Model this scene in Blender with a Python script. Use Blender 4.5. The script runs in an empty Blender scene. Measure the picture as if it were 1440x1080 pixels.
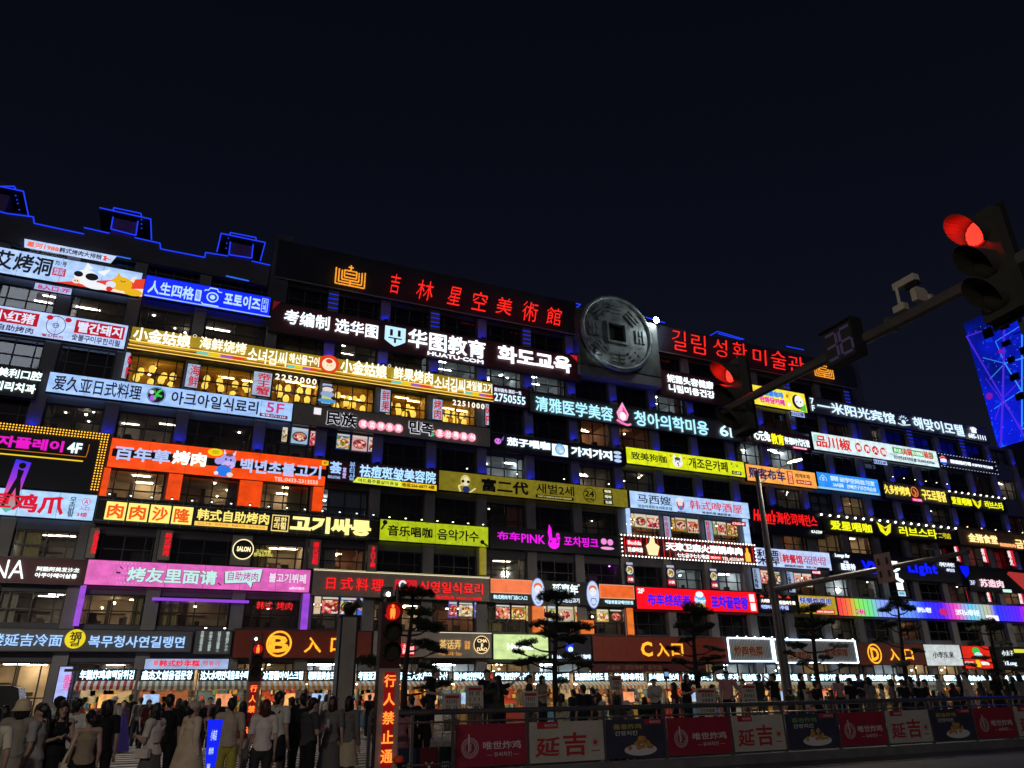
# Night view of a sign-covered shopping street facade.
import bpy, math, random
from mathutils import Vector, Matrix, noise as mnoise
R_ = random.Random(7)
sc = bpy.context.scene
COL = sc.collection
# ------------------------------------------------------------------ camera
FPX = 1040.0
PITCH, YAW, ROLL, CAMH = math.radians(22.7), math.radians(24.4), math.radians(0.9), 1.65
cF = Vector((math.sin(YAW)*math.cos(PITCH), math.cos(YAW)*math.cos(PITCH), math.sin(PITCH)))
cR0 = Vector((math.cos(YAW), -math.sin(YAW), 0.0))
cU0 = cR0.cross(cF)
cR = cR0*math.cos(ROLL) - cU0*math.sin(ROLL)
cU = cU0*math.cos(ROLL) + cR0*math.sin(ROLL)
CAM = Vector((0, 0, CAMH))
cam = bpy.data.cameras.new('camera')
cam.sensor_width = 36.0
cam.lens = FPX/1440*36
cam.clip_start = 0.05
cam.clip_end = 1500
cobj = bpy.data.objects.new('camera', cam)
COL.objects.link(cobj)
m3 = Matrix((cR, cU, -cF)).transposed()
cobj.matrix_world = Matrix.Translation(CAM) @ m3.to_4x4()
sc.camera = cobj
# ------------------------------------------------------------------ world, added town glow fill, exposure
wd = bpy.data.worlds.new('World')
sc.world = wd
wd.use_nodes = True
nt = wd.node_tree
bg = nt.nodes['Background']
sky = nt.nodes.new('ShaderNodeTexSky')
sky.sky_type = 'NISHITA'
sky.sun_disc = False
sky.sun_elevation = math.radians(28)
sky.sun_rotation = math.radians(200)
tint = nt.nodes.new('ShaderNodeMix')
tint.data_type = 'RGBA'
tint.blend_type = 'MULTIPLY'
tint.inputs[0].default_value = 1
nt.links.new(sky.outputs[0], tint.inputs[6])
tint.inputs[7].default_value = (0.72, 0.58, 0.76, 1)
nt.links.new(tint.outputs[2], bg.inputs[0])
bg.inputs[1].default_value = 0.0037
sun = bpy.data.lights.new('town_glow_fill', 'SUN')  # added weak fill from behind the camera, standing for diffuse town glow
sun.energy = 0.10
sun.angle = math.radians(12)
sun.color = (0.86, 0.9, 1.0)
so = bpy.data.objects.new('town_glow_fill', sun)
so.rotation_euler = (math.radians(66), 0, math.radians(-16))
COL.objects.link(so)
sc.view_settings.view_transform = 'Standard'
sc.view_settings.look = 'None'
sc.view_settings.gamma = 1
sc.view_settings.use_curve_mapping = False
sc.view_settings.exposure = 0
sc.cycles.max_bounces = 5
sc.cycles.diffuse_bounces = 3
sc.cycles.glossy_bounces = 3
sc.cycles.transparent_max_bounces = 12
sc.cycles.sample_clamp_indirect = 3.0
# ------------------------------------------------------------------ geometry of the view: pixel of the 1440 px photograph -> point on a real plane
def ray(px, py):
    return (cF*FPX + cR*(px-720) + cU*(540-py)).normalized()
def atY(px, py, Y):
    d = ray(px, py)
    return CAM + d*(Y/d.y)
def atX(px, py, X):
    d = ray(px, py)
    return CAM + d*(X/d.x)
def atZ(px, py, z=0.0):
    d = ray(px, py)
    return CAM + d*((z-CAMH)/d.z)
def colX(px, Y):
    d = ray(px, 975)
    return d.x/d.y*Y
SY = 49.4                       # face of the signs
# ------------------------------------------------------------------ materials
def lin(h):
    if not isinstance(h, str):
        return tuple(h)
    h = h.lstrip('#')
    o = []
    for i in (0, 2, 4):
        c = int(h[i:i+2], 16)/255
        o.append(c/12.92 if c <= 0.04045 else ((c+0.055)/1.055)**2.4)
    return tuple(o)
MATS = {}
def mat(name, base=(0.5, 0.5, 0.5), rough=0.6, metal=0.0, var=0.0, vscale=3.0, bump=0.0, bscale=20.0, em=None, es=1.0, evar=0.0, evs=(1.0, 1.0, 1.0), spec=0.5, sample=True):
    if name in MATS:
        return MATS[name]
    m = bpy.data.materials.new(name)
    m.use_nodes = True
    t = m.node_tree
    p = t.nodes['Principled BSDF']
    b = lin(base)
    p.inputs['Base Color'].default_value = (*b, 1)
    p.inputs['Roughness'].default_value = rough
    p.inputs['Metallic'].default_value = metal
    p.inputs['Specular IOR Level'].default_value = spec
    tc = None
    if var or bump or evar:
        tc = t.nodes.new('ShaderNodeTexCoord')
    if var:
        n = t.nodes.new('ShaderNodeTexNoise')
        n.inputs['Scale'].default_value = vscale
        n.inputs['Detail'].default_value = 6
        t.links.new(tc.outputs['Object'], n.inputs['Vector'])
        r = t.nodes.new('ShaderNodeMapRange')
        r.inputs[1].default_value = 0.3
        r.inputs[2].default_value = 0.7
        r.inputs[3].default_value = 1-var
        r.inputs[4].default_value = 1+var
        t.links.new(n.outputs['Fac'], r.inputs[0])
        x = t.nodes.new('ShaderNodeVectorMath')
        x.operation = 'SCALE'
        x.inputs[0].default_value = b
        t.links.new(r.outputs[0], x.inputs['Scale'])
        t.links.new(x.outputs[0], p.inputs['Base Color'])
    if bump:
        n2 = t.nodes.new('ShaderNodeTexNoise')
        n2.inputs['Scale'].default_value = bscale
        n2.inputs['Detail'].default_value = 4
        t.links.new(tc.outputs['Object'], n2.inputs['Vector'])
        bm = t.nodes.new('ShaderNodeBump')
        bm.inputs['Strength'].default_value = bump
        bm.inputs['Distance'].default_value = 0.02
        t.links.new(n2.outputs['Fac'], bm.inputs['Height'])
        t.links.new(bm.outputs[0], p.inputs['Normal'])
    if em is not None:
        e = lin(em)
        p.inputs['Emission Color'].default_value = (*e, 1)
        p.inputs['Emission Strength'].default_value = es
        if evar:
            mp = t.nodes.new('ShaderNodeMapping')
            mp.inputs['Scale'].default_value = evs
            t.links.new(tc.outputs['Object'], mp.inputs['Vector'])
            n3 = t.nodes.new('ShaderNodeTexNoise')
            n3.inputs['Scale'].default_value = 1.0
            n3.inputs['Detail'].default_value = 2
            t.links.new(mp.outputs[0], n3.inputs['Vector'])
            r3 = t.nodes.new('ShaderNodeMapRange')
            r3.inputs[1].default_value = 0.3
            r3.inputs[2].default_value = 0.7
            r3.inputs[3].default_value = es*(1-evar)
            r3.inputs[4].default_value = es*(1+evar)
            t.links.new(n3.outputs['Fac'], r3.inputs[0])
            t.links.new(r3.outputs[0], p.inputs['Emission Strength'])
        if not sample:
            try: m.cycles.emission_sampling = 'NONE'
            except Exception: pass
    MATS[name] = m
    return m
def E(col, s=1.0, sample=False):
    """lit lettering or a printed, lit colour"""
    l = lin(col)
    return mat('lit_%s_%g%s' % (col.strip('#') if isinstance(col, str) else '%.2f_%.2f_%.2f' % l, s, 's' if sample else ''),
               base=tuple(c*0.3 for c in l), rough=0.5, em=col, es=s, sample=sample)
def BOX(col, s=1.0):
    """back-lit sign sheet: slight unevenness of the tubes behind it"""
    l = lin(col)
    return mat('lightbox_%s_%g' % (col.strip('#'), s), base=tuple(c*0.25 for c in l), rough=0.35, em=col, es=s*1.12, evar=0.20, evs=(1.6, 1.0, 2.6), sample=True)
def PNT(col, rough=0.6, var=0.12, em=0.0):
    """painted or printed colour, unlit"""
    l = lin(col)
    return mat('paint_%s_%g' % (col.strip('#'), rough), base=l, rough=rough, var=var, vscale=2.0)
# ------------------------------------------------------------------ mesh builder
class MB:
    def __init__(s):
        s.v, s.f, s.mi, s.mats = [], [], [], []
        s.cur = 0
    def m(s, material):
        if material not in s.mats:
            s.mats.append(material)
        s.cur = s.mats.index(material)
        return s
    def face(s, pts):
        b = len(s.v)
        s.v += [tuple(p) for p in pts]
        s.f.append(tuple(range(b, b+len(pts))))
        s.mi.append(s.cur)
    def add(s, vs, fs):
        b = len(s.v)
        s.v += [tuple(p) for p in vs]
        for f in fs:
            s.f.append(tuple(b+i for i in f))
            s.mi.append(s.cur)
    def box(s, x0, x1, y0, y1, z0, z1, M=None):
        vs = [(x0, y0, z0), (x1, y0, z0), (x1, y1, z0), (x0, y1, z0), (x0, y0, z1), (x1, y0, z1), (x1, y1, z1), (x0, y1, z1)]
        if M is not None:
            vs = [tuple(M @ Vector(p)) for p in vs]
        s.add(vs, [(0, 3, 2, 1), (4, 5, 6, 7), (0, 1, 5, 4), (1, 2, 6, 5), (2, 3, 7, 6), (3, 0, 4, 7)])
        return s
    def hexa(s, q, dy):
        """quad in x-z drawn at y, pushed back by dy (q: four (x,y,z), front face)"""
        b = [(p[0], p[1]+dy, p[2]) for p in q]
        s.add(list(q)+b, [(0, 1, 2, 3), (7, 6, 5, 4), (0, 4, 5, 1), (1, 5, 6, 2), (2, 6, 7, 3), (3, 7, 4, 0)])
    def prism(s, pts, y0, y1):
        """outline [(x,z)..] extruded from y0 (front) to y1"""
        n = len(pts)
        a = sum(pts[i][0]*pts[(i+1) % n][1]-pts[(i+1) % n][0]*pts[i][1] for i in range(n))
        if a < 0:
            pts = pts[::-1]
        vs = [(p[0], y0, p[1]) for p in pts]+[(p[0], y1, p[1]) for p in pts]
        fs = [tuple(range(n)), tuple(range(2*n-1, n-1, -1))]
        for i in range(n):
            j = (i+1) % n
            fs.append((j, i, n+i, n+j))
        s.add(vs, fs)
    def tube(s, p, q, r0, r1=None, n=8, cap=True):
        r1 = r0 if r1 is None else r1
        p, q = Vector(p), Vector(q)
        d = (q-p)
        if d.length < 1e-6:
            return s
        d.normalize()
        u = d.orthogonal().normalized()
        w = d.cross(u)
        vs = []
        for c, r in ((p, r0), (q, r1)):
            for i in range(n):
                a = 2*math.pi*i/n
                vs.append(c+(u*math.cos(a)+w*math.sin(a))*r)
        fs = [(i, (i+1) % n, n+(i+1) % n, n+i) for i in range(n)]
        if cap:
            fs += [tuple(range(n-1, -1, -1)), tuple(range(n, 2*n))]
        s.add(vs, fs)
        return s
    def path(s, pts, r, n=6):
        for a, b in zip(pts, pts[1:]):
            s.tube(a, b, r, r, n)
        return s
    def ell(s, c, rx, ry, rz, nu=10, nv=6):
        vs = [(c[0], c[1], c[2]-rz)]
        for j in range(1, nv):
            t = math.pi*j/nv-math.pi/2
            for i in range(nu):
                a = 2*math.pi*i/nu
                vs.append((c[0]+rx*math.cos(t)*math.cos(a), c[1]+ry*math.cos(t)*math.sin(a), c[2]+rz*math.sin(t)))
        vs.append((c[0], c[1], c[2]+rz))
        fs = []
        for i in range(nu):
            fs.append((0, 1+(i+1) % nu, 1+i))
        for j in range(nv-2):
            for i in range(nu):
                a = 1+j*nu
                fs.append((a+i, a+(i+1) % nu, a+nu+(i+1) % nu, a+nu+i))
        a = 1+(nv-2)*nu
        for i in range(nu):
            fs.append((a+i, a+(i+1) % nu, len(vs)-1))
        s.add(vs, fs)
        return s
    def build(s, name, material=None, root=None, smooth=False, **tags):
        me = bpy.data.meshes.new(name)
        off = root_origin(root)
        me.from_pydata([(x-off.x, y-off.y, z-off.z) for x, y, z in s.v], [], s.f)
        ms = s.mats or [material]
        if material is not None:
            ms = [material]
            s.mi = [0]*len(s.f)
        for mm in ms:
            me.materials.append(mm)
        me.polygons.foreach_set('material_index', s.mi)
        if smooth:
            me.polygons.foreach_set('use_smooth', [True]*len(me.polygons))
        me.update()
        o = bpy.data.objects.new(name, me)
        COL.objects.link(o)
        if root is not None:
            o.parent = root
        else:
            pass
        for k, v in tags.items():
            o[k] = v
        return o
ORIG = {}
def root_origin(r):
    v = Vector((0, 0, 0))
    while r is not None:
        v += Vector(r.location)
        r = r.parent
    return v
def thing(name, label, cat, loc=(0, 0, 0), rz=0.0, group=None):
    o = bpy.data.objects.new(name, None)
    o.empty_display_size = 0.3
    COL.objects.link(o)
    o.location = loc
    o.rotation_euler = (0, 0, rz)
    o['label'] = label
    o['category'] = cat
    if group:
        o['group'] = group
    return o
def tag(o, label=None, cat=None, group=None, kind=None):
    for k, v in (('label', label), ('category', cat), ('group', group), ('kind', kind)):
        if v:
            o[k] = v
    return o
def link_mesh(name, me, root, loc=(0, 0, 0), mats=None, rz=0.0, scale=None):
    o = bpy.data.objects.new(name, me)
    COL.objects.link(o)
    o.parent = root
    o.location = loc
    if rz:
        o.rotation_euler = (0, 0, rz)
    if scale:
        o.scale = scale
    if mats:
        for i, mm in enumerate(mats):
            o.material_slots[i].link = 'OBJECT'
            o.material_slots[i].material = mm
    return o
def raw_mesh(name, mb, nslots=None, smooth=False):
    me = bpy.data.meshes.new(name)
    me.from_pydata(mb.v, [], mb.f)
    for mm in (mb.mats or [None]):
        me.materials.append(mm)
    me.polygons.foreach_set('material_index', mb.mi)
    if smooth:
        me.polygons.foreach_set('use_smooth', [True]*len(me.polygons))
    me.update()
    return me
# ------------------------------------------------------------------ lettering: real extruded characters
TCACHE = {}
WORK = bpy.data.scenes.new('work')        # scratch scene: evaluating a modifier or a text there does not touch the big scene
def evaluated_mesh(ob):
    WORK.collection.objects.link(ob)
    vl = WORK.view_layers[0]
    vl.update()
    me = bpy.data.meshes.new_from_object(ob.evaluated_get(vl.depsgraph))
    return me
def glyphs(body, bold=0.02, spacing=1.0, line=1.0, shear=0.0, extr=0.02):
    cj = sum(1 for c in body if 0x4e00 <= ord(c) < 0xa000)
    bold = bold*(0.42 if cj*2 > len(body.replace(' ', '')) else 0.62)
    k = (body, bold, spacing, line, shear)
    if k in TCACHE:
        return TCACHE[k]
    cu = bpy.data.curves.new('glyphs', 'FONT')
    cu.body = body
    cu.size = 1
    cu.resolution_u = 2
    cu.extrude = extr
    cu.bevel_depth = max(0.0, bold)
    if bold < 0: cu.offset = bold
    cu.bevel_resolution = 0
    cu.space_character = spacing
    cu.space_line = line
    cu.shear = shear
    cu.align_x = 'CENTER'
    ob = bpy.data.objects.new('glyphs', cu)
    me = evaluated_mesh(ob)
    vs = [tuple(v.co) for v in me.vertices]
    fs = [tuple(p.vertices) for p in me.polygons]
    bpy.data.objects.remove(ob)
    bpy.data.curves.remove(cu)
    bpy.data.meshes.remove(me)
    if not vs:
        vs, fs = [(0, 0, 0), (1, 0, 0), (0, 1, 0)], [(0, 1, 2)]
    xs = [v[0] for v in vs]
    ys = [v[1] for v in vs]
    x0, x1, y0, y1 = min(xs), max(xs), min(ys), max(ys)
    w, h = max(x1-x0, 1e-4), max(y1-y0, 1e-4)
    vs = [((x-x0)/w, (y-y0)/h, z/(extr+max(0, bold))) for x, y, z in vs]
    TCACHE[k] = (vs, fs)
    return TCACHE[k]
def text(mb, body, x0, x1, z0, z1, y, depth=0.05, bold=0.02, spacing=1.0, line=1.0, shear=0.0):
    """characters fitted to the box, standing on the plane y, facing -y"""
    vs, fs = glyphs(body, bold, spacing, line, shear)
    mb.add([(x0+a*(x1-x0), y-(c+1)*depth*0.5, z0+b*(z1-z0)) for a, b, c in vs], fs)
    return mb
# ------------------------------------------------------------------ ground
M_asphalt = mat('asphalt', (0.045, 0.045, 0.05), 0.75, var=0.35, vscale=0.6, bump=0.5, bscale=60)
M_paving = mat('paving', (0.13, 0.125, 0.12), 0.6, var=0.25, vscale=0.8, bump=0.3, bscale=30)
M_white_paint = mat('road_paint', (0.62, 0.6, 0.58), 0.6, var=0.25, vscale=4)
M_kerb = mat('kerb_stone', (0.25, 0.24, 0.23), 0.7, var=0.2, vscale=2)
g = MB(); g.face([(-250, -60, -0.02), (500, -60, -0.02), (500, 500, -0.02), (-250, 500, -0.02)])
tag(g.build('ground', M_asphalt), kind='structure')
g = MB(); g.face([(-200, 19.5, -0.012), (300, 19.5, -0.012), (300, 38.0, -0.012), (-200, 38.0, -0.012)])
tag(g.build('road', mat('road_asphalt', (0.05, 0.05, 0.055), 0.6, var=0.3, vscale=0.4, bump=0.4, bscale=50)), kind='structure')
# pavement in front of the shops: slabs of stone with real joints
pv = tag(MB().box(-60, 120, 38.2, 50.0, -0.1, 0.10).build('pavement', mat('joint', (0.06, 0.06, 0.06), 0.9)), kind='structure')
slab_me = {}
def slabs(root, x0, x1, y0, y1, z, s, name='paving_slab', limit=290):
    n = 0
    rest = MB()
    y = y0
    while y < y1-0.01:
        x = x0
        while x < x1-0.01:
            bb = MB().box(0.012, s-0.012, 0.012, s-0.012, 0, 0.03+R_.uniform(-.003, .003))
            if n < limit:
                if 'm%g' % s not in slab_me:
                    slab_me['m%g' % s] = [raw_mesh(name, MB().m(M_paving).box(0.012, s-0.012, 0.012, s-0.012, 0, 0.03+k*.002)) for k in range(3)]
                link_mesh(name, slab_me['m%g' % s][R_.randrange(3)], root, (x, y, z))
            else:
                rest.box(x+0.012, x+s-0.012, y+0.012, y+s-0.012, z, z+0.03)
            n += 1
            x += s
        y += s
    if rest.v:
        rest.build(name, M_paving, root, kind='stuff')
near = tag(MB().box(-40, 60, -12, 19.3, -0.08, 0.0).build('near_pavement', M_paving), kind='structure')
kb = MB()
for k in range(0, 70):
    kb.box(-30+k*1.5, -30+k*1.5+1.48, 38.0, 38.2, -0.05, 0.12)
tag(kb.build('kerb', M_kerb), kind='structure')
# zebra crossing
zc = thing('zebra_crossing', 'wide zebra crossing with worn white bars between the waiting crowd and the food stalls', 'crossing', (0, 0, 0))
k = 0
y = 20.0
while y < 37.5:
    MB().box(-5.5, 8.0, y, y+0.45, -0.012, -0.004).build('stripe', M_white_paint, zc)
    y += 0.95
# ------------------------------------------------------------------ buildings
M_wall = mat('dark_render', (0.085, 0.085, 0.11), 0.75, var=0.3, vscale=0.5, bump=0.2, bscale=8)
M_pier = mat('grey_pier', (0.20, 0.195, 0.205), 0.65, var=0.2, vscale=0.7, bump=0.15, bscale=10)
M_wall2 = mat('grey_cladding', (0.16, 0.155, 0.15), 0.6, var=0.15, vscale=0.6, bump=0.1, bscale=6)
M_frame = mat('window_frame', (0.018, 0.018, 0.02), 0.45)
M_glass = bpy.data.materials.new('window_glass')
M_glass.use_nodes = True
t = M_glass.node_tree
t.nodes.clear()
o_ = t.nodes.new('ShaderNodeOutputMaterial')
mx = t.nodes.new('ShaderNodeMixShader')
tr = t.nodes.new('ShaderNodeBsdfTransparent')
tr.inputs[0].default_value = (0.84, 0.86, 0.88, 1)
gl = t.nodes.new('ShaderNodeBsdfGlossy')
gl.inputs['Roughness'].default_value = 0.04
gl.inputs['Color'].default_value = (0.8, 0.85, 0.9, 1)
fr = t.nodes.new('ShaderNodeFresnel')
fr.inputs[0].default_value = 1.5
mr = t.nodes.new('ShaderNodeMath')
mr.operation = 'MULTIPLY_ADD'
mr.inputs[1].default_value = 1.2
mr.inputs[2].default_value = 0.03
t.links.new(fr.outputs[0], mr.inputs[0])
t.links.new(mr.outputs[0], mx.inputs[0])
t.links.new(tr.outputs[0], mx.inputs[1])
t.links.new(gl.outputs[0], mx.inputs[2])
t.links.new(mx.outputs[0], o_.inputs[0])
bA = bB = bC = None
WZ = [(5.6, 7.3), (9.2, 10.75), (12.45, 14.75), (16.7, 18.5), (20.35, 22.5), (24.3, 26.0), (28.0, 29.6)]
RM = {
    'k': mat('room_night', (0.10, 0.10, 0.115), 0.8, var=.3, vscale=1.0),
    'w': mat('room_warm', (0.52, 0.44, 0.33), 0.8, var=0.25, vscale=1.2),
    'c': mat('room_cool', (0.5, 0.52, 0.52), 0.8, var=0.2, vscale=1.2),
    'g': mat('room_gold', (0.50, 0.30, 0.05), 0.8, var=0.35, vscale=1.6),
    'd': mat('room_dim', (0.30, 0.27, 0.24), 0.8, var=0.3, vscale=1.2),
    'b': mat('room_brown', (0.34, 0.20, 0.13), 0.8, var=0.25, vscale=1.2),
    'p': mat('room_purple', (0.25, 0.12, 0.3), 0.8, var=0.25, vscale=1.2),
}
LAMPM = {
    'w': mat('lamp_warm', (0.9, 0.8, 0.6), em=(1.0, 0.76, 0.46), es=32),
    'c': mat('lamp_cool', (0.9, 0.9, 0.9), em=(0.88, 0.96, 1.0), es=36),
    'g': mat('lamp_gold', (0.9, 0.8, 0.4), em=(1.0, 0.70, 0.25), es=26),
    'd': mat('lamp_dim', (0.9, 0.8, 0.6), em=(1.0, 0.86, 0.68), es=13),
    'b': mat('lamp_brown', (0.9, 0.8, 0.6), em=(1.0, 0.70, 0.42), es=22),
    'p': mat('lamp_purple', (0.9, 0.3, 0.9), em=(0.8, 0.2, 1.0), es=12),
}
M_furn = mat('dark_furniture', (0.05, 0.035, 0.025), 0.6)
WCACHE = {}
def window_meshes(w, h):
    k = (round(w, 2), round(h, 2))
    if k in WCACHE:
        return WCACHE[k]
    cols = [0, 0.14, 0.5, 0.86, 1.0] if w > 2.4 else [0, 0.5, 1.0]
    rows = [0, 0.46, 1.0]
    fr = MB().m(M_frame)
    t_, d0, d1 = 0.035, -0.05, 0.07
    fr.box(0, w, d0, d1, 0, 0.06); fr.box(0, w, d0, d1, h-0.06, h)
    fr.box(0, 0.06, d0, d1, 0.06, h-0.06); fr.box(w-0.06, w, d0, d1, 0.06, h-0.06)
    for c in cols[1:-1]:
        fr.box(c*w-t_, c*w+t_, d0+.004, d1-.004, 0.06, h-0.06)
    for a, b in zip(cols, cols[1:]):
        xa = a*w+(t_ if a else 0.06); xb = b*w-(t_ if b < 1 else 0.06)
        fr.box(xa, xb, d0+.008, d1-.008, rows[1]*h-t_, rows[1]*h+t_)
    frm = raw_mesh('frame', fr)
    panes = []
    for a, b in zip(cols, cols[1:]):
        for r0, r1 in zip(rows, rows[1:]):
            pm = MB().m(M_glass)
            pm.face([(a*w, 0.01, r0*h), (b*w, 0.01, r0*h), (b*w, 0.01, r1*h), (a*w, 0.01, r1*h)])
            panes.append(raw_mesh('pane', pm))
    allp = MB().m(M_glass)
    allp.face([(0, 0.01, 0), (w, 0.01, 0), (w, 0.01, h), (0, 0.01, h)])
    ap = raw_mesh('pane', allp)
    D = 3.2
    rm = MB().m(RM['k'])
    rm.face([(0, 0.1, 0), (w, 0.1, 0), (w, D, 0), (0, D, 0)])
    rm.face([(0, 0.1, h), (0, D, h), (w, D, h), (w, 0.1, h)])
    rm.face([(0, D, 0), (w, D, 0), (w, D, h), (0, D, h)])
    rm.face([(0, 0.1, 0), (0, D, 0), (0, D, h), (0, 0.1, h)])
    rm.face([(w, 0.1, 0), (w, 0.1, h), (w, D, h), (w, D, 0)])
    room = raw_mesh('room', rm)
    lamps = []
    for v in range(8):
        lm = MB().m(LAMPM['w'])
        rr = random.Random(v*7+int(h*10))
        for i in range((1, 3, 2, 4, 1, 2, 3, 2)[v]):
            x = rr.uniform(.35, w-.35)
            y = rr.uniform(0.5, 2.8)
            if v in (2, 5, 7):
                lm.box(x-0.5, x+0.5, y-0.05, y+0.05, h-0.05, h-0.01)
            else:
                dz_ = rr.choice((0, 0, .25, .45)); rd = rr.uniform(.05, .10)
                lm.tube((x, y, h-0.05-dz_), (x, y, h-0.01-dz_), rd, n=8)
                if dz_: lm.ell((x, y, h-.05-dz_), rd, rd, rd*.8, 8, 5)
        lamps.append(raw_mesh('ceiling_lamp', lm))
    furn = []
    for v in range(3):
        fm = MB().m(M_furn)
        rr = random.Random(v*3+1)
        for i in range(5):
            x = rr.uniform(0.1, w-0.6)
            y = rr.uniform(0.7, 2.8)
            hh = rr.uniform(0.1, 0.5)*h
            fm.box(x, x+rr.uniform(0.1, 0.6), y, y+0.25, 0.0, hh)
        fm.box(0.1, w*0.7, D-0.1, D-0.04, h*0.5, h*0.56)
        fm.box(w*0.35, w*0.42, D-0.12, D-0.03, 0, h)
        furn.append(raw_mesh('furniture', fm))
    WCACHE[k] = (frm, panes, ap, room, lamps, furn)
    return WCACHE[k]
def window(root, x0, x1, z0, z1, kind, y=50.15, fine=True):
    w, h = x1-x0, z1-z0
    frm, panes, ap, room, lamps, furn = window_meshes(w, h)
    L = (x0-root.location.x, y-root.location.y, z0-root.location.z)
    wo = link_mesh('window', frm, root, L)
    if fine:
        for p in panes:
            link_mesh('pane', p, wo)
    else:
        link_mesh('pane', ap, wo)
    ro = link_mesh('room', room, root, L, [RM[kind]])
    if kind != 'k':
        v = R_.randrange(8) if kind != 'c' else R_.choice((2, 5, 7, 3))
        link_mesh('ceiling_lamp', lamps[v], ro, mats=[LAMPM[kind]])
        link_mesh('furniture', furn[R_.randrange(3)], ro)
        if z0 < 1:
            link_mesh('ceiling_lamp', lamps[(v+3) % 8], ro, mats=[LAMPM[kind]])
        elif kind != 'g' and R_.random() < .5:
            cw = R_.choice((.16, .25, .4, .85))*w
            cu_ = MB(); n = 10
            for i in range(n):
                a, b = cw*i/n, cw*(i+1)/n
                cu_.face([(a, .22+.04*(i % 2), 0), (b, .22+.04*((i+1) % 2), 0), (b, .22+.04*((i+1) % 2), h), (a, .22+.04*(i % 2), h)])
            c_ = R_.choice([(.45, .4, .33), (.5, .5, .5), (.35, .12, .1), (.2, .25, .3), (.5, .42, .2)])
            me_ = raw_mesh('curtain', cu_); me_.materials.clear(); me_.materials.append(mat('curtain_%g' % c_[0], c_, .9, em=None))
            link_mesh('curtain', me_, ro, (R_.choice((0.05, w-cw-.05)), 0, 0))
# kinds per floor (2F..8F) and bay, from the photograph; key = left end of the bay
PIERS_A = [-21, -17, -13, -9, -5, -0.9, 3.9]
PIERS_B = [3.9]+[4*k for k in range(2, 16)]
PIERS_C = [60]+[4*k for k in range(16, 22)]
ROOMS = {
    0: {-9: 'd', -5: 'w', -0.9: 'w', 3.9: 'd', 8: 'd', 12: 'w', 16: 'b', 20: 'd', 24: 'k', 28: 'd', 32: 'k', 36: 'k', 40: 'k', 44: 'k', 48: 'k', 56: 'd', 60: 'b', 64: 'k', 68: 'k'},
    1: {-17: 'k', -13: 'k', -9: 'd', -5: 'k', -0.9: 'k', 3.9: 'w', 8: 'b', 12: 'k', 16: 'k', 28: 'p', 32: 'k', 36: 'c', 40: 'c', 44: 'd', 48: 'b', 52: 'c', 56: 'd', 72: 'd', 76: 'w'},
    2: {-17: 'k', -13: 'k', -5: 'w', -0.9: 'w', 3.9: 'w', 8: 'c', 12: 'k', 16: 'k', 28: 'd', 32: 'b', 36: 'b', 40: 'b', 44: 'k', 48: 'b', 52: 'w', 56: 'w', 64: 'd', 72: 'd', 76: 'd'},
    3: {-13: 'k', -9: 'd', -5: 'd', -0.9: 'd', 3.9: 'd', 8: 'k', 12: 'k', 16: 'k', 20: 'c', 24: 'k', 28: 'd', 32: 'd', 36: 'k', 52: 'd', 56: 'w', 64: 'k', 68: 'd'},
    4: {-17: 'k', -13: 'k', -9: 'k', -5: 'g', -0.9: 'g', 3.9: 'g', 8: 'g', 12: 'g', 16: 'g', 20: 'k', 24: 'k', 28: 'b', 32: 'b', 36: 'k', 40: 'k', 44: 'c', 48: 'c', 52: 'k'},
    5: {-13: 'd', -9: 'd', -5: 'd', -0.9: 'd', 3.9: 'd', 8: 'd', 12: 'c', 16: 'c', 20: 'c', 24: 'c', 28: 'k', 32: 'k', 36: 'c', 40: 'k', 44: 'b', 48: 'b'},
    6: {-0.9: 'k'},
}
uplight_box = raw_mesh('uplight', MB().m(M_frame).box(-0.16, 0.16, -0.07, 0.07, -0.08, 0.03))
M_blue_lamp = mat('blue_uplight', (0.05, 0.05, 0.3), em=(0.006, 0.018, 1.0), es=80)
mm_ = MB().m(M_blue_lamp); mm_.face([(-0.13, -0.05, 0.034), (0.13, -0.05, 0.034), (0.13, 0.05, 0.034), (-0.13, 0.05, 0.034)])
uplight_lens = raw_mesh('lens', mm_)
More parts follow.
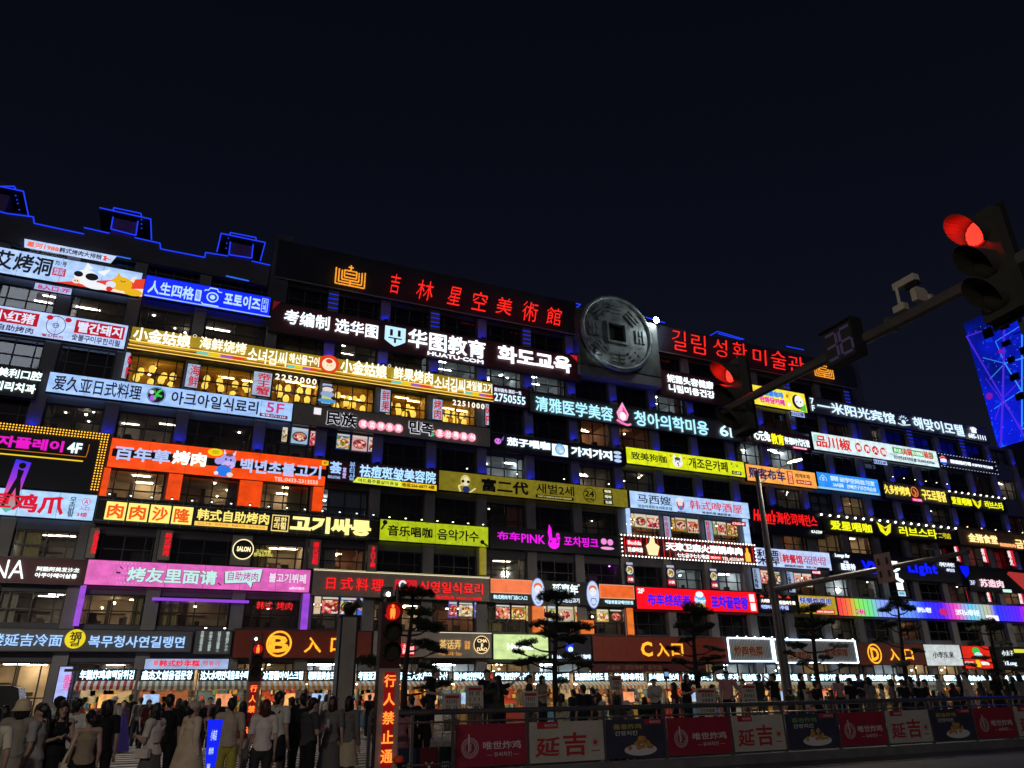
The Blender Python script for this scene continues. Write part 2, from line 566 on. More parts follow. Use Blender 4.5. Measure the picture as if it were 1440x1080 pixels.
def facade(root, piers, top, x_end=None):
    ox, oy, oz = root.location
    # floor bands (spandrels) between the window rows
    zs = [3.6]
    for a, b in WZ:
        zs += [a, b]
    zs.append(top)
    x0, x1 = piers[0]+0.4, piers[-1]-0.4
    sp = list(zip(zs[0::2], zs[1::2]))
    for a, b in sp:
        if b > top: b = top
        if a < b:
            MB().box(piers[0], piers[-1], 50.0, 50.5, a, b).build('floor_band', M_wall, root)
    for p in piers:
        if (root is bB and p == piers[0]) or (root is bC and p == piers[0]): continue
        MB().box(p-0.38, p+0.38, 49.78, 50.46, 0.1, min(29.85, top)-.01).build('pier', M_pier, root)
    for fi, (a, b) in enumerate(WZ):
        if b > top: continue
        for p, q in zip(piers, piers[1:]):
            k = ROOMS[fi].get(p, None)
            if k is None:
                k = R_.choice('kkdd') if fi < 6 else 'k'
            window(root, p+0.45, q-0.45, a, b, k, fine=(p < 44))
        if 2 <= fi <= 6:
            for p in piers:
                if p < -14: continue
                if fi == 6 and not (10 < p < 60): continue
                if fi == 2 and p < 12: continue
                if fi == 4 and p < 22: continue
                if fi == 5 and p < 8 : continue
                if fi == 6 and (p//4) % 2 == 0: continue
                uo = link_mesh('uplight', uplight_box, root, (p-ox+0.0, 49.5-oy, a+0.05-oz))
                link_mesh('lens', uplight_lens, uo)
    # body behind
    MB().box(piers[0], piers[-1], 53.6, 66, 0, top-0.05).build('rear_wall', M_wall, root)
    for s_ in (piers[0]-.02, piers[-1]+.02):
        MB().box(s_-0.1, s_+0.1, 50.51, 66, 0, top-0.06).build('side_wall', M_wall, root)
    MB().box(piers[0], piers[-1], 50.0, 66, top, top+0.12).build('roof', M_wall, root)
bA = thing('commercial_building', 'left wing of the street block with stepped roof outlined by blue light strips', 'building', (-8, 50, 0))
facade(bA, PIERS_A, 30.2)
bB = thing('commercial_building', 'long middle block carrying the red rooftop lettering and the huge coin', 'building', (32, 50, 0))
facade(bB, PIERS_B, 30.0)
bC = thing('commercial_building', 'lower right end of the street block below the roof sign with sun emblem', 'building', (72, 50, 0))
facade(bC, PIERS_C, 26.2)
# parapet of the middle block
MB().box(3.6, 28.7, 49.5, 50.4, 30.0, 33.1).build('parapet', mat('parapet_render', (.026, .030, .048), .9, var=.3, vscale=.5), bB)
MB().box(36.9, 61.5, 49.5, 50.4, 30.0, 32.6).build('parapet', mat('parapet_render', (.026, .030, .048), .9, var=.3, vscale=.5), bB)
M_led_rail = mat('blue_led', (0.02, 0.02, 0.1), em=(0.01, 0.03, 0.9), es=0.8, sample=False)
MB().box(3.6, 28.7, 49.42, 49.5, 29.84, 29.93).box(36.9, 61.5, 49.42, 49.5, 29.84, 29.93).build('ledge', M_pier, bB)
MB().box(3.3, 4.6, 49.55, 50.6, 26, 33.6).build('corner_tower', M_wall, bB)
MB().box(60.6, 62.2, 49.55, 50.6, 24, 33.0).build('corner_tower', M_wall, bB)
# blue ladder strips on the top-floor piers
for p in (8, 16, 24, 44, 52, 60, 68, 76):
    for i in range(4):
        z = 28.35+i*0.38+(0 if p < 61 else -3.2)
        MB().box(p-0.36, p+0.36, 49.74, 49.8, z, z+0.05).build('light_strip', mat('ladder_blue', (0.02, 0.02, 0.1), em=(0.01, 0.03, 0.9), es=0.9, sample=False) , bB if p < 61 else bC)
# blue outlined roof of the left wing
M_ledb = mat('led_outline', (0.02, 0.02, 0.2), em=(0.015, 0.05, 1.0), es=1.0)
M_ledc = mat('led_outline_cyan', (0.02, 0.05, 0.2), em=(0.03, 0.18, 0.9), es=0.9, sample=False)
def led(root, pts, m=None, r=0.045, Y=49.6):
    b = MB()
    P = [atY(x, y, Y) for x, y in pts]
    for a, c in zip(P, P[1:]):
        b.tube(a, c, r, r, 6)
    b.build('light_strip', m or M_ledb, root)
for pts in ([(-20, 294), (-2, 297), (9, 300), (47, 305), (48, 314), (118, 329)], [(118, 320), (154, 328)], [(189, 334), (225, 342), (226, 350), (288, 362), (289, 355), (321, 360)], [(354, 367), (380, 373)]):
    led(bA, pts)
led(bA, [(163, 360), (184, 364)], M_ledc)
led(bA, [(318, 388), (350, 395)], M_ledc)
def wallpoly(root, pts, name='parapet_step', Y0=49.65, Y1=50.5, m=None):
    P = [atY(x, y, Y0) for x, y in pts]
    b = MB(); b.prism([(p.x, p.z) for p in P], Y0, Y1)
    return b.build(name, m or M_wall, root)
wallpoly(bA, [(-25, 330), (-20, 295), (47, 306), (48, 315), (118, 330), (113, 350), (40, 338), (30, 345)])
wallpoly(bA, [(118, 321), (154, 329), (225, 343), (226, 351), (288, 363), (289, 356), (321, 361), (380, 374), (376, 402), (113, 350)], Y0=49.66)
for i, (l, t_, r, b_) in enumerate([(-22, 268, 14, 292), (160, 306, 193, 331), (323, 340, 355, 361)]):
    # pavilion block standing on the roof
    P = [atY(l, t_, 50.2), atY(r, t_+(r-l)*.19, 50.2), atY(r-2, b_+(r-l)*.02, 50.2), atY(l-3, b_, 50.2)]
    MB().box(P[0].x, P[1].x, 50.2, 53, P[3].z-0.5, P[0].z).build('roof_pavilion', mat('pavilion_violet', (0.16, 0.07, 0.25), 0.7, var=0.2), bA)
for pts in ([(-20, 258), (0, 262), (33, 269), (40, 303)], [(2, 262), (20, 262), (22, 266)], [(140, 307-15), (212, 308), (213, 337)], [(159, 297), (160, 292), (198, 300), (199, 304)], [(159, 305), (156, 322), (191, 331), (194, 311)],
            [(305, 354), (311, 328), (373, 341), (366, 367)], [(323, 330), (324, 327), (360, 334), (360, 338)], [(324, 340), (322, 358), (354, 363), (356, 344)]):
    led(bA, pts, Y=50.1)
for pts in ([(-20, 250), (34, 262), (34, 269), (-20, 258)], [(139, 291), (213, 307), (213, 309), (139, 294)], [(310, 327), (374, 340), (374, 342), (310, 330)]):
    wallpoly(bA, pts, 'roof_slab', 50.15, 53)
for x0, y0 in [(22, 275), (24, 281), (25, 286), (27, 295), (199, 309), (199, 315), (199, 321), (321, 335), (319, 342), (318, 349)]:
    p = atY(x0, y0, 50.3); MB().ell((p.x, p.y, p.z), .05, .05, .05, 6, 4).build('lamp', M_ledb, bA)
# blue roofs peeping over the parapet of the middle block
for pts in ([(690, 407), (697, 403), (741, 413), (736, 417), (692, 407)], [(792, 430), (799, 424), (816, 428), (812, 432), (794, 428)], [(908, 446), (935, 454)], [(995, 474), (1009, 466), (1046, 477), (1040, 477), (1010, 469)], [(1106, 487), (1130, 492)]):
    led(bB, pts, Y=52.0, r=0.05)
for x0, y0, x1 in ((696, 406, 738), (795, 428, 816), (1003, 472, 1040)):
    p = atY(x0, y0, 52.2); q = atY(x1, y0, 52.2)
    MB().box(p.x, q.x, 52.2, 55, 29.9, p.z-.3).build('roof_pavilion', M_wall, bB)
# rear street-level shopfronts (between the piers, below the 1F signs)
SHOP = {-17: 'd', -13: 'w', -9: 'w', -5: 'd', -0.9: 'w', 3.9: 'w', 8: 'c', 12: 'd', 16: 'c', 20: 'w', 24: 'c', 28: 'd', 32: 'w', 36: 'w', 40: 'c', 44: 'c', 48: 'w', 52: 'd', 56: 'c', 60: 'w', 64: 'w', 68: 'd', 72: 'w', 76: 'd'}
for root, piers in ((bA, PIERS_A), (bB, PIERS_B), (bC, PIERS_C)):
    for p, q in zip(piers, piers[1:]):
        window(root, p+0.4, q-0.4, 0.25, 3.58, SHOP.get(p, 'd'), y=50.1)
    MB().box(piers[0], piers[-1], 50.0, 50.5, 0.1, 0.25).build('plinth', M_pier, root)
# concrete block and giant coin
M_conc = mat('stained_concrete', (0.13, 0.14, 0.135), 0.85, var=0.4, vscale=0.9, bump=0.5, bscale=5)
MB().box(28.45, 36.6, 48.95, 50.6, 27.05, 32.3).build('coin_housing', M_conc, bB)
MB().box(28.45, 36.6, 49.0, 50.5, 26.1, 26.95).build('coin_ledge', M_pier, bB)
coin = thing('giant_coin', 'huge weathered bronze coin relief with square hole mounted on the roofline', 'coin sculpture', (32.1, 48.6, 30.35))
M_coin = mat('weathered_bronze', (0.25, 0.275, 0.275), 0.5, metal=0.45, var=0.6, vscale=1.1, bump=0.8, bscale=5)
def ring_disc(r_in, r_out, cx, cz, y0, y1, n=64, square=None):
    b = MB()
    for i in range(n):
        a0, a1 = 2*math.pi*i/n, 2*math.pi*(i+1)/n
        def ip(a, r):
            if square:
                m_ = max(abs(math.cos(a)), abs(math.sin(a)))
                return (cx+square*math.cos(a)/m_, cz+square*math.sin(a)/m_)
            return (cx+r*math.cos(a), cz+r*math.sin(a))
        o0, o1 = (cx+r_out*math.cos(a0), cz+r_out*math.sin(a0)), (cx+r_out*math.cos(a1), cz+r_out*math.sin(a1))
        i0, i1 = ip(a0, r_in), ip(a1, r_in)
        b.add([(i0[0], y0, i0[1]), (o0[0], y0, o0[1]), (o1[0], y0, o1[1]), (i1[0], y0, i1[1]),
               (i0[0], y1, i0[1]), (o0[0], y1, o0[1]), (o1[0], y1, o1[1]), (i1[0], y1, i1[1])],
              [(0, 1, 2, 3), (1, 5, 6, 2), (0, 3, 7, 4), (7, 6, 5, 4)])
    return b
cx, cz = 32.1, 30.35
ring_disc(0, 3.36, cx, cz, 48.62, 48.92, square=0.85).build('coin_face', M_coin, coin)
MB().box(cx-.9, cx+.9, 48.925, 48.945, cz-.9, cz+.9).build('hole_shade_plate', mat('hole_shade_black', (.004, .004, .005), .9), coin)  # black plate behind the opening, the hole's shade put in as colour
rb = MB()
n = 72
for i in range(n):
    for j in range(8):
        pass
def torus(b, cx, cy, cz, R1, r, n=72, m_=8):
    vs = []
    for i in range(n):
        a = 2*math.pi*i/n
        for j in range(m_):
            t_ = 2*math.pi*j/m_
            rr = R1+r*math.cos(t_)
            vs.append((cx+rr*math.cos(a), cy+r*math.sin(t_), cz+rr*math.sin(a)))
    fs = []
    for i in range(n):
        for j in range(m_):
            fs.append((i*m_+j, i*m_+(j+1) % m_, ((i+1) % n)*m_+(j+1) % m_, ((i+1) % n)*m_+j))
    b.add(vs, fs)
    return b
torus(MB(), cx, 48.62, cz, 3.42, 0.22).build('coin_rim', M_coin, coin, smooth=True)
ib = MB()
for (a, b_, c, d) in ((-1.0, 1.0, .82, 1.02), (-1.0, 1.0, -1.02, -.82), (-1.02, -.82, -.82, .82), (.82, 1.02, -.82, .82)):
    ib.box(cx+a, cx+b_, 48.48, 48.7, cz+c, cz+d)
ib.build('hole_rim', M_coin, coin)
tri = ['111', '110', '101', '100', '000', '001', '010', '011']
for i in range(8):
    a = math.radians(90-45*i)
    cxx, czz = cx+2.35*math.cos(a), cz+2.35*math.sin(a)
    b = MB()
    rx, rz = -math.sin(a), math.cos(a)
    for k in range(3):
        off = (k-1)*0.36
        px_, pz_ = cxx+off*math.cos(a), czz+off*math.sin(a)
        segs = [(-.62, .62)] if tri[i][k] == '1' else [(-.62, -.1), (.1, .62)]
        for s0, s1 in segs:
            q = []
            for (u, v) in ((s0, -.1), (s1, -.1), (s1, .1), (s0, .1)):
                q.append((px_+rx*u+math.cos(a)*v, 48.5, pz_+rz*u+math.sin(a)*v))
            b.hexa(q, 0.14)
    b.build('trigram', M_coin, coin)
# floodlights washing the coin
M_flood = mat('floodlight_glass', (0.9, 0.9, 0.9), em=(0.85, 0.95, 1.0), es=90)
fl = thing('floodlight', 'dazzling white floodlight on a bracket right of the giant coin', 'floodlight', (37.2, 48.2, 32.6))
p = atY(923, 450, 48.2)
MB().tube((37.2, 49.4, 32.3), p, .04).build('bracket', M_frame, fl)
MB().ell(tuple(p), .27, .12, .27, 12, 8).build('lamp', M_flood, fl)
fl2 = thing('floodlight', 'small black floodlight on an arm below left of the giant coin', 'floodlight', (28.9, 48.0, 27.1))
MB().tube((28.9, 48.9, 26.8), (29.2, 47.6, 27.5), .04).box(28.95, 29.5, 47.3, 47.6, 27.4, 27.75).build('bracket', M_frame, fl2)
def spot(name, loc, target, watts, color, ang=80, size=0.15, blend=0.6):
    l = bpy.data.lights.new(name, 'SPOT')
    l.energy = watts
    l.color = color
    l.spot_size = math.radians(ang)
    l.spot_blend = blend
    l.shadow_soft_size = size
    o = bpy.data.objects.new(name, l)
    o.location = loc
    o.rotation_euler = (Vector(target)-Vector(loc)).to_track_quat('-Z', 'Y').to_euler()
    COL.objects.link(o)
    return o
spot('coin_spot', (37.6, 46.2, 32.6), (33.6, 48.6, 30.5), 380, (0.85, 1.0, 1.0), 110)
spot('coin_spot', (29.2, 47.2, 27.2), (31.5, 48.8, 30.5), 80, (0.85, 1.0, 0.98), 120)
# ------------------------------------------------------------------ shop signs
LAV = '#a8c6f4'
WHT = '#eef6ff'
M_trim = mat('sign_trim', (0.03, 0.03, 0.035), 0.4, metal=0.5)
M_maroon = mat('maroon_panel', (0.10, 0.016, 0.026), 0.55, var=0.15)
M_navy = mat('night_panel', (0.012, 0.014, 0.028), 0.5)
M_black = mat('black_panel', (0.012, 0.012, 0.014), 0.5)
M_greyp = mat('grey_panel', (0.34, 0.31, 0.28), 0.55, var=0.12)
M_dgrey = mat('dark_grey_panel', (0.12, 0.115, 0.115), 0.5, var=0.1)
M_rust = mat('oxide_red_panel', (0.24, 0.035, 0.018), 0.55, var=0.15)
def seams(s):
    b = MB()
    n = int((s.x1-s.x0)/1.9)
    for i in range(1, n):
        x = s.x0+(s.x1-s.x0)*i/n
        b.box(x-.008, x+.008, s.Y-.0025, s.Y+.01, s.zb+.05, s.zt-.05)
    if n > 1: b.build('sheet_seam', M_trim, s.root, kind='stuff')
class Sign:
    def __init__(s, label, q, panel, name='shop_sign', cat='sign', depth=0.3, Y=SY, trim=True, group=None):
        xl, ytl, xr, ytr, ybl = q
        a, b, c = atY(xl, ytl, Y), atY(xr, ytr, Y), atY(xl, ybl, Y)
        s.Y, s.x0, s.x1 = Y, a.x, b.x
        s.zt = (a.z+b.z)/2
        s.zb = s.zt-(a.z-c.z)
        s.q = q
        s.root = thing(name, label, cat, ((s.x0+s.x1)/2, Y, s.zb), group=group)
        s.n = 0
        if panel is not None:
            MB().box(s.x0+.04, s.x1-.04, Y, Y+depth, s.zb+.04, s.zt-.04).build('panel', panel, s.root)
            if trim and panel.name.startswith('lightbox'): seams(s)
            if trim:
                b = MB()
                b.box(s.x0, s.x1, Y-.03, Y+depth-.01, s.zt-.04, s.zt).box(s.x0, s.x1, Y-.03, Y+depth-.01, s.zb, s.zb+.04)
                b.box(s.x0, s.x0+.04, Y-.03, Y+depth-.01, s.zb+.04, s.zt-.04).box(s.x1-.04, s.x1, Y-.03, Y+depth-.01, s.zb+.04, s.zt-.04)
                b.build('frame', M_trim, s.root)
    def X(s, px):
        xl, ytl, xr, ytr, ybl = s.q
        f = (px-xl)/(xr-xl)
        return atY(px, ytl+(ytr-ytl)*f+(ybl-ytl)*0.45, s.Y).x
    def Z(s, f):
        return s.zt-(s.zt-s.zb)*f
    def yy(s, d=0.0):
        s.n += 1
        return s.Y-0.004-0.004*s.n-d
    def T(s, body, x0, x1, f0, f1, col=WHT, st=1.0, bold=0.025, d=0.05, m=None, sh=0.0, line=0.9, outline=None, name='lettering', y=None, sp=1.0):
        b = MB()
        y = s.yy() if y is None else y
        if st >= 1.15: y -= 0.07       # channel letters stand off the board, their back light washes it
        if outline:
            o = MB()
            text(o, body, s.X(x0)-.02, s.X(x1)+.02, s.Z(f1)-.02, s.Z(f0)+.02, y, 0.03, bold+0.05, sp, line, sh)
            o.build('outline', outline if not isinstance(outline, str) else E(outline), s.root)
            y -= 0.035
        text(b, body, s.X(x0), s.X(x1), s.Z(f1), s.Z(f0), y, d, bold, sp, line, sh)
        b.build(name, m or E(col, st), s.root)
        return s
    def R(s, x0, x1, f0, f1, col=WHT, st=1.0, m=None, d=0.02, name='colour_block'):
        d = 0.02
        y = s.yy()
        MB().box(s.X(x0), s.X(x1), y-d, y, s.Z(f1), s.Z(f0)).build(name, m or E(col, st), s.root)
        return s
    def P(s, pts, col=WHT, st=1.0, m=None, d=0.02, name='emblem'):
        d = 0.02
        y = s.yy()
        b = MB(); b.prism([(s.X(x), s.Z(f)) for x, f in pts], y-d, y)
        b.build(name, m or E(col, st), s.root)
        return s
    def D(s, xc, fc, rx, rf=None, col=WHT, st=1.0, m=None, d=0.02, name='emblem', n=20):
        """disc: centre pixel, centre fraction, radius as fraction of the sign height"""
        rf = rx if rf is None else rf
        h = s.zt-s.zb
        c = (s.X(xc), s.Z(fc))
        y = s.yy()
        b = MB(); b.prism([(c[0]+h*rx*math.cos(2*math.pi*i/n), c[1]+h*rf*math.sin(2*math.pi*i/n)) for i in range(n)], y-d, y)
        b.build(name, m or E(col, st), s.root)
        return s
    def O(s, xc, fc, r, w=0.08, col=WHT, st=1.0, m=None, name='ring', n=28, rf=None):
        h = s.zt-s.zb
        cx, cz = s.X(xc), s.Z(fc)
        y = s.yy()
        k = (rf or r)/r
        b = ring_disc(h*(r-w), h*r, 0, 0, y-.02, y, n)
        b.v = [(vx+cx, vy, vz*k+cz) for vx, vy, vz in b.v]
        b.build(name, m or E(col, st), s.root)
        return s
    def L(s, pts, r=0.03, col=WHT, st=1.0, m=None, name='neon_tube'):
        y = s.yy()
        b = MB()
        b.path([(s.X(x), y-r, s.Z(f)) for x, f in pts], r)
        b.build(name, m or E(col, st), s.root)
        return s
    def bulbs(s, col='#fff2d0', st=3.0, step=0.35, r=0.06, rows=1, sides='tblr'):
        b = MB()
        y = s.Y-0.08
        n = int((s.x1-s.x0)/step)
        for k in range(rows):
            for i in range(n+1):
                x = s.x0+(s.x1-s.x0)*i/n
                if 't' in sides: b.ell((x, y, s.zt-k*step), r, r, r, 6, 4)
                if 'b' in sides: b.ell((x, y, s.zb+k*step), r, r, r, 6, 4)
            mz = int((s.zt-s.zb)/step)
            for i in range(1, mz):
                z = s.zb+(s.zt-s.zb)*i/mz
                if 'l' in sides: b.ell((s.x0+k*step, y, z), r, r, r, 6, 4)
                if 'r' in sides: b.ell((s.x1-k*step, y, z), r, r, r, 6, 4)
        b.build('bulbs', E(col, st), s.root, kind='stuff')
        return s
    def lamps(s, n, col='#fff6e0', st=8, arm=0.5, up=0.25, size=0.07, sample=True):
        for i in range(n):
            x = s.x0+(s.x1-s.x0)*(i+0.5)/n
            a = MB().tube((x, s.Y+.1, s.zt), (x, s.Y-arm, s.zt+up), .018, n=5)
            a.box(x-.09, x+.09, s.Y-arm-.08, s.Y-arm+.06, s.zt+up-.03, s.zt+up+.03)
            o = a.build('spot_arm', M_trim, s.root)
            b = MB().ell((x, s.Y-arm+.02, s.zt+up-.05), size, size*.8, size*.4, 8, 4)
            b.build('lamp', E(col, st, sample), o)
        return s
LBX = lambda c, s_=1.0: BOX(c, s_)
# ---- 7th floor row
s = Sign('long white light box with a pig in sunglasses and a yellow bull', (-30, 342, 202, 383, 380), LBX(LAV))
s.T('艾烤洞', -8, 73, .12, .82, '#15151c', bold=.05).T('701号', 76, 92, .14, .34, '#30303a', bold=0).R(75, 93, .42, .72, '#c8283c').T('韩式\n烤肉', 77, 91, .45, .69, LAV, bold=0)
s.P([(82, .98), (203, .98), (203, .25)], '#e8402c').P([(140, .97), (203, .97), (203, .66)], '#f0ece4')
s.D(122, .60, .36, .30, '#f2f4fa').D(137, .86, .38, .14, '#f2f4fa').P([(117, .32), (120, .02), (129, .22)], '#f2f4fa').P([(136, .3), (153, .12), (146, .42)], '#f2f4fa')
s.D(110, .80, .13, .10, '#f6dccb').D(108.5, .80, .02, .03, '#20202a').D(112, .80, .02, .03, '#20202a').D(130, .55, .20, .14, '#101016').D(111, .52, .14, .11, '#101016')
s.D(172, .62, .34, .28, '#eab51e').P([(163, .4), (165, .18), (171, .38)], '#eab51e').P([(182, .42), (191, .18), (188, .5)], '#f4e6c8').D(158, .72, .16, .13, '#dfe6f4').D(157, .9, .10, .09, '#d62a20').D(190, .88, .3, .14, '#eab51e').L([(170, .5), (173, .55), (177, .5)], .02, '#201008')
s = Sign('narrow white trapezoid sign with orange year number above the pig and bull', (33, 336, 163, 360, 348), None)
s.P([(33, 0), (163, 0), (157, 1.0), (36, 1.0)], m=LBX('#b9cdf2'), d=.25, name='panel')
s.T('星河1988', 38, 83, .2, .82, '#f0622c', bold=.04).T('韩式烤肉大排档', 84, 143, .2, .82, '#20203c', bold=.03).P([(145, .3), (150, .2), (149, .45), (157, .55), (149, .65), (151, .9), (145, .75), (147, .52)], '#e8402c')
s = Sign('small lavender entrance plate reading 7F below the pig and bull light box', (49, 397, 103, 405, 408), LBX('#a0aede'), depth=.1)
s.T('B入口·7F', 54, 98, .16, .84, '#c8286c', bold=.04)
s = Sign('royal blue light box with a white camera outline in the middle', (206, 386, 382, 418, 418), LBX('#0a24f0', 1.15))
s.T('人生四格', 209, 273, .22, .80, '#bfe4ff', bold=.05).R(275, 283, .28, .78, '#bfe4ff').T('咖\n啡', 276.5, 281.5, .33, .73, '#0a24d0', bold=0)
s.O(299, .5, .23, .05, '#bfe4ff').L([(287, .28), (288, .22), (292, .22), (294, .1), (304, .1), (306, .22), (311, .22)], .035, '#bfe4ff').L([(285, .82), (287, .88), (309, .88)], .035, '#bfe4ff').D(299, .5, .10, .10, '#bfe4ff')
s.T('포토이즈', 315, 366, .16, .76, '#bfe4ff', bold=.05).L([(368, .15), (368, .75), (376, .75), (376, .15), (368, .15)], .02, '#bfe4ff').T('카\n페', 369.5, 374.5, .2, .7, '#bfe4ff', bold=0).R(206, 382, .915, .955, '#a8d4ff', 0.9, name='line')
s = Sign('wide maroon signboard with bright white lettering and shield emblem, under the rooftop letters', (382, 425, 815, 500, 468), M_maroon)
s.T('考编制 选华图', 399, 531, .2, .68, '#e8f8ff', 1.6, bold=.04)
s.P([(541, .14), (570, .14), (570, .62), (562, .74), (555, .82), (549, .74), (541, .62)], '#bfeaff', 1.1).R(548, 552, .24, .46, m=M_maroon).R(559, 563, .24, .46, m=M_maroon).R(546, 565, .52, .56, m=M_maroon).R(554, 557, .56, .70, m=M_maroon)
s.T('华图教育', 573, 682, .1, .76, '#e8f8ff', 1.6, bold=.05).T('HUATU·COM', 601, 679, .80, .94, '#f2fbff', 1.4, bold=.05).T('화도교육', 699, 802, .12, .74, '#f4fbff', 1.7, bold=.06).P([(802, .0), (815, .0), (815, .28)], '#c8202c', .8).P([(382, .0), (392, .0), (382, .3)], '#8a1020', .5)
s = Sign('dark maroon board with two rows of white letters just right of the giant coin', (925, 519, 1035, 537, 557), M_maroon)
s.T('妮露头容健康', 938, 1003, .16, .46, '#eafcff', 1.6, bold=.05).T('니림미용건강', 939, 1003, .52, .80, '#eafcff', 1.6, bold=.05).P([(925, 0), (931, 0), (925, .8)], '#c02028', .7)
s = Sign('bright yellow cartoon light box with blue and pink lettering and a round white face', (1036, 537, 1131, 553, 565), LBX('#f2e23c'))
s.T('漫画糖咖啡', 1067, 1102, .16, .48, '#2a8cf0', bold=.09).T('만화당카페', 1067, 1102, .52, .84, '#e83cae', bold=.09).D(1121, .5, .32, .36, '#101014').D(1123, .46, .26, .3, '#f4f6fb').D(1120, .5, .03, .05, '#101014').D(1125, .5, .03, .05, '#101014').P([(1040, .05), (1054, .05), (1046, .3)], '#f0522c').D(1048, .75, .18, .2, '#cfe4ff').R(1056, 1060, .5, .78, '#d63040').D(1107, .3, .08, .1, '#f46a3a').P([(1122, .9), (1131, .55), (1131, .98)], '#4cc43c').D(1108, .72, .09, .11, '#f4f6fb').P([(1036, .1), (1040, .6), (1045, .5)], '#3cc0e8')
s = Sign('small white entrance plate under the right end of the yellow cartoon light box', (1111, 577, 1131, 580, 585), LBX('#9fb4e8'), depth=.1)
s.T('D入口7楼', 1112.5, 1129.5, .2, .8, '#2c3a70', bold=.03)
s = Sign('small pale plate under the left end of the yellow cartoon light box', (1046, 566, 1062, 569, 573), LBX('#8c98c8'), depth=.1)
s.T('漫画 咖啡', 1047.5, 1060.5, .2, .8, '#303050', bold=.03)
s = Sign('long dark grey roof sign with rising sun emblem and telephone number, upper right', (1135, 556, 1387, 603, 579), M_dgrey)
s.T('7\nF', 1139, 1144, .12, .88, '#d8ecff', 1.3, bold=.03).T('一米阳光宾馆', 1148, 1257, .16, .84, '#cfeaff', 1.3, bold=.04).T('해맞이모텔', 1283, 1354, .12, .86, '#cfeaff', 1.3, bold=.03).D(1270, .58, .16, .14, '#cfeaff', 1.2)
s.L([(1261, .72), (1267, .8), (1278, .7)], .05, '#cfeaff', 1.2)
for i in range(6):
    a = math.radians(20+28*i); s.L([(1270-4.4*math.cos(a), .55-.25*math.sin(a)), (1270-6.5*math.cos(a), .55-.37*math.sin(a))], .04, '#cfeaff', 1.2)
s.T('☎', 1364, 1373, .12, .5, '#e6f4ff', 1.3, bold=.02).T('685-1111', 1359, 1383, .58, .88, '#e6f4ff', 1.3, bold=.01)
# ---- 6th floor row
s = Sign('rounded pale light box with a smiling pig outline between two red nameplates, far left', (-22, 426, 182, 457, 464), LBX('#b4caf6'))
s.R(-14, 53, .12, .62, '#b80c20').T('小红猪', -10, 48, .17, .57, '#dfe8ff', bold=.05).T('自助烤肉', 0, 50, .70, .93, '#1c1c38', bold=.02)
s.O(78.5, .45, .30, .02, '#242440', rf=.37).D(68, .18, .10, .09, '#c0182c').D(94, .18, .10, .09, '#c0182c').O(78.5, .46, .10, .02, '#242440').D(77, .46, .018, .03, '#242440').D(80.5, .46, .018, .03, '#242440').T('빨간돼지', 63, 92, .84, .93, '#902040', bold=0)
s.R(105, 174, .12, .63, '#b80c20').T('빨간돼지', 109, 171, .17, .58, '#dfe8ff', bold=.05).T('숯불구이무한리필', 104, 171, .68, .93, '#1c1c38', bold=.02)
M_gold = mat('gold_cladding', (0.42, 0.30, 0.04), 0.35, metal=0.3, em='#c9a818', es=0.42, evar=0.25, evs=(0.2, 1, 1.5))
s = Sign('very long golden ribbed sign band with white brush lettering and a round red face emblem', (186, 457, 692, 539, 491), M_gold, depth=.25)
b = MB()
for f, dd in ((.58, .14), (.78, .24), (.95, .34)):
    b.box(s.x0-.05, s.x1+.05, s.Y-dd, s.Y, s.Z(f)-.035, s.Z(f)+.035)
b.build('rib', mat('gold_rib', (0.5, 0.35, 0.06), 0.35, metal=.3), s.root)
b = MB()
for f, dd in ((.62, .11), (.82, .20), (.99, .30)):
    b.box(s.x0, s.x1, s.Y-dd+.02, s.Y-dd+.05, s.Z(f)-.02, s.Z(f)+.01)
b.build('light_strip', mat('rib_light', (.9, .7, .3), em=(1.0, .62, .14), es=1.5), s.root)
def gold_half(x, t1, k):
    s.T('小金姑娘', x, x+80 if not k else x+65, .12, .70, '#fff6dc', 1.5, bold=.07, y=s.Y-.36)
gold_half(188, 0, 0)
s.T('海鲜烧烤', 280, 345, .10, .62, '#fff6dc', 1.4, bold=.04, y=s.Y-.36).T('소녀김씨', 348, 402, .22, .86, '#fff6dc', 1.4, bold=.03, y=s.Y-.36).T('해산물구이', 405, 447, .22, .66, '#fff6dc', 1.4, bold=.03, y=s.Y-.36)
s.T('小金姑娘', 477, 542, .08, .74, '#fff6dc', 1.5, bold=.07, y=s.Y-.36).T('鲜果烤肉', 551, 606, .08, .68, '#fff6dc', 1.4, bold=.04, y=s.Y-.36).T('소녀김씨', 608, 651, .20, .86, '#fff6dc', 1.4, bold=.03, y=s.Y-.36).T('과일불고기', 653, 689, .2, .66, '#fff6dc', 1.4, bold=.03, y=s.Y-.36)
for x0, w in ((278, 66), (404, 42), (549, 54), (652, 38)):
    for i, c in enumerate(('#6fd8c8', '#f2d81c', '#a85ccc', '#e8402c')):
        b = MB().box(s.X(x0+w*i/4), s.X(x0+w*(i+1)/4), s.Y-.40, s.Y-.36, s.Z(.84), s.Z(.74)); b.build('colour_block', E(c, .9), s.root)
s.n = 90
s.D(461, .42, .42, .42, '#e8401c', .9).D(461, .45, .29, .29, '#ffe9c4', 1.0).D(461, .30, .14, .10, '#e8401c', .9).L([(458, .5), (460, .48)], .02, '#a02010').L([(463, .48), (465, .5)], .02, '#a02010')
s.O(272, .12, .07, .02, '#fff0d0').O(545, .08, .07, .02, '#fff0d0')
for (px, w, tx, f) in ((389, 57, '2252000', 1.22), (634, 44, '2251000', 1.24)):
    s.T(tx, px, px+w, f, f+.26, '#fff4e0', 1.3, bold=.04, sp=1.3)
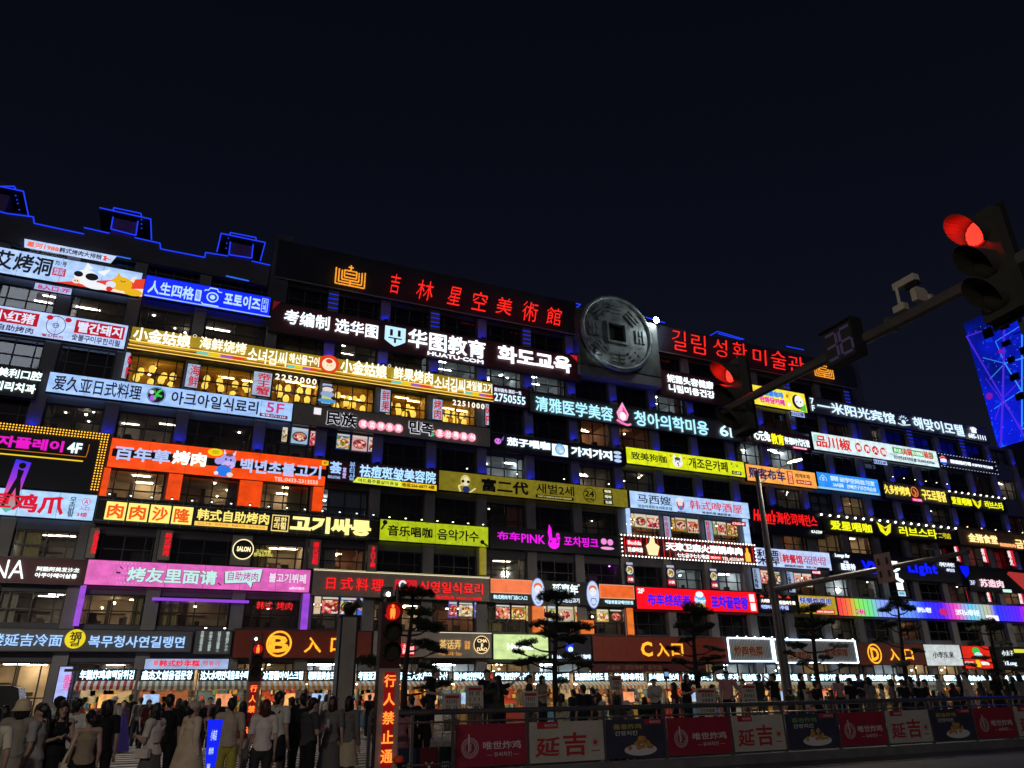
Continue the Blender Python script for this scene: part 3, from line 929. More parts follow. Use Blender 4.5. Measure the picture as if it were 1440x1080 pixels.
def banner(label, q, tx, col='#c01830', bg='#a9bcd8', st=.8, fr=(.06, .94), name='banner_sign', bold=.03, w=(.14, .86), txt_m=None, panel=None, group=None):
    s = Sign(label, q, panel or LBX(bg, st), name=name, depth=.12, group=group)
    xl, xr = q[0], q[2]
    if tx:
        s.T(tx, xl+(xr-xl)*w[0], xl+(xr-xl)*w[1], fr[0], fr[1], col, bold=bold, m=txt_m, line=.95)
    return s
banner('white upright banner with two red characters for seafood, left end of the lantern windows', (264, 510, 283, 513, 545), '海\n鲜')
banner('white upright banner with three red characters for king crab between lantern windows', (357, 521, 384, 525, 556), '帝\n王\n蟹')
s = banner('white upright banner with a cartoon girl over a blue and yellow swirl between lantern windows', (453, 538, 468, 540, 568), None)
s.D(460.5, .25, .30, .14, '#2c3c60').D(460.5, .29, .24, .11, '#e8d4c4').D(460.5, .52, .3, .14, '#8ea8cc').P([(454, .62), (467, .72), (467, .85), (454, .78)], '#d8d428').D(460.5, .84, .4, .1, '#4a9ad0')
banner('white upright banner with two red characters for fresh fruit between lantern windows', (535, 546, 550, 549, 579), '鲜\n果')
banner('white upright banner with two red characters for roast meat, rightmost between the lantern windows', (608, 560, 623, 562, 590), '烤\n肉')
banner('narrow pale strip with red 6F at the left end of the golden sign', (177, 494, 185, 496, 533), '6\nF', '#d02038')
banner('narrow pale strip with red 6F at the right end of the golden sign', (682, 567, 688, 568, 598), '6\nF', '#d02038')
# ---- 5th / 6th floor
s = Sign('unlit black panel with white bilingual dental clinic letters at the left edge', (-30, 508, 58, 519, 552), M_black)
s.T('美利口腔', -5, 57, .12, .42, '#eaffff', 1.5, bold=.05).T('미리치과', -5, 53, .56, .86, '#eaffff', 1.5, bold=.06)
s = Sign('pale blue light box with large black Japanese restaurant lettering and pink 5F', (70, 522, 413, 567, 552), LBX('#9dc0f4'))
s.T('爱久亚日式料理', 76, 199, .14, .86, '#1c1420', bold=.03).D(220, .5, .36, .36, '#14181c').O(220, .5, .40, .02, '#14181c').L([(218, .7), (222, .35), (227, .2)], .07, '#3ccb4c').L([(221, .5), (228, .55)], .06, '#3ccb4c').L([(222, .6), (216, .25)], .05, '#2a9a3c').D(216, .66, .14, .14, '#b45ce0').D(213, .38, .10, .1, '#c8d8e8')
s.T('아크아일식료리', 241, 363, .18, .84, '#1c1420', bold=.03).T('5F', 374, 399, .14, .66, '#c83c74', bold=.02).R(366, 405, .74, .90, '#5a2444').T('电话:2721328', 369, 402, .77, .87, '#e0d8f0', bold=0)
s = Sign('wide grey brown board with white outlined names and two rows of pink round spots', (413, 566, 690, 601, 597), M_greyp)
s.R(441, 451, .14, .44, '#f6eef6')
s.T('民族', 459, 502, .18, .86, '#3a3038', bold=.07, m=mat('ink', (.02, .02, .03)), outline='#f2f2ff')
s.T('민족', 575, 609, .16, .78, '#3a3038', bold=.06, m=mat('ink', (.02, .02, .03)), outline='#f2f2ff')
for x0, st_, tx in ((511, 12.3, '延边特色菜'), (618, 11.2, '조선족음식')):
    for i in range(5):
        s.D(x0+st_*i, .62, .21, .21, '#f49ab0', 1.0).T(tx[i], x0+st_*i-3.4, x0+st_*i+3.4, .49, .75, '#fff0f4', 1.2, bold=.03)
s.D(608, .72, .08, .08, '#38b890').D(610, .56, .05, .05, '#f0a030')
s = Sign('maroon slanted board with a white telephone number next to the golden sign', (691, 540, 744, 549, 567), M_maroon)
s.T('面对面免·满目一鬼', 695, 733, .14, .34, '#dfeaff', 1.0, bold=.01).T('2750555', 694, 738, .44, .86, '#cdefff', 1.4, bold=.02)
s = Sign('very long dark grey board with cyan white lettering and a pink lotus drop emblem', (744, 549, 1046, 600, 577), M_dgrey)
s.T('清雅医学美容', 752, 861, .16, .90, '#a8e8ff', 1.3, bold=.03).T('청아의학미용', 891, 995, .14, .92, '#a8e8ff', 1.3, bold=.03).T('6F', 1011, 1036, .2, .82, '#c8f0ff', 1.4, bold=.02)
s.P([(876, -.22), (880, .1), (884, .4), (881, .7), (875, .8), (869, .66), (867, .36), (872, .05)], '#f49cc8', 1.1).P([(876, .0), (881, .35), (879, .66), (875, .5)], '#e0408c', 1.1).D(875.5, .52, .17, .2, '#fff4fa', 1.3).L([(866, .78), (872, .9), (880, .98), (885, .92)], .09, '#f07cb4', 1.1)
s = Sign('black board with white and yellow letters below the yellow cartoon light box', (1042, 598, 1139, 615, 619), M_maroon)
s.T('状元兔', 1054, 1082, .14, .8, '#eafcff', 1.5, bold=.06).T('教育', 1083, 1101, .2, .92, '#f6f01c', 1.3, bold=.06).T('怀想时代托管', 1102, 1137, .3, .8, '#eafcff', 1.3, bold=.04).R(1113, 1133, .86, .99, '#f0407c').T('专业作业托管', 1114, 1132, .88, .97, '#ffe0ee', bold=0).O(1045, .4, .16, .06, '#e0f0ff')
s = Sign('white hotpot light box with large red brush characters, four red rosettes and green strips', (1140, 607, 1316, 634, 632), LBX('#d2e8ec'))
s.T('品川椒', 1147, 1196, .14, .82, '#d8281c', bold=.05)
for i, c in enumerate('鲜青火锅'):
    x = 1207+12*i-.2*i*i; s.D(x, .5+.02*i, .24, .24, '#c81c1c').D(x, .5+.02*i, .20, .26, '#c81c1c').T(c, x-3.3, x+3.3, .36+.02*i, .66+.02*i, '#f0f4f4', bold=.03)
s.R(1255, 1312, .18, .50, '#2c9c3c').T('鲜毛肚', 1257, 1267, .24, .46, '#e8f4e8', bold=.0).T('火锅', 1268, 1281, .14, .58, '#c81c1c', bold=.05, outline='#f4f8f8').T('社大夜宵店', 1282, 1297, .24, .46, '#e8f4e8', bold=0).T('延吉', 1298, 1310, .14, .58, '#c81c1c', bold=.05, outline='#f4f8f8').T('원조인민공원사천집 ☎ TEL:0433-4537566', 1254, 1311, .66, .88, '#4c5c60', bold=0).P([(1144, .2), (1150, .1), (1148, .5), (1143, .6)], '#a8dcd0').P([(1247, .6), (1262, .5), (1256, .8)], '#b8d0d8')
s = Sign('small white plate under the hotpot light box', (1227, 645, 1247, 648, 652), LBX('#9fb0e0'), depth=.1)
s.T('D入口-6F', 1228.5, 1245.5, .2, .8, '#3a4478', bold=.02)
s = Sign('black board edged with tiny white bulbs and a round red white and blue emblem', (1319, 638, 1398, 650, 655), M_navy)
s.bulbs('#e8f0ff', 1.5, .45, .035).D(1326.5, .5, .34, .36, '#eef4ff', 1.1).P([(1321.5, .42), (1322.5, .26), (1326.5, .15), (1330.5, .26), (1331.8, .42), (1327, .34)], '#e03030').P([(1321.5, .62), (1326, .66), (1331.8, .6), (1330, .78), (1326.5, .86), (1322.8, .78)], '#1c50e0').T('霸道酷巴哥', 1335, 1364, .36, .66, '#eef6ff', 1.4, bold=.06).T('로컬맥주치킨술집', 1365, 1394, .42, .64, '#eef6ff', 1.2, bold=.03)
# ---- 5th floor
s = Sign('black board with thick white outlined letters, a purple aubergine and a round camera emblem', (691, 608, 878, 633, 632), M_navy)
s.T('茄子唱咖', 712, 773, .16, .66, '#e4f4ff', 1.4, bold=.10).T('가지가지', 802, 860, .22, .80, '#e4f4ff', 1.3, bold=.08).D(700, .46, .20, .17, '#d070d8', 1.1).P([(704, .36), (709, .1), (707, .4)], '#7c58c0', 1.0).D(698, .44, .03, .05, '#802090').D(702, .46, .03, .05, '#802090')
s.R(776, 798, .20, .90, '#e8f4ff', 1.3).D(787, .5, .34, .34, '#8cccf4', 1.1).O(787, .5, .30, .03, '#305080').D(786, .45, .1, .08, '#f0d0b0').D(789, .62, .14, .1, '#d8ecfa')
for i in range(3): s.D(868, .26+.25*i, .26, .10, '#b8ccf8', 1.1)
s = Sign('lime yellow dog cafe light box with a white husky face and paw prints', (879, 627, 1046, 650, 651), LBX('#d4de1c'))
s.T('致美狗咖', 887, 937, .26, .72, '#24280c', bold=.03).T('개조은카페', 968, 1023, .16, .80, '#24280c', bold=.03).D(952.5, .56, .34, .30, '#eef2f6').P([(946, .34), (948, .08), (951, .3)], '#eef2f6').P([(954, .3), (957, .08), (959, .36)], '#eef2f6').D(952.5, .36, .2, .1, '#3c4450').D(949.5, .5, .03, .05, '#14181c').D(955.5, .5, .03, .05, '#14181c').D(952.5, .62, .05, .05, '#14181c').D(953, .74, .05, .08, '#e07888').D(943, .24, .05, .05, '#d83c28').D(962, .26, .05, .05, '#d83c28').R(1028, 1041, .66, .88, '#24180c').T('C-5F', 1029.5, 1039.5, .70, .84, '#e8ecb0', bold=.04)
for x, f in ((1029, .25), (1036, .36)):
    s.D(x, f, .05, .05, '#54601c')
    for k in (-1, 0, 1): s.D(x+k*1.5, f-.09+.02*abs(k), .018, .025, '#54601c')
s = Sign('orange light box with dark blue brush lettering and red tags, behind the tall lamp mast', (1047, 650, 1146, 666, 674), LBX('#f4a64a'))
s.T('熙客布车', 1052, 1104, .16, .80, '#221c5c', bold=.07).R(1107, 1115, .12, .90, '#c83018').T('网\n红\n店', 1108.5, 1113.5, .18, .84, '#f4c890', bold=0).T('희객포차', 1118, 1139, .22, .46, '#4c2c20', bold=.01).R(1119, 1140, .58, .82, '#b82014').T('D入口5F', 1121, 1138, .63, .77, '#f4d8b8', bold=.03)
s = Sign('sky blue study room light box with a white house outline', (1147, 663, 1234, 674, 687), LBX('#2c8cf0'))
s.R(1147, 1234, .86, .98, '#a8dcf4', .9).L([(1153, .5), (1153, .34), (1157.5, .16), (1162, .34), (1162, .5)], .03, '#bfe0ff').T('S', 1156, 1159, .3, .5, '#bfe0ff', bold=0).T('研学空间自习室', 1181, 1230, .16, .46, '#cfe8ff', bold=.05).T('24시间   선배연구공간자습실', 1170, 1230, .54, .78, '#cfe8ff', bold=.0).T('零距离\n研학원', 1168, 1179, .16, .44, '#cfe8ff', bold=0)
s = Sign('dark board with yellow lettering and a round orange rooster emblem under gooseneck lamps', (1240, 675, 1332, 689, 699), M_dgrey)
s.T('久多炉烤鸡', 1242, 1278, .2, .74, '#ffe45c', 1.3, bold=.04).T('구도로통닭', 1295, 1329, .2, .84, '#ffe45c', 1.3, bold=.04).O(1286, .42, .3, .06, '#e87830', 1.0).L([(1284, .3), (1287, .5), (1285, .62)], .07, '#e87830').R(1280, 1294, .80, .98, '#e0207c').T('WELCOME', 1281, 1293, .84, .94, '#ffc0dc', bold=0).lamps(6, '#ffe9a0', 5, .7, .35)
s = Sign('smaller upper black karaoke board with yellow letters, winged heart and bulbs', (1334, 690, 1412, 702, 711), M_black)
s.T('爱星唱咖', 1336, 1364, .34, .84, '#f0f01c', 1.2, bold=.05).T('러브스타', 1383, 1409, .34, .84, '#f0f01c', 1.2, bold=.04).P([(1367, .3), (1373.5, .5), (1380, .3), (1378, .7), (1373.5, .92), (1369, .7)], '#e8e418', 1.1).P([(1371, .45), (1373.5, .52), (1376, .45), (1373.5, .75)], m=M_black).bulbs('#fff4d8', 4, .9, .09, sides='t')
# ---- 4th floor
s = Sign('black billboard framed by rows of golden bulbs with magenta letters and a colourful dancer banner', (-40, 592, 153, 611, 680), M_navy)
s.bulbs('#ffb830', 1.8, .16, .045, rows=3, sides='tr')
s.R(-40, 121, .20, .40, m=M_black).T('자플레이', -8, 86, .19, .38, '#e818c8', 1.0, bold=.06).T('4F', 92, 112, .20, .38, '#d8f4ff', 1.5, bold=.05).R(-40, 117, .485, .505, '#f4d028', 1.1, name='neon_tube').L([(-38, .42), (120, .42), (121, .30), (121, .2)], .02, '#e88820', .7)
mdan = mat('dancer_gradient', (0.1, 0.1, 0.1), em=(.5, .2, .8), es=.9)
tt = mdan.node_tree; pr = tt.nodes['Principled BSDF']; tcn = tt.nodes.new('ShaderNodeTexCoord'); cr = tt.nodes.new('ShaderNodeValToRGB'); sp_ = tt.nodes.new('ShaderNodeSeparateXYZ')
tt.links.new(tcn.outputs['Generated'], sp_.inputs[0]); tt.links.new(sp_.outputs[2], cr.inputs[0]); tt.links.new(cr.outputs[0], pr.inputs['Emission Color'])
ce = cr.color_ramp.elements; ce[0].color = (0, .6, .5, 1); ce[1].color = (.02, .03, .9, 1)
for p_, c_ in ((.3, (.8, .12, .2, 1)), (.6, (.4, .03, .8, 1))):
    e_ = ce.new(p_); e_.color = c_
s.P([(25, .56), (47, .60), (38, 1.36), (28, 1.42), (18, 1.32)], m=mdan, name='banner', d=.04)
s.D(36, .66, .05, .05, m=M_black).P([(31, .72), (40, .74), (38, .88), (40, .98), (44, 1.32), (40, 1.33), (34, 1.02), (24, 1.33), (20, 1.31), (29, .96), (32, .86)], m=M_black, name='dancer_silhouette')
s = Sign('orange red light box with a purple cartoon ox in blue dungarees', (158, 611, 460, 650, 654), LBX('#f04a10', 1.0))
s.R(159, 459, .36, .62, m=M_black, d=.03)
s.R(244, 264, .30, .68, '#f07028').R(270, 289, .32, .72, '#f07028')
s.T('百年草', 163, 240, .26, .72, '#b8c8f8', 1.0, bold=.07).T('烤肉', 243, 290, .24, .70, '#fff8f0', 1.8, bold=.07).T('백년초불고기', 338, 451, .26, .74, '#b8c8f8', 1.0, bold=.05).T('TEL:0433-2313555', 387, 448, .80, .94, '#ffc8b8', 1.1, bold=.03)
s.D(320, .40, .26, .24, '#a9a0ec').D(322, .54, .20, .13, '#c4b8f4').P([(313, .2), (313, .02), (317, .16)], '#d8d0f8').P([(325, .18), (330, .02), (329, .22)], '#d8d0f8').D(321, .2, .12, .06, '#7c4838').D(316, .76, .24, .2, '#2878e8').D(307, .44, .12, .12, '#a9a0ec').D(325, .88, .1, .08, '#e8d8c0').D(306, .86, .07, .06, '#e8e8f4').D(317, .36, .03, .04, '#202040').D(324, .38, .03, .04, '#202040').L([(316, .56), (320, .61), (325, .57)], .03, '#b02840').D(301, .16, .24, .13, '#f0d018').T('맛있다', 297, 306, .1, .22, '#604010', bold=0).R(451, 460, .06, .22, '#f0c818').T('4F', 452.5, 458.5, .09, .19, '#604010', bold=.02)
for (a, b_, y0, y1) in ((147, 156, 658, 697), (238, 258, 666, 702), (338, 370, 676, 711), (442, 456, 683, 718)):
    P = [atY(a, y0, SY), atY(b_, y0, SY), atY((a+b_)/2, y1, SY)]
    MB().box(P[0].x, P[1].x, SY+.02, SY+.25, P[2].z, s.zb-.01).build('column_cladding', LBX('#f04a10', .85), s.root)
s = Sign('maroon skin clinic board with blue white neon lettering and a yellow parallelogram strip', (462, 645, 617, 661, 677), M_maroon)
s.T('荟', 463, 480, .12, .66, '#a0c8f8', 1.2, bold=.06).T('BENCAOTANG', 462, 479, .74, .86, '#a0b8e8', bold=.02).T('草\n堂', 482, 487, .34, .80, '#c8b8f8', bold=.03).T('뷰\n티\n샵', 491, 499, .05, .86, '#8cb8f0', bold=.02).T('祛痘斑皱美容院', 505, 612, .12, .70, '#a8d8ff', 1.3, bold=.05).P([(497, .94), (503, .70), (564, .70), (564, .97)], '#e8f050', 1.0, name='strip').R(564, 614, .72, .98, '#f4c81c', 1.0, name='strip').T('여드름주름살미용실', 504, 560, .75, .92, '#3c5010', bold=.02).T('电话:266-6877 4楼', 566, 611, .76, .93, '#302408', bold=.04)
M_goldb = mat('gold_brocade', (0.34, 0.27, 0.05), 0.5, var=0.35, vscale=3.0, em='#8f8320', es=0.6, evar=0.2, evs=(2.5, 1, 3))
s = Sign('mustard gold patterned board with a lady in sunglasses and a 24 hours ring', (617, 661, 882, 688, 690), M_goldb)
s.T('富二代', 677, 743, .18, .84, '#15120a', bold=.08, m=M_black).T('새벌2세', 754, 807, .16, .66, '#2a220c', bold=.01, m=M_black).R(753, 806, .74, .90, m=M_black).T('PARTY·DINING·ROOM·FRIENDS', 756, 803, .78, .86, '#c8c080', .8, bold=0).O(829, .5, .38, .03, m=M_black).T('24', 822, 835, .28, .6, m=M_black, bold=.03).T('HOURS', 823, 834, .68, .78, m=M_black, bold=0)
for i in range(3): s.R(848, 861, .10+.29*i, .34+.29*i, m=M_black).T(('唱咖', '喝啤', '包厢')[i], 850, 859, .14+.29*i, .30+.29*i, '#e8ecd0', .9, bold=.02)
s.D(654, .42, .24, .28, '#e8d884', .8).D(655, .46, .15, .22, '#f0e8c0', .9).D(650.5, .46, .08, .07, m=M_black).D(658, .47, .08, .07, m=M_black).D(655, .84, .18, .16, '#24306c', .8).L([(647, .98), (644, .72), (650, .62)], .05, '#e8dc9c').L([(660, .98), (668, .76)], .05, '#e8dc9c')
s.lamps(4, '#f8ffd0', 6, .5, .2)
s = Sign('pale blue beer house light box with a round chef boy emblem and thin red lettering', (884, 689, 1052, 707, 714), LBX('#a9c9f2'))
s.T('马西嫂', 896, 943, .16, .66, '#1c2430', bold=.0).T('맛집머꼬한국식호프집', 896, 943, .76, .92, '#34505c', bold=0).T('韩式啤酒屋', 970, 1043, .2, .72, '#d03048', bold=-.005).T('韩食料理 福伯菜食', 986, 1026, .80, .94, '#3c4454', bold=0)
s.D(956.5, .5, .26, .34, '#d82c34').D(956, .28, .26, .16, '#dfe6f2').D(956, .48, .17, .16, '#f2dccc').D(956, .74, .14, .14, '#5878c4').T('SINCE', 951, 962, .92, .98, '#4c505c', bold=0)
for (x, y0, y1, w) in ((884, 718, 752, 4), (1050, 736, 767, 6)):
    P = [atY(x-w/2, y0, SY), atY(x+w/2, y0, SY), atY(x, y1, SY)]
    MB().box(P[0].x, P[1].x, SY+.02, SY+.25, P[2].z, s.zb-.01).build('column_cladding', LBX('#a9c9f2'), s.root)
banner('pale upright strip with small red letters, left of two under the beer house light box', (932, 725, 942, 726, 756), '牛\n肉\n汤\n馆', '#b83c50', '#93add0', w=(.25, .75))
banner('pale upright strip with small red letters, right of two under the beer house light box', (990, 731, 1001, 732, 761), '韩\n式\n泡\n菜', '#b83c50', '#93add0', w=(.25, .75))
s = Sign('small red plate with white entrance lettering under the beer house light box', (1028, 732, 1048, 735, 738), LBX('#c02030'), depth=.1)
s.T('C入口-4F', 1029.5, 1046.5, .2, .8, '#fff0f0', bold=.04)
s = Sign('black bar sign with glowing red script lettering, crossed by the lamp mast', (1056, 708, 1154, 720, 748), M_black)
s.T("Helen's", 1058, 1090, .16, .58, '#f81c1c', 1.2, bold=.05, sh=.3).T('海伦司헤런스', 1092, 1149, .18, .60, '#f81c1c', 1.1, bold=.02).R(1072, 1089, .60, .64, '#f81c1c', 1.1).T('B入口3F', 1138, 1153, .72, .84, '#eaf6f0', 1.3, bold=.05)
s = Sign('long black karaoke board with yellow letters, winged heart and white bulbs along its top', (1154, 723, 1343, 744, 745), M_black)
s.T('爱星唱咖', 1166, 1224, .30, .90, '#f0f01c', 1.2, bold=.05).T('러브스타', 1263, 1316, .24, .86, '#f0f01c', 1.2, bold=.03).T('二号店', 1319, 1336, .40, .78, '#d8c820', 1.0, bold=.02).P([(1234, .1), (1244, .42), (1254, .1), (1251, .7), (1244, .96), (1237, .7)], '#e8e418', 1.1).P([(1240, .4), (1244, .5), (1248, .4), (1244, .72)], m=M_black).bulbs('#fff4e0', 5, 1.0, .1, sides='t')
M_bronze = mat('bronze_board', (0.20, 0.12, 0.05), 0.5, var=0.25, vscale=1.2)
s = Sign('bronze coloured restaurant board with glowing cream letters at the right edge', (1344, 741, 1460, 756, 764), M_bronze)
s.T('金猪食堂', 1360, 1401, .24, .78, '#ffd890', 1.6, bold=.06).T('韩国烤肉', 1403, 1425, .66, .88, '#ffb070', 1.2, bold=.03).T('금모꼬', 1426, 1458, .36, .90, '#ffd890', 1.5, bold=.04).lamps(6, '#ffe0a0', 6, .5, .15)
# ---- 3rd floor
s = Sign('pale light box with fat red chicken feet lettering and a circled A, left edge', (-25, 682, 138, 697, 722), LBX('#a6cbf2'))
s.T('草鸡爪', -18, 91, .16, .86, '#d81030', bold=.09).T('모\n초\n닭\n발', 97, 106, .16, .88, '#20242c', bold=.02).O(120, .30, .14, .015, '#c02844').T('A', 117, 123, .21, .38, '#c02844', bold=0).T('入口', 112, 126, .48, .62, '#c02844', bold=.01).T('3楼', 110, 125, .70, .86, '#c02844', bold=.02)
s = Sign('black tiled board with four orange on yellow squares and big pale yellow Korean letters', (139, 698, 535, 727, 737), M_black)
b = MB()
for i in range(23):
    x = s.x0+(s.x1-s.x0)*i/22; b.box(x-.012, x+.012, s.Y-.012, s.Y+.01, s.zb, s.zt)
for f in (.12, .88): b.box(s.x0, s.x1, s.Y-.009, s.Y+.01, s.Z(f)-.012, s.Z(f)+.012)
b.build('tile_joint', mat('steel_joint', (.35, .37, .4), .3, metal=.8), s.root)
for i, c in enumerate('肉肉沙隆'):
    x = 148.5+31.2*i; s.R(x, x+28.6, .18, .84, '#ffe878', 1.15).T(c, x+3, x+25.5, .25, .78, '#f05a18', 1.0, bold=.07)
s.T('韩式自助烤肉', 277, 378, .2, .64, '#ffe878', 1.1, bold=.05).R(275, 377, .68, .84, '#ffd85c', 1.0).T('延边冷面 / 现拌拉面 / 韩国炸鸡 / 现牛肉任饭', 279, 374, .71, .81, '#d06018', bold=.02).R(382, 406, .22, .86, '#ffdc80', 1.0).R(383.2, 404.8, .26, .82, m=M_black).T('무한\n리필', 385, 403, .30, .78, '#ffe488', 1.0, bold=.05).T('고기싸롱', 408, 521, .18, .84, '#ffee90', 1.3, bold=.09).lamps(15, '#e8fbff', 5, .35, .12, .06)
s = Sign('lime green singing bar board with black microphones and music notes', (534, 729, 687, 741, 760), LBX('#b6c81a', .8))
s.T('音乐唱咖', 545, 608, .26, .76, '#1c2008', bold=.06, m=M_black).T('음악가수', 615, 673, .26, .78, '#1c2008', bold=.03, m=M_black).D(541, .16, .11, .11, m=M_black).L([(541, .2), (536, .5)], .06, m=M_black).D(678, .76, .1, .1, m=M_black).L([(678, .78), (685, .95)], .06, m=M_black)
for i in range(26):
    x = R_.uniform(548, 682); f = R_.choice((R_.uniform(.04, .16), R_.uniform(.84, .96)))
    s.D(x, f, .016, .02, m=M_black, n=6)
s.lamps(7, '#fbffc0', 5, .4, .1)
P = [atY(676, 769, SY), atY(684, 769, SY), atY(678, 808, SY)]
MB().box(P[0].x, P[1].x, SY+.02, SY+.25, P[2].z, s.zb-.01).build('column_cladding', BOX('#9c8c18', .6), s.root)
s = Sign('black board with neon magenta letters and a rabbit head making a victory sign', (689, 737, 875, 756, 768), M_navy)
MG = '#f418f0'
s.T('布车', 699, 731, .22, .60, MG, 1.0, bold=.03).T('PINK', 733, 766, .26, .66, MG, 1.0, bold=.01).T('포차핑크', 793, 841, .22, .68, MG, 1.0, bold=.02).D(778.5, .60, .30, .26, MG).P([(772, .44), (770.5, .1), (772.5, -.28), (775.5, -.1), (776.5, .44)], MG).P([(781, .44), (782.5, .12), (786, .1), (788, .34), (786, .56)], MG).O(785, .34, .12, .03, '#400840').D(774, .52, .05, .05, '#30043a').D(783, .52, .05, .05, '#30043a').D(849, .34, .16, .15, '#f490d8').D(858, .36, .16, .15, '#f490d8').D(853.5, .66, .38, .07, '#f4a0dc')
s = Sign('dark red hotpot board with white light bulb border, vertical neon lines and a beer bottle', (873, 752, 1060, 767, 781), mat('deep_red_panel', (0.06, .008, .01), .5))
for i in range(24): s.R(878+7.8*i, 878.6+7.8*i, .06, .94, '#e81c1c', 1.0, name='neon_tube')
s.bulbs('#fff4ea', 3.2, .3, .065).T('天津卫麻火涮锅串肉', 934, 1042, .2, .62, '#ffffff', 1.6, bold=.09).T('七七금구七七号店', 949, 994, .70, .92, '#ffffff', 1.3, bold=.07).R(995, 1012, .72, .90, '#f02020').T('营业中', 997, 1010, .75, .87, '#ffe0e0', bold=.02).T('TEL:4333699', 1013, 1043, .74, .92, '#ffe8e0', 1.1, bold=.03).R(880, 901, .22, .50, '#e0182c').T('Budda', 881, 900, .27, .46, '#ffe8e8', 1.2, bold=.04).T('百威啤酒', 880, 901, .58, .82, '#fff4f0', 1.3, bold=.06)
s.P([(914, .02), (919, .02), (920, .3), (926, .45), (922, .9), (910, .9), (907, .45), (912, .3)], '#ffe8b0', 1.1).P([(1048, .2), (1051, .2), (1051, .4), (1053, .5), (1053, .9), (1046, .9), (1046, .5), (1048, .4)], '#ffb840', 1.2)
s = Sign('pale Korean restaurant light box with black calligraphy left and red characters centre', (1060, 769, 1166, 777, 796), LBX('#b4c6ee'))
s.T('梨潭', 1064, 1095, .10, .90, '#101014', bold=.01).T('韩餐馆', 1100, 1128, .26, .74, '#c8202c', bold=.07).T('리담한식당', 1130, 1161, .28, .72, '#a83468', bold=.01).R(1096, 1098.4, .2, .7, '#d09098').T('朝鲜族烤冷面汤   电话:138-6933-0045', 1101, 1162, .82, .94, '#4c4c60', bold=0)
s = Sign('small red plate with white lettering hanging under the calligraphy light box', (1141, 801, 1154, 803, 807), LBX('#c81c40'), depth=.1)
s.T('B入口3楼', 1142, 1153, .2, .8, '#ffe0e8', bold=.03)
for lab, q_, tx in (('white upright strip with black brush writing at the left of the food photo windows', (1057, 798, 1068, 799, 828), '正\n宗\n韩\n味'), ('white upright strip with black brush writing right of the first pair of food photo windows', (1105, 803, 1115, 804, 833), '石\n锅\n拌\n饭')):
    banner(lab, q_, tx, '#1c1c24', '#a4b8dc', w=(.3, .7), bold=0)
s = Sign('black lounge bar board with deep blue neon lettering and small white script', (1166, 778, 1345, 786, 812), M_navy)
s.T('Lounge Bar', 1175, 1196, .08, .28, '#e8f4ff', 1.3, bold=.03, sh=.2).T('& Club', 1187, 1193, .36, .46, '#d8e8ff', bold=0).T('酷莱特', 1181, 1201, .48, .76, '#e8f4ff', 1.3, bold=.04).T('V2C', 1211, 1240, .30, .84, '#0818f8', 1.3, bold=.09).T('Light', 1275, 1316, .22, .80, '#0818f8', 1.3, bold=.09, sp=1.2).T('라이즈라이트', 1321, 1342, .12, .32, '#e8f0ff', 1.2, bold=.02, sh=.2).T('새벽클럽', 1330, 1341, .38, .52, '#d8e4ff', bold=0)
s = Sign('tall upright bar sign with glowing white symbols in front of the lounge board', (1257, 789, 1266, 790, 838), None, Y=48.9)
s.R(1257, 1266, 0, .12, '#eef8ff', 1.5).L([(1258, .16), (1265, .22), (1258, .3)], .12, '#eef8ff', 1.5).L([(1260, .36), (1259, .5), (1266, .58)], .14, '#eef8ff', 1.5).R(1258, 1267, .62, .82, '#eef8ff', 1.5).R(1258, 1268, .86, .99, '#a8d8f0', 1.2).T('라이트', 1259, 1267, .88, .97, '#205070', bold=0)
MB().box(s.x0, s.x1+.3, 48.95, 49.2, s.zb, s.zt).build('panel', M_black, s.root)
s = Sign('black board with three white and pink characters and 3F, right edge', (1356, 795, 1440, 802, 830), M_black)
s.T('3F', 1362, 1369, .58, .76, '#cfd8f0', bold=.02).T('苏造肉', 1375, 1408, .5, .82, '#f8d0dc', 1.2, bold=.06).R(1406, 1418, .86, .98, '#c8f4e8').P([(1352, .02), (1365, .02), (1364, .3), (1358, .5), (1354, .3)], '#0410f0', 1.0)
s.P([(1418, .22), (1421, .12), (1460, .16), (1460, .9), (1440, .95)], '#c03a38', .7, name='shield_board', d=.1)
for lab, q_, tx in (('small red hanging banner, leftmost of three below the bronze board', (1342, 767, 1347, 768, 790), '韩\n式'), ('small red hanging banner, middle of three below the bronze board', (1379, 770, 1386, 771, 791), '烤\n肉'), ('small red hanging banner, rightmost of three below the bronze board', (1416, 773, 1424, 774, 796), '炭\n火'),
                    ('thin red strip banner, leftmost of three under the black board with pink characters', (1357, 829, 1359, 830, 846), None), ('little red banner, middle of three under the black board with pink characters', (1387, 832, 1392, 832, 847), '肉\n馆'), ('little red banner, rightmost of three under the black board with pink characters', (1431, 834, 1438, 834, 850), '酒\n屋')):
    banner(lab, q_, tx, '#ffe8ec', '#d82838', w=(.2, .8), st=.8)
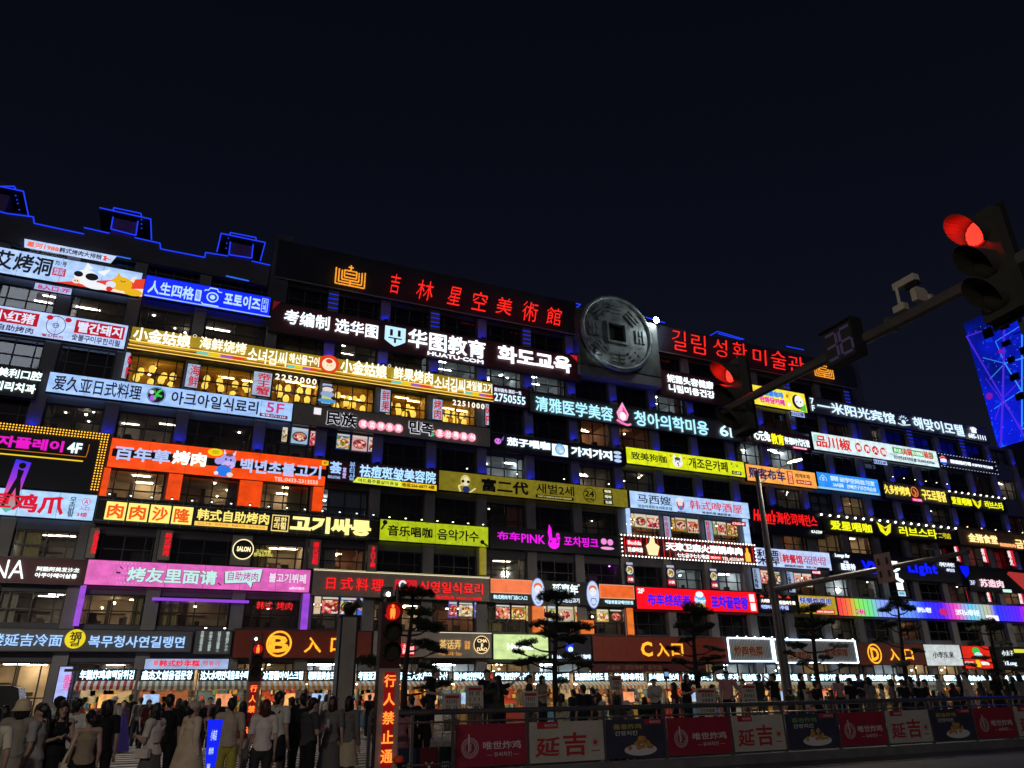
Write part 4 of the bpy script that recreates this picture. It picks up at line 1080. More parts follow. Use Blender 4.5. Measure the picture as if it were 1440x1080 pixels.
# ---- 2nd floor
s = Sign('dark maroon hair salon board with large white Latin letters cut by the left edge', (-30, 782, 124, 786, 820), M_maroon)
s.T('UNA', -34, 36, .14, .84, '#eafff8', 1.5, bold=-.01).T('阿酷阿美发沙龙', 52, 112, .34, .52, '#f0fffa', 1.3, bold=.04).T('아쿠아헤어살롱', 51, 110, .58, .76, '#f0fffa', 1.3, bold=.05)
s = Sign('pink barbecue light box with mint lettering, halftone dots and a speech bubble', (124, 786, 438, 801, 823), LBX('#d862b4', .95))
for i in range(11):
    for j in range(5):
        r = .045*(1-abs(i-5)/7)
        s.D(152+5.2*i+(2.6 if j % 2 else 0), .12+.19*j, r, r, '#e08cd0', .95, n=8, name='halftone_dot') if r > .012 else None
s.T('烤友里面请', 180, 305, .26, .84, '#c4ece8', 1.0, bold=.07, outline='#2c2430').P([(314, .30), (368, .12), (366, .64), (356, .68), (355, .94), (347, .70), (316, .78)], '#2c2430').P([(315, .28), (367, .10), (365, .62), (355, .66), (354, .9), (347, .68), (317, .75)], '#c4ece8').T('自助烤肉', 320, 362, .26, .62, '#b83c98', bold=.02).T('불고기뷔페', 377, 429, .24, .64, '#f4d8f0', 1.0, bold=.05, outline='#503050').T('#韩式烤肉', 407, 428, .78, .90, '#f8e8f8', bold=.01).L([(164, .5), (170, .51)], .05, '#2c2430').L([(168, .26), (172, .36)], .03, '#2c2430').L([(307, .74), (312, .84)], .03, '#2c2430')
for (a, b_, y0, y1) in ((113, 121, 826, 880), (427, 436, 838, 886)):
    P = [atY(a, y0, SY), atY(b_, y0, SY), atY((a+b_)/2, y1, SY)]
    MB().box(P[0].x, P[1].x, SY+.02, SY+.25, P[2].z, s.zb-.01).build('column_cladding', LBX('#9a48d8', .85), s.root)
P, Q = atY(214, 842, SY), atY(350, 848, SY)
MB().box(P.x, Q.x, SY, SY+.06, P.z-.08, P.z+.08).build('light_strip', E('#9a48e0', .9, True), s.root)
s = Sign('grey Japanese restaurant fascia with red neon letters under a warm light line', (440, 800, 689, 812, 838), M_greyp)
s.R(440, 689, -.01, .04, '#fff0c0', 1.4, name='light_strip').T('日式料理', 459, 539, .28, .74, '#f81c20', 1.15, bold=.01, sp=1.4).R(555, 586, .26, .66, '#d01828').D(566, .44, .16, .16, '#f4f4f4').D(566, .5, .1, .14, '#304858').T('식영일식료리', 589, 678, .28, .72, '#f81c20', 1.15, bold=.0).T('预约热线: 0433-2310888', 613, 677, .82, .96, '#f81c20', 1.0, bold=.01)
s = Sign('black fascia with two orange blocks and two oval faces of an orange haired child', (689, 812, 893, 823, 846), M_black)
s.R(689, 749, .02, .62, '#f0a880', .8).R(690, 748, .06, .58, m=LBX('#e8662c', .9)).R(843, 892, .04, .66, '#f0a880', .8).R(844, 891, .08, .62, m=LBX('#e8662c', .9))
s.T('延嘉年', 776, 812, .12, .58, '#eafcff', 1.5, bold=.07).O(814, .14, .05, .02, '#eafcff').T('韩式烤肉专门店C入口', 693, 740, .70, .88, '#c8f0ff', 1.2, bold=.04).T('벽돌원물갈매진문점', 849, 888, .74, .9, '#c8f0ff', 1.2, bold=.03).T('원조연탄고기', 782, 813, .72, .92, '#d8ecff', 1.2, bold=.04)
for x in (756, 833):
    s.D(x, .52, .34, .62, '#6c7cb0', .9).D(x, .52, .31, .58, '#c4d4f6', 1.0).D(x, .28, .20, .16, '#e06a2c').D(x, .40, .16, .18, '#e8ecf8').D(x-1.6, .4, .015, .02, '#30406c').D(x+1.6, .4, .015, .02, '#30406c').L([(x-4, .86), (x-3, .7), (x+3, .7), (x+4, .86)], .03, '#5c70a8').L([(x-3, .92), (x, 1.0), (x+3, .92)], .03, '#5c70a8')
for (a, b_, y0, y1) in ((750, 764, 852, 889), (818, 835, 872, 891), (883, 890, 855, 892)):
    P = [atY(a, y0, SY), atY(b_, y0, SY), atY((a+b_)/2, y1, SY)]
    MB().box(P[0].x, P[1].x, SY+.02, SY+.25, P[2].z, min(P[0].z, s.zb-.01)).build('column_cladding', LBX('#e8742c', .8), s.root)
s = Sign('bright red LED screen with blue pixel letters and a foaming beer mascot in the centre', (893, 824, 1063, 833, 856), BOX('#f40c1c', 1.05))
s.T('2F', 897, 906, .08, .30, '#fff0f0', 1.1, bold=.08).T('布车终结者', 909, 970, .28, .82, '#2418e8', 1.1, bold=.06, sh=.1, outline='#b02088').T('포차끝판왕', 999, 1051, .26, .84, '#2418e8', 1.1, bold=.06, outline='#b02088').D(984, .50, .32, .34, '#58a8e8').D(984, .24, .22, .14, '#f4f8fa').D(985, .80, .22, .2, '#e8d860').T('Beer', 977, 992, .42, .62, '#e4f4ff', bold=.03).R(1054, 1061, .12, .48, '#f4f4f4').R(1054.5, 1061.5, .54, .9, '#f4f4f4')
s = Sign('black fried chicken fascia with white letters under four red cone lights', (1066, 835, 1119, 838, 858), M_black)
for i in range(4): s.P([(1069+12.5*i, .18), (1072+12.5*i, .02), (1075+12.5*i, .18)], '#e83818', 1.0, name='cone_light')
s.T('大鸡排', 1069, 1081, .30, .52, '#fff4ec', 1.3, bold=.03).T('番茄鸡牛煲', 1094, 1117, .36, .60, '#fff4ec', 1.3, bold=.03).T('역전할머니', 1068, 1082, .66, .90, '#a8b8ff', 1.2, bold=.06).T('맥주집', 1089, 1106, .66, .92, '#a8b8ff', 1.2, bold=.06).D(1088, .36, .16, .2, '#e0f4cc')
s = Sign('mustard yellow light box with blue cartoon letters behind a pine top', (1121, 836, 1174, 839, 863), LBX('#b8981c', .8))
s.T('快樂炸鸡串', 1124, 1169, .12, .48, '#3448a8', bold=.06, outline='#e8f0ff').R(1145, 1172, .74, .94, '#d02818').T('0433-2816678', 1147, 1170, .79, .89, '#ffe8d8', bold=.03)
mrb = mat('rainbow_led', (.1, .1, .1), em=(1, 1, 1), es=1.1)
tt = mrb.node_tree; pr = tt.nodes['Principled BSDF']; tcn = tt.nodes.new('ShaderNodeTexCoord'); cr = tt.nodes.new('ShaderNodeValToRGB'); sp_ = tt.nodes.new('ShaderNodeSeparateXYZ')
tt.links.new(tcn.outputs['Generated'], sp_.inputs[0]); tt.links.new(sp_.outputs[0], cr.inputs[0]); tt.links.new(cr.outputs[0], pr.inputs['Emission Color'])
ce = cr.color_ramp.elements; ce[0].color = (.9, .02, .06, 1); ce[1].color = (.9, .0, .35, 1)
for p_, c_ in ((.05, (.9, .18, .04, 1)), (.09, (.25, .8, .08, 1)), (.14, (.15, .75, .25, 1)), (.19, (.25, .35, .9, 1)), (.32, (.12, .3, 1, 1)), (.40, (.01, .02, 1, 1)), (.48, (.05, .0, .9, 1)), (.55, (.85, .05, .5, 1)), (.62, (.1, .55, .9, 1)), (.72, (.5, .5, .3, 1)), (.76, (.0, .02, 1, 1)), (.88, (.1, .0, 1, 1)), (.95, (.8, .0, .9, 1))):
    e_ = ce.new(p_); e_.color = c_
s = Sign('long rainbow coloured LED screen band running off the right edge', (1175, 839, 1460, 854, 865), mrb)
b = MB()
for i in range(1, 52):
    x = s.x0+(s.x1-s.x0)*i/52; b.box(x-.02, x+.02, s.Y-.006, s.Y+.01, s.zb+.05, s.zt-.05)
b.build('module_joint', M_trim, s.root)
s.T('24h', 1202, 1214, .58, .88, '#f010a8', 1.1, bold=.06).T('텐터노래방', 1288, 1308, .36, .66, '#e8f0ff', 1.2, bold=.05).T('코다노래타운', 1342, 1376, .38, .74, '#eaf8ff', 1.2, bold=.02).D(1326, .56, .36, .2, '#c81c70').R(1385, 1402, .66, .98, '#f4ecff', 1.1)
# ---- 1st floor
s = Sign('dark cold noodle fascia with blue white letters and a round yellow emblem, bottom left', (-40, 883, 273, 886, 917), M_dgrey)
s.T('楼延吉冷面', -14, 88, .26, .78, '#9cc4f8', 1.2, bold=.03).T('복무청사연길랭면', 125, 260, .28, .80, '#9cc4f8', 1.2, bold=.03).D(105.5, .44, .42, .42, '#e8d018', 1.0).T('福\n길', 97, 114, .12, .76, m=M_black, bold=.03)
s = Sign('dark panel with four columns of small white characters left of the B entrance', (275, 886, 328, 886, 921), M_dgrey)
for i, tx in enumerate(('百种滋味总会', '中国十大面条', '延吉冷面第一', '朝古特产小小')):
    s.T('\n'.join(tx), 281+12*i, 285.5+12*i, .06, .86, '#c8dcd8', .9, bold=0)
s.lamps(2, '#ffffff', 8, .5, .12)
def entrance(label, q, letter, lx, rx, bx, ring=True):
    s = Sign(label, q, M_rust)
    m_ = mat('amber_bulb_letters', (.3, .2, .02), em=(1.0, .42, .02), es=1.3, evar=.25, evs=(8, 1, 8))
    if ring: s.O((lx[0]+lx[1])/2, .5, .45, .07, m=m_)
    s.T(letter, lx[0]+(5 if ring else 0), lx[1]-(5 if ring else 0), .22, .8, m=m_, bold=.05)
    s.T('入', rx[0], rx[1], .26, .80, m=m_, bold=.04).T('口', bx[0], bx[1], .28, .76, m=m_, bold=.04)
    return s
entrance('oxide red entrance board with amber circled B behind the stone pillar', (330, 884, 524, 887, 926), 'B', (373, 412), (428, 452), (465, 485))
s = entrance('oxide red entrance board with amber letter C partly hidden by a pine', (832, 893, 1021, 897, 930), 'C', (901, 917), (923, 940), (944, 960), ring=False)
s = entrance('oxide red entrance board with amber circled D at the right', (1204, 903, 1297, 905, 935), 'D', (1219, 1240), (1250, 1263), (1271, 1283))
s = Sign('dark red band with faint gilt characters below the C entrance board', (832, 932, 992, 934, 944), M_maroon)
s.T('大孃家   延吉年代   新生活', 852, 930, .2, .8, m=mat('faint_gilt', (.28, .17, .1), .5), bold=0)
s = Sign('taupe tea shop fascia with thin gold lettering and a round black emblem', (525, 887, 692, 889, 926), M_greyp)
s.R(618, 691, .01, .04, '#fff4d8', 1.3, name='light_strip').T('茶话弄', 618, 648, .30, .66, '#f0c070', 1.0, bold=0).T('CHA\n茶茶', 653, 661, .34, .66, '#f0a850', .9, bold=0).T('샤화농', 616, 650, .76, .90, '#d89850', .9, bold=0).D(677, .48, .34, .34, m=M_black).O(677, .48, .35, .03, '#ffd89c', 1.1).T('CHA\nJI\nDAO', 670, 684, .26, .72, '#ffe4a8', 1.3, bold=.03)
s = Sign('pale green light box with white Latin lettering half hidden by pine branches', (693, 891, 771, 892, 928), LBX('#c4dc94', .95))
s.T('Hanhoo', 713, 749, .38, .62, '#ffffff', 1.5, bold=.05)
s = Sign('dark blue coffee shop fascia with a white deer emblem and white script', (773, 892, 831, 893, 930), M_navy)
s.D(801, .52, .17, .15, '#1438e0', 1.2).D(802, .56, .11, .10, '#cfe8ff', 1.4).P([(795, .2), (799, .38), (797, .4)], '#1438e0').P([(807, .2), (803, .38), (806, .4)], '#1438e0').T('luckin coffee 瑞幸咖啡', 775, 829, .74, .92, '#dff0ff', 1.3, bold=.02)
M_corr = mat('corrugated_steel', (0.55, 0.57, 0.60), 0.5, metal=.1)
def corrugated(label, q, items):
    s = Sign(label, q, mat('steel_back', (.16, .17, .18), .5, metal=.3), trim=False)
    b = MB()
    n = int((s.x1-s.x0)/.16)
    for i in range(n):
        x = s.x0+.06+(s.x1-s.x0-.12)*i/n
        b.box(x, x+.07, s.Y-.04, s.Y+.01, s.zb+.06, s.zt-.06)
    b.build('corrugation', M_corr, s.root)
    fr_ = MB()
    for (a, b_, c, d) in ((s.x0, s.x1, s.zt-.05, s.zt+.05), (s.x0, s.x1, s.zb-.05, s.zb+.05), (s.x0-.05, s.x0+.05, s.zb, s.zt), (s.x1-.05, s.x1+.05, s.zb, s.zt)):
        fr_.box(a, b_, s.Y-.1, s.Y-.03, c, d)
    fr_.build('light_frame', mat('frame_led', (.8, .8, .9), em=(.62, .8, 1.0), es=3.0), s.root)
    s.n = 12
    s.lamps(5, '#e8f2ff', 9, .75, .12, .07)  # lamps added only to brighten the corrugated panel
    for it in items: s.T(*it[:5], m=mat('rust_letters', (.30, .06, .03), .5), bold=.06, outline=mat('cream_edge', (.8, .66, .4), .5))
    return s
corrugated('corrugated steel board in a white light frame with brown letters, left of the lamp mast', (1022, 897, 1083, 898, 930), [('炒四色菜', 1031, 1071, .34, .74)])
corrugated('wide corrugated steel board in a white light frame right of the lamp mast', (1086, 898, 1201, 902, 931), [('延边地道风味', 1098, 1138, .5, .86), ('家常菜馆', 1158, 1190, .36, .7)])
s = Sign('white light box with black handwritten characters next to the D entrance', (1297, 905, 1349, 907, 936), LBX('#c4cccc', .9))
s.T('小李东来', 1311, 1341, .34, .64, '#24242a', bold=.03)
s = Sign('red fast food fascia with green vegetable emblem and yellow crown', (1350, 907, 1390, 909, 940), LBX('#d82818', .9))
s.D(1374, .22, .26, .14, '#30c040').D(1376, .40, .26, .12, '#b8e8f0').R(1350, 1390, .54, .58, m=M_black).P([(1370, .66), (1373, .6), (1376, .66), (1376, .92), (1370, .92)], '#f8c018').T('地摊火锅', 1377, 1388, .68, .84, '#fff0e8', bold=.04).T('德庄', 1354, 1367, .68, .84, '#fff0e8', bold=.04)
s = Sign('black shopfront fascia with two short white scripts at the right edge', (1392, 908, 1450, 911, 941), M_black)
s.T('小太子', 1410, 1426, .16, .40, '#d8e8e8', 1.1, bold=0).T('YiLong', 1409, 1427, .62, .86, '#e0f0ff', 1.1, bold=.02).R(1428, 1450, .1, .26, '#d8d840')
s = Sign('low pale blue light box with red fried rice cake lettering above the stalls', (204, 925, 323, 926, 942), LBX('#98acd4', .9), Y=47.0)
s.T('韩式炒年糕', 224, 281, .16, .72, '#e81c2c', bold=.07).T('떡볶이', 285, 308, .2, .66, '#d83c48', bold=.02).R(216, 222, .2, .6, '#e87080')
s = Sign('tall rental shop light box in pink, white and blue standing beside the noodle shop', (84, 936, 104, 937, 988), LBX('#a8b4f4', .9), Y=46.5)
s.T('服\n务', 89, 100, .24, .66, '#e84898', bold=.05).R(87, 101, .08, .16, m=M_black)
# vertical red letter columns
for lab, q_, tx in (('grey pilaster sign with four stacked red barbecue characters, left of the round bar sign', (226, 744, 245, 746, 788), '韩\n式\n烤\n肉'), ('grey pilaster sign with four stacked red characters, right of the round bar sign', (435, 757, 453, 759, 800), '炭\n火\n自\n助'),
                    ('grey pilaster sign with red entrance characters, right end of the black tiled board', (517, 764, 532, 766, 803), 'B\n入\n口\n3\n楼'), ('narrow grey pilaster sign with tiny stacked red characters beside the hair salon board', (127, 740, 142, 742, 785), '小\n红\n猪\n自\n助\n烤\n肉')):
    banner(lab, q_, tx, '#f81828', panel=M_greyp, w=(.26, .74), fr=(.1, .84), bold=.05)
s = Sign('round black sign with a glowing cream ring on a grey pilaster', (327, 751, 357, 754, 795), M_greyp)
s.D(342, .46, .31, .31, m=M_black).O(342, .46, .33, .03, '#fff0b8', 1.3).T('SALON', 333, 352, .38, .54, '#fff0b8', 1.4, bold=.06)
s = Sign('red neon window lettering for Korean barbecue behind the pink board purple columns', (360, 843, 414, 847, 857), None, Y=50.0)
s.T('韩式', 361, 383, .1, .9, '#f82028', 1.1, bold=.0).T('烤肉', 389, 411, .1, .9, '#f82028', 1.1, bold=.0)
s = Sign('green and white round window sign text with yellow letters under the black tiled board', (356, 771, 384, 774, 782), None, Y=50.0)
s.T('고기싸롱\n현대소머리', 357, 383, .05, .95, '#f0e870', .9, bold=.03)
s = Sign('small double red lit cube sign on the taupe wall behind the pedestrian signal', (563, 903, 584, 904, 921), LBX('#e81428', 1.0), Y=48.8)
s.T('大\n碗', 566, 571, .1, .9, '#ffd8d8', bold=.03).T('面\n馆', 576, 582, .1, .9, '#ffd8d8', bold=.03)
# printed food photographs in the windows
def food_mat(name, bgc, cols, seed):
    m = bpy.data.materials.new(name)
    m.use_nodes = True
    t = m.node_tree; p = t.nodes['Principled BSDF']
    tc = t.nodes.new('ShaderNodeTexCoord')
    vo = t.nodes.new('ShaderNodeTexVoronoi'); vo.inputs['Scale'].default_value = 7.0
    mp = t.nodes.new('ShaderNodeMapping'); mp.inputs['Location'].default_value = (seed*3.1, seed*1.7, seed)
    t.links.new(tc.outputs['Object'], mp.inputs[0]); t.links.new(mp.outputs[0], vo.inputs['Vector'])
    cr = t.nodes.new('ShaderNodeValToRGB'); cr.color_ramp.interpolation = 'CONSTANT'
    e = cr.color_ramp.elements; e[0].color = (*lin(cols[0]), 1); e[1].color = (*lin(cols[-1]), 1); e[1].position = .82
    for i, c in enumerate(cols[1:-1]):
        q = e.new((i+1)*.8/(len(cols)-1)); q.color = (*lin(c), 1)
    sx = t.nodes.new('ShaderNodeSeparateColor'); t.links.new(vo.outputs['Color'], sx.inputs[0]); t.links.new(sx.outputs[0], cr.inputs[0])
    t.links.new(cr.outputs[0], p.inputs['Emission Color']); p.inputs['Emission Strength'].default_value = .8
    t.links.new(cr.outputs[0], p.inputs['Base Color'])
    return m
FM = [food_mat('food_print_a', 0, ['#8c2c18', '#e0a040', '#f0e4c0', '#4c7c24', '#c84c20'], 1), food_mat('food_print_b', 0, ['#a02430', '#e86c70', '#f4d8c8', '#7c1820', '#d89c40'], 2), food_mat('food_print_c', 0, ['#5c8c30', '#d8d880', '#f4ecc8', '#c8742c', '#e4b850'], 3)]
def poster(root, q, bg_, k, Y=49.95):
    xl, yt, xr, yb = q
    a, b, c = atY(xl, yt, Y), atY(xr, yt, Y), atY((xl+xr)/2, yb, Y)
    z1, z0 = (a.z+b.z)/2, c.z
    o = MB().box(a.x, b.x, Y, Y+.03, z0, z1).build('food_poster', E(bg_, .75), root)
    w, h = b.x-a.x, z1-z0
    r = min(w, h)*.5
    cx_, cz_ = (a.x+b.x)/2, z0+h*.44
    if k % 3:
        MB().box(a.x+.03, b.x-.03, Y-.010, Y-.002, z0+.06, z1-h*.2).build('food', FM[k % 3], o)
    if k % 3 != 1:
        pb = MB(); pb.prism([(cx_+r*.92*math.cos(i*.393), cz_+r*.66*math.sin(i*.393)) for i in range(16)], Y-.018, Y-.011)
        pb.build('plate', E(['#2c3038', '#d8d4cc', '#8a5a30'][(k//3) % 3], .7), o)
        fb = MB(); fb.prism([(cx_+r*.78*math.cos(i*.393), cz_+r*.52*math.sin(i*.393)) for i in range(16)], Y-.028, Y-.019)
        fb.build('food', FM[(k+1) % 3], o)
    o2 = MB().box(a.x+.05, b.x-.05, Y-.02, Y-.002, z1-h*.14, z1-h*.04).build('caption', E('#f0e8d8', .7), o)
    return o
PO = [(bB, (443, 838, 452, 863), '#f0d0b0'), (bB, (453, 839, 477, 864), '#1c242c'), (bB, (479, 840, 502, 865), '#2838a0'), (bB, (504, 841, 516, 865), '#5870e0'),
      (bB, (631, 846, 643, 868), '#5c64c8'), (bB, (645, 847, 665, 868), '#1c2040'), (bB, (667, 847, 675, 869), '#5c64c8'),
      (bB, (697, 850, 717, 871), '#20403c'), (bB, (719, 851, 739, 872), '#701818'), (bB, (740, 852, 747, 873), '#e0c880'), (bB, (764, 852, 768, 873), '#e0c880'), (bB, (770, 852, 781, 873), '#98b8d8'), (bB, (783, 853, 806, 874), '#c8b890'), (bB, (808, 853, 814, 874), '#e0c880'),
      (bB, (839, 857, 855, 874), '#d8c060'), (bB, (857, 857, 874, 875), '#1c1c18'), (bB, (875, 857, 881, 875), '#203838'),
      (bB, (887, 722, 891, 739), '#e8b8a0'), (bB, (892, 723, 908, 741), '#f0e0b8'), (bB, (909, 725, 929, 743), '#f0e0b8'),
      (bB, (944, 728, 948, 746), '#b07c30'), (bB, (949, 728, 964, 747), '#b07c30'), (bB, (966, 730, 981, 749), '#d8e0b0'), (bB, (982, 732, 988, 749), '#b07c30'),
      (bB, (1002, 733, 1006, 751), '#a8b878'), (bB, (1008, 734, 1020, 752), '#c8d8c0'), (bB, (1022, 736, 1036, 754), '#b07c30'), (bB, (1038, 738, 1042, 755), '#b07c30'),
      (bB, (1069, 802, 1083, 820), '#f0a890'), (bB, (1085, 804, 1104, 822), '#3858b0'), (bB, (1116, 806, 1126, 824), '#f0b0a0'), (bB, (1128, 807, 1140, 825), '#f0e0c0'),
      (bB, (474, 610, 493, 632), '#2c58a0'), (bB, (496, 613, 517, 634), '#e8b8c0'), (bB, (519, 615, 526, 635), '#c0d0e0'), (bA, (398, 741, 406, 762), '#c8d8e8') , (bB, (411, 602, 434, 624), '#a8d0f0'), (bB, (437, 606, 444, 626), '#e06880'), (bB, (398, 601, 405, 621), '#d8e0e0')]
for i, (rt, q_, c_) in enumerate(PO):
    if rt is bA: continue
    poster(rt, q_, c_, i)
for lab, q_ in (('upright food poster strip, first from the left under the bulb bordered hotpot board', (880, 790, 891, 820)), ('upright food poster strip, second from the left under the bulb bordered hotpot board', (937, 794, 949, 824)), ('upright food poster strip, third from the left under the bulb bordered hotpot board', (998, 799, 1009, 828))):
    s = Sign(lab, (q_[0], q_[1], q_[2], q_[1]+1, q_[3]), BOX('#3c4454', .7), name='banner_sign', depth=.12)
    mid = (q_[0]+q_[2])/2
    s.D(mid, .38, .2, .2, '#f0e8d8', .9).D(mid, .38, .16, .16, m=FM[0]).R(q_[0]+1, q_[2]-1, .68, .94, '#c81c2c', .9).T('火锅', q_[0]+2, q_[2]-2, .74, .88, '#fff0e8', bold=.05).R(q_[0]+1, q_[2]-1, .02, .12, '#c8c8d8', .8)
# ---- rooftop letters
M_rl = mat('red_letter_tubes', (.3, .02, .02), em=(1.0, .018, .012), es=1.15)
def roof_text(label, chars, boxes):
    t = thing('rooftop_lettering', label, 'rooftop sign', (atY(boxes[0][0], 420, 49.2).x, 49.2, 30.4))
    rail = MB()
    for c, (x0, y0, x1, y1, sh) in zip(chars, boxes):
        a, b = atY(x0, (y0+y1)/2, 49.2), atY(x1, (y0+y1)/2, 49.2)
        zt, zb = atY((x0+x1)/2, y0, 49.2).z, atY((x0+x1)/2, y1, 49.2).z
        text(MB_ := MB(), c, a.x, b.x, zb, zt, 48.95, .10, -.030, shear=sh)
        MB_.build('character', M_rl, t)
        rail.tube((a.x+.2, 49.26, zb+.3), (a.x+.2, 49.55, zb+.3), .03).tube((b.x-.2, 49.26, zt-.3), (b.x-.2, 49.55, zt-.3), .03)
    rail.build('bracket', M_frame, t)
roof_text('row of red neon brush characters left of the coin', '吉林星空美術館', [(548, 388, 562, 415, .2), (584, 397, 608, 424, .2), (627, 406, 647, 431, .3), (661, 413, 684, 439, .2), (695, 421, 718, 444, .2), (733, 427, 755, 454, .2), (766, 435, 788, 459, .2)])
roof_text('row of red neon Korean letters right of the coin', '길림성황미술관', [(943, 467, 962, 494, .1), (970, 473, 990, 499, .1), (1001, 479, 1020, 503, .1), (1028, 484, 1047, 511, .1), (1056, 493, 1075, 514, .1), (1082, 496, 1102, 520, .1), (1106, 503, 1127, 526, .1)])
M_amber = mat('amber_tubes', (.3, .15, .02), em=(1.0, .36, .03), es=1.0, evar=.3, evs=(6, 1, 6))
def palace(label, x0, y0, x1, y1, cross):
    Y = 49.2
    a, b = atY(x0, (y0+y1)/2, Y), atY(x1, (y0+y1)/2, Y)
    zt, zb = atY((x0+x1)/2, y0, Y).z, atY((x0+x1)/2, y1, Y).z
    t = thing('roof_emblem', label, 'rooftop sign', ((a.x+b.x)/2, Y, zb))
    w, h = b.x-a.x, zt-zb
    def seg(pts):
        mb = MB(); mb.path([(a.x+w*u, Y-.02, zb+h*v) for u, v in pts], .055, 6); mb.build('amber_tube', M_amber, t)
    for i in range(3):
        u, v = .02+.10*i, .0+.16*i
        seg([(u, .95-.04*i), (u, v), (1-u, v), (1-u, .95-.04*i)])
    seg([(.30, .48), (.30, .9), (.70, .9), (.70, .48), (.30, .48)])
    seg([(.34, .70), (.66, .70)]); seg([(.5, .02), (.5, .3)])
    if cross:
        seg([(.5, .95), (.5, 1.25)]); seg([(.42, 1.12), (.58, 1.12)])
    MB().box(a.x, b.x, Y+.05, Y+.1, zb+.1, zb+.2).build('bracket', M_frame, t)
palace('amber palace shaped neon emblem with a star on top, left end of the parapet', 471, 379, 514, 402, True)
palace('amber palace shaped neon emblem at the right end of the parapet under the countdown display', 1145, 513, 1171, 530, False)
# lanterns behind the gold restaurant windows
lan = MB().m(mat('lantern_yellow', (.8, .6, .1), em=(1.0, .68, .10), es=1.2, evar=.15, evs=(3, 3, 3)))
lan.ell((0, 0, 0), .22, .22, .30, 10, 8)
lan.m(M_frame).tube((0, 0, .28), (0, 0, .34), .1, n=8).tube((0, 0, -.34), (0, 0, -.28), .1, n=8).tube((0, 0, .34), (0, 0, .7), .01, n=4)
lan_me = raw_mesh('paper_lantern', lan, smooth=True)
rr = random.Random(5)
BAYN = ['left of the seafood banner', 'between the seafood and king crab banners', 'right of the king crab banner', 'left of the fresh fruit banner', 'right of the fresh fruit banner', 'under the number 2251000']
for bi, (p, q) in enumerate(zip([-5, -0.9, 3.9, 8, 12, 16], [-0.9, 3.9, 8, 12, 16, 20])):
    for k in range(8):
        x = p+.7+(q-p-1.4)*(k % 4+.5)/4+rr.uniform(-.12, .12)
        z = 21.75-(.5 if k >= 4 else 0)+rr.uniform(-.12, .12)
        o = bpy.data.objects.new('paper_lantern', lan_me)
        COL.objects.link(o)
        o.location = (x, 50.6+rr.uniform(0, .9), z)
        o.scale = (1, 1, rr.uniform(.9, 1.1))
        tag(o, '%s yellow lantern of the %s row %s' % (('first', 'second', 'third', 'fourth')[k % 4], 'lower' if k >= 4 else 'upper', BAYN[bi]), 'lantern', 'yellow lanterns in the upstairs restaurant windows')
# ------------------------------------------------------------------ LED tower far right
tw = thing('led_tower', 'distant tower wrapped in a blue starry LED screen at the right edge', 'building', (102, 55, 0))
p1, p2 = atX(1355, 455, 102), atX(1392, 632, 102)
yb = p1.y
M_scr = bpy.data.materials.new('blue_star_screen')
M_scr.use_nodes = True
t = M_scr.node_tree; P_ = t.nodes['Principled BSDF']
tc = t.nodes.new('ShaderNodeTexCoord')
v1 = t.nodes.new('ShaderNodeTexVoronoi'); v1.inputs['Scale'].default_value = 1.9
v2 = t.nodes.new('ShaderNodeTexVoronoi'); v2.inputs['Scale'].default_value = .30
n1 = t.nodes.new('ShaderNodeTexNoise'); n1.inputs['Scale'].default_value = .10; n1.inputs['Detail'].default_value = 5
wv = t.nodes.new('ShaderNodeTexWave'); wv.inputs['Scale'].default_value = .35; wv.inputs['Distortion'].default_value = 9; wv.inputs['Detail'].default_value = 3
for n_ in (v1, v2, n1, wv): t.links.new(tc.outputs['Object'], n_.inputs['Vector'])
def ramp(src, a, b, ca, cb):
    c = t.nodes.new('ShaderNodeValToRGB'); c.color_ramp.elements[0].position = a; c.color_ramp.elements[1].position = b
    c.color_ramp.elements[0].color = (*ca, 1); c.color_ramp.elements[1].color = (*cb, 1)
    t.links.new(src, c.inputs[0]); return c.outputs[0]
def addc(a, b):
    m = t.nodes.new('ShaderNodeMix'); m.data_type = 'RGBA'; m.blend_type = 'ADD'; m.inputs[0].default_value = 1
    t.links.new(a, m.inputs[6]); t.links.new(b, m.inputs[7]); return m.outputs[2]
base_ = ramp(n1.outputs['Fac'], .36, .66, (.001, .004, .09), (.004, .012, .80))
st_ = ramp(v1.outputs['Distance'], .0, .13, (.25, .5, 1.0), (0, 0, 0))
bg_ = ramp(v2.outputs['Distance'], .0, .16, (.0, .25, .9), (0, 0, 0))
wl_ = ramp(wv.outputs['Fac'], .86, 1.0, (0, 0, 0), (.0, .02, .25))
t.links.new(addc(addc(base_, st_), addc(bg_, wl_)), P_.inputs['Emission Color'])
P_.inputs['Emission Strength'].default_value = 1.15
P_.inputs['Base Color'].default_value = (.01, .01, .03, 1)
b = MB(); b.box(102, 125, 20, yb, p2.z, p1.z)
b.build('screen', M_scr, tw)
MB().box(102.2, 125, 20.2, yb-.2, 0, p2.z-.1).build('lower_storeys', M_wall, tw)
M_vl = mat('violet_beam', (.1, .05, .3), em=(.10, .03, 1.0), es=.7, sample=False)
M_cl = mat('cyan_beam', (.05, .2, .3), em=(.04, .28, 1.0), es=.95, sample=False)
def beam(pts, m, r=.09):
    q = MB(); P = [atX(x, y, 101.9) for x, y in pts]; q.path([tuple(v) for v in P], r, 5); q.build('light_line', m, tw)
beam([(1359, 473), (1445, 443)], M_vl); beam([(1359, 473), (1410, 560), (1445, 622)], M_vl, .10); beam([(1412, 462), (1410, 560), (1407, 632)], M_vl, .13)
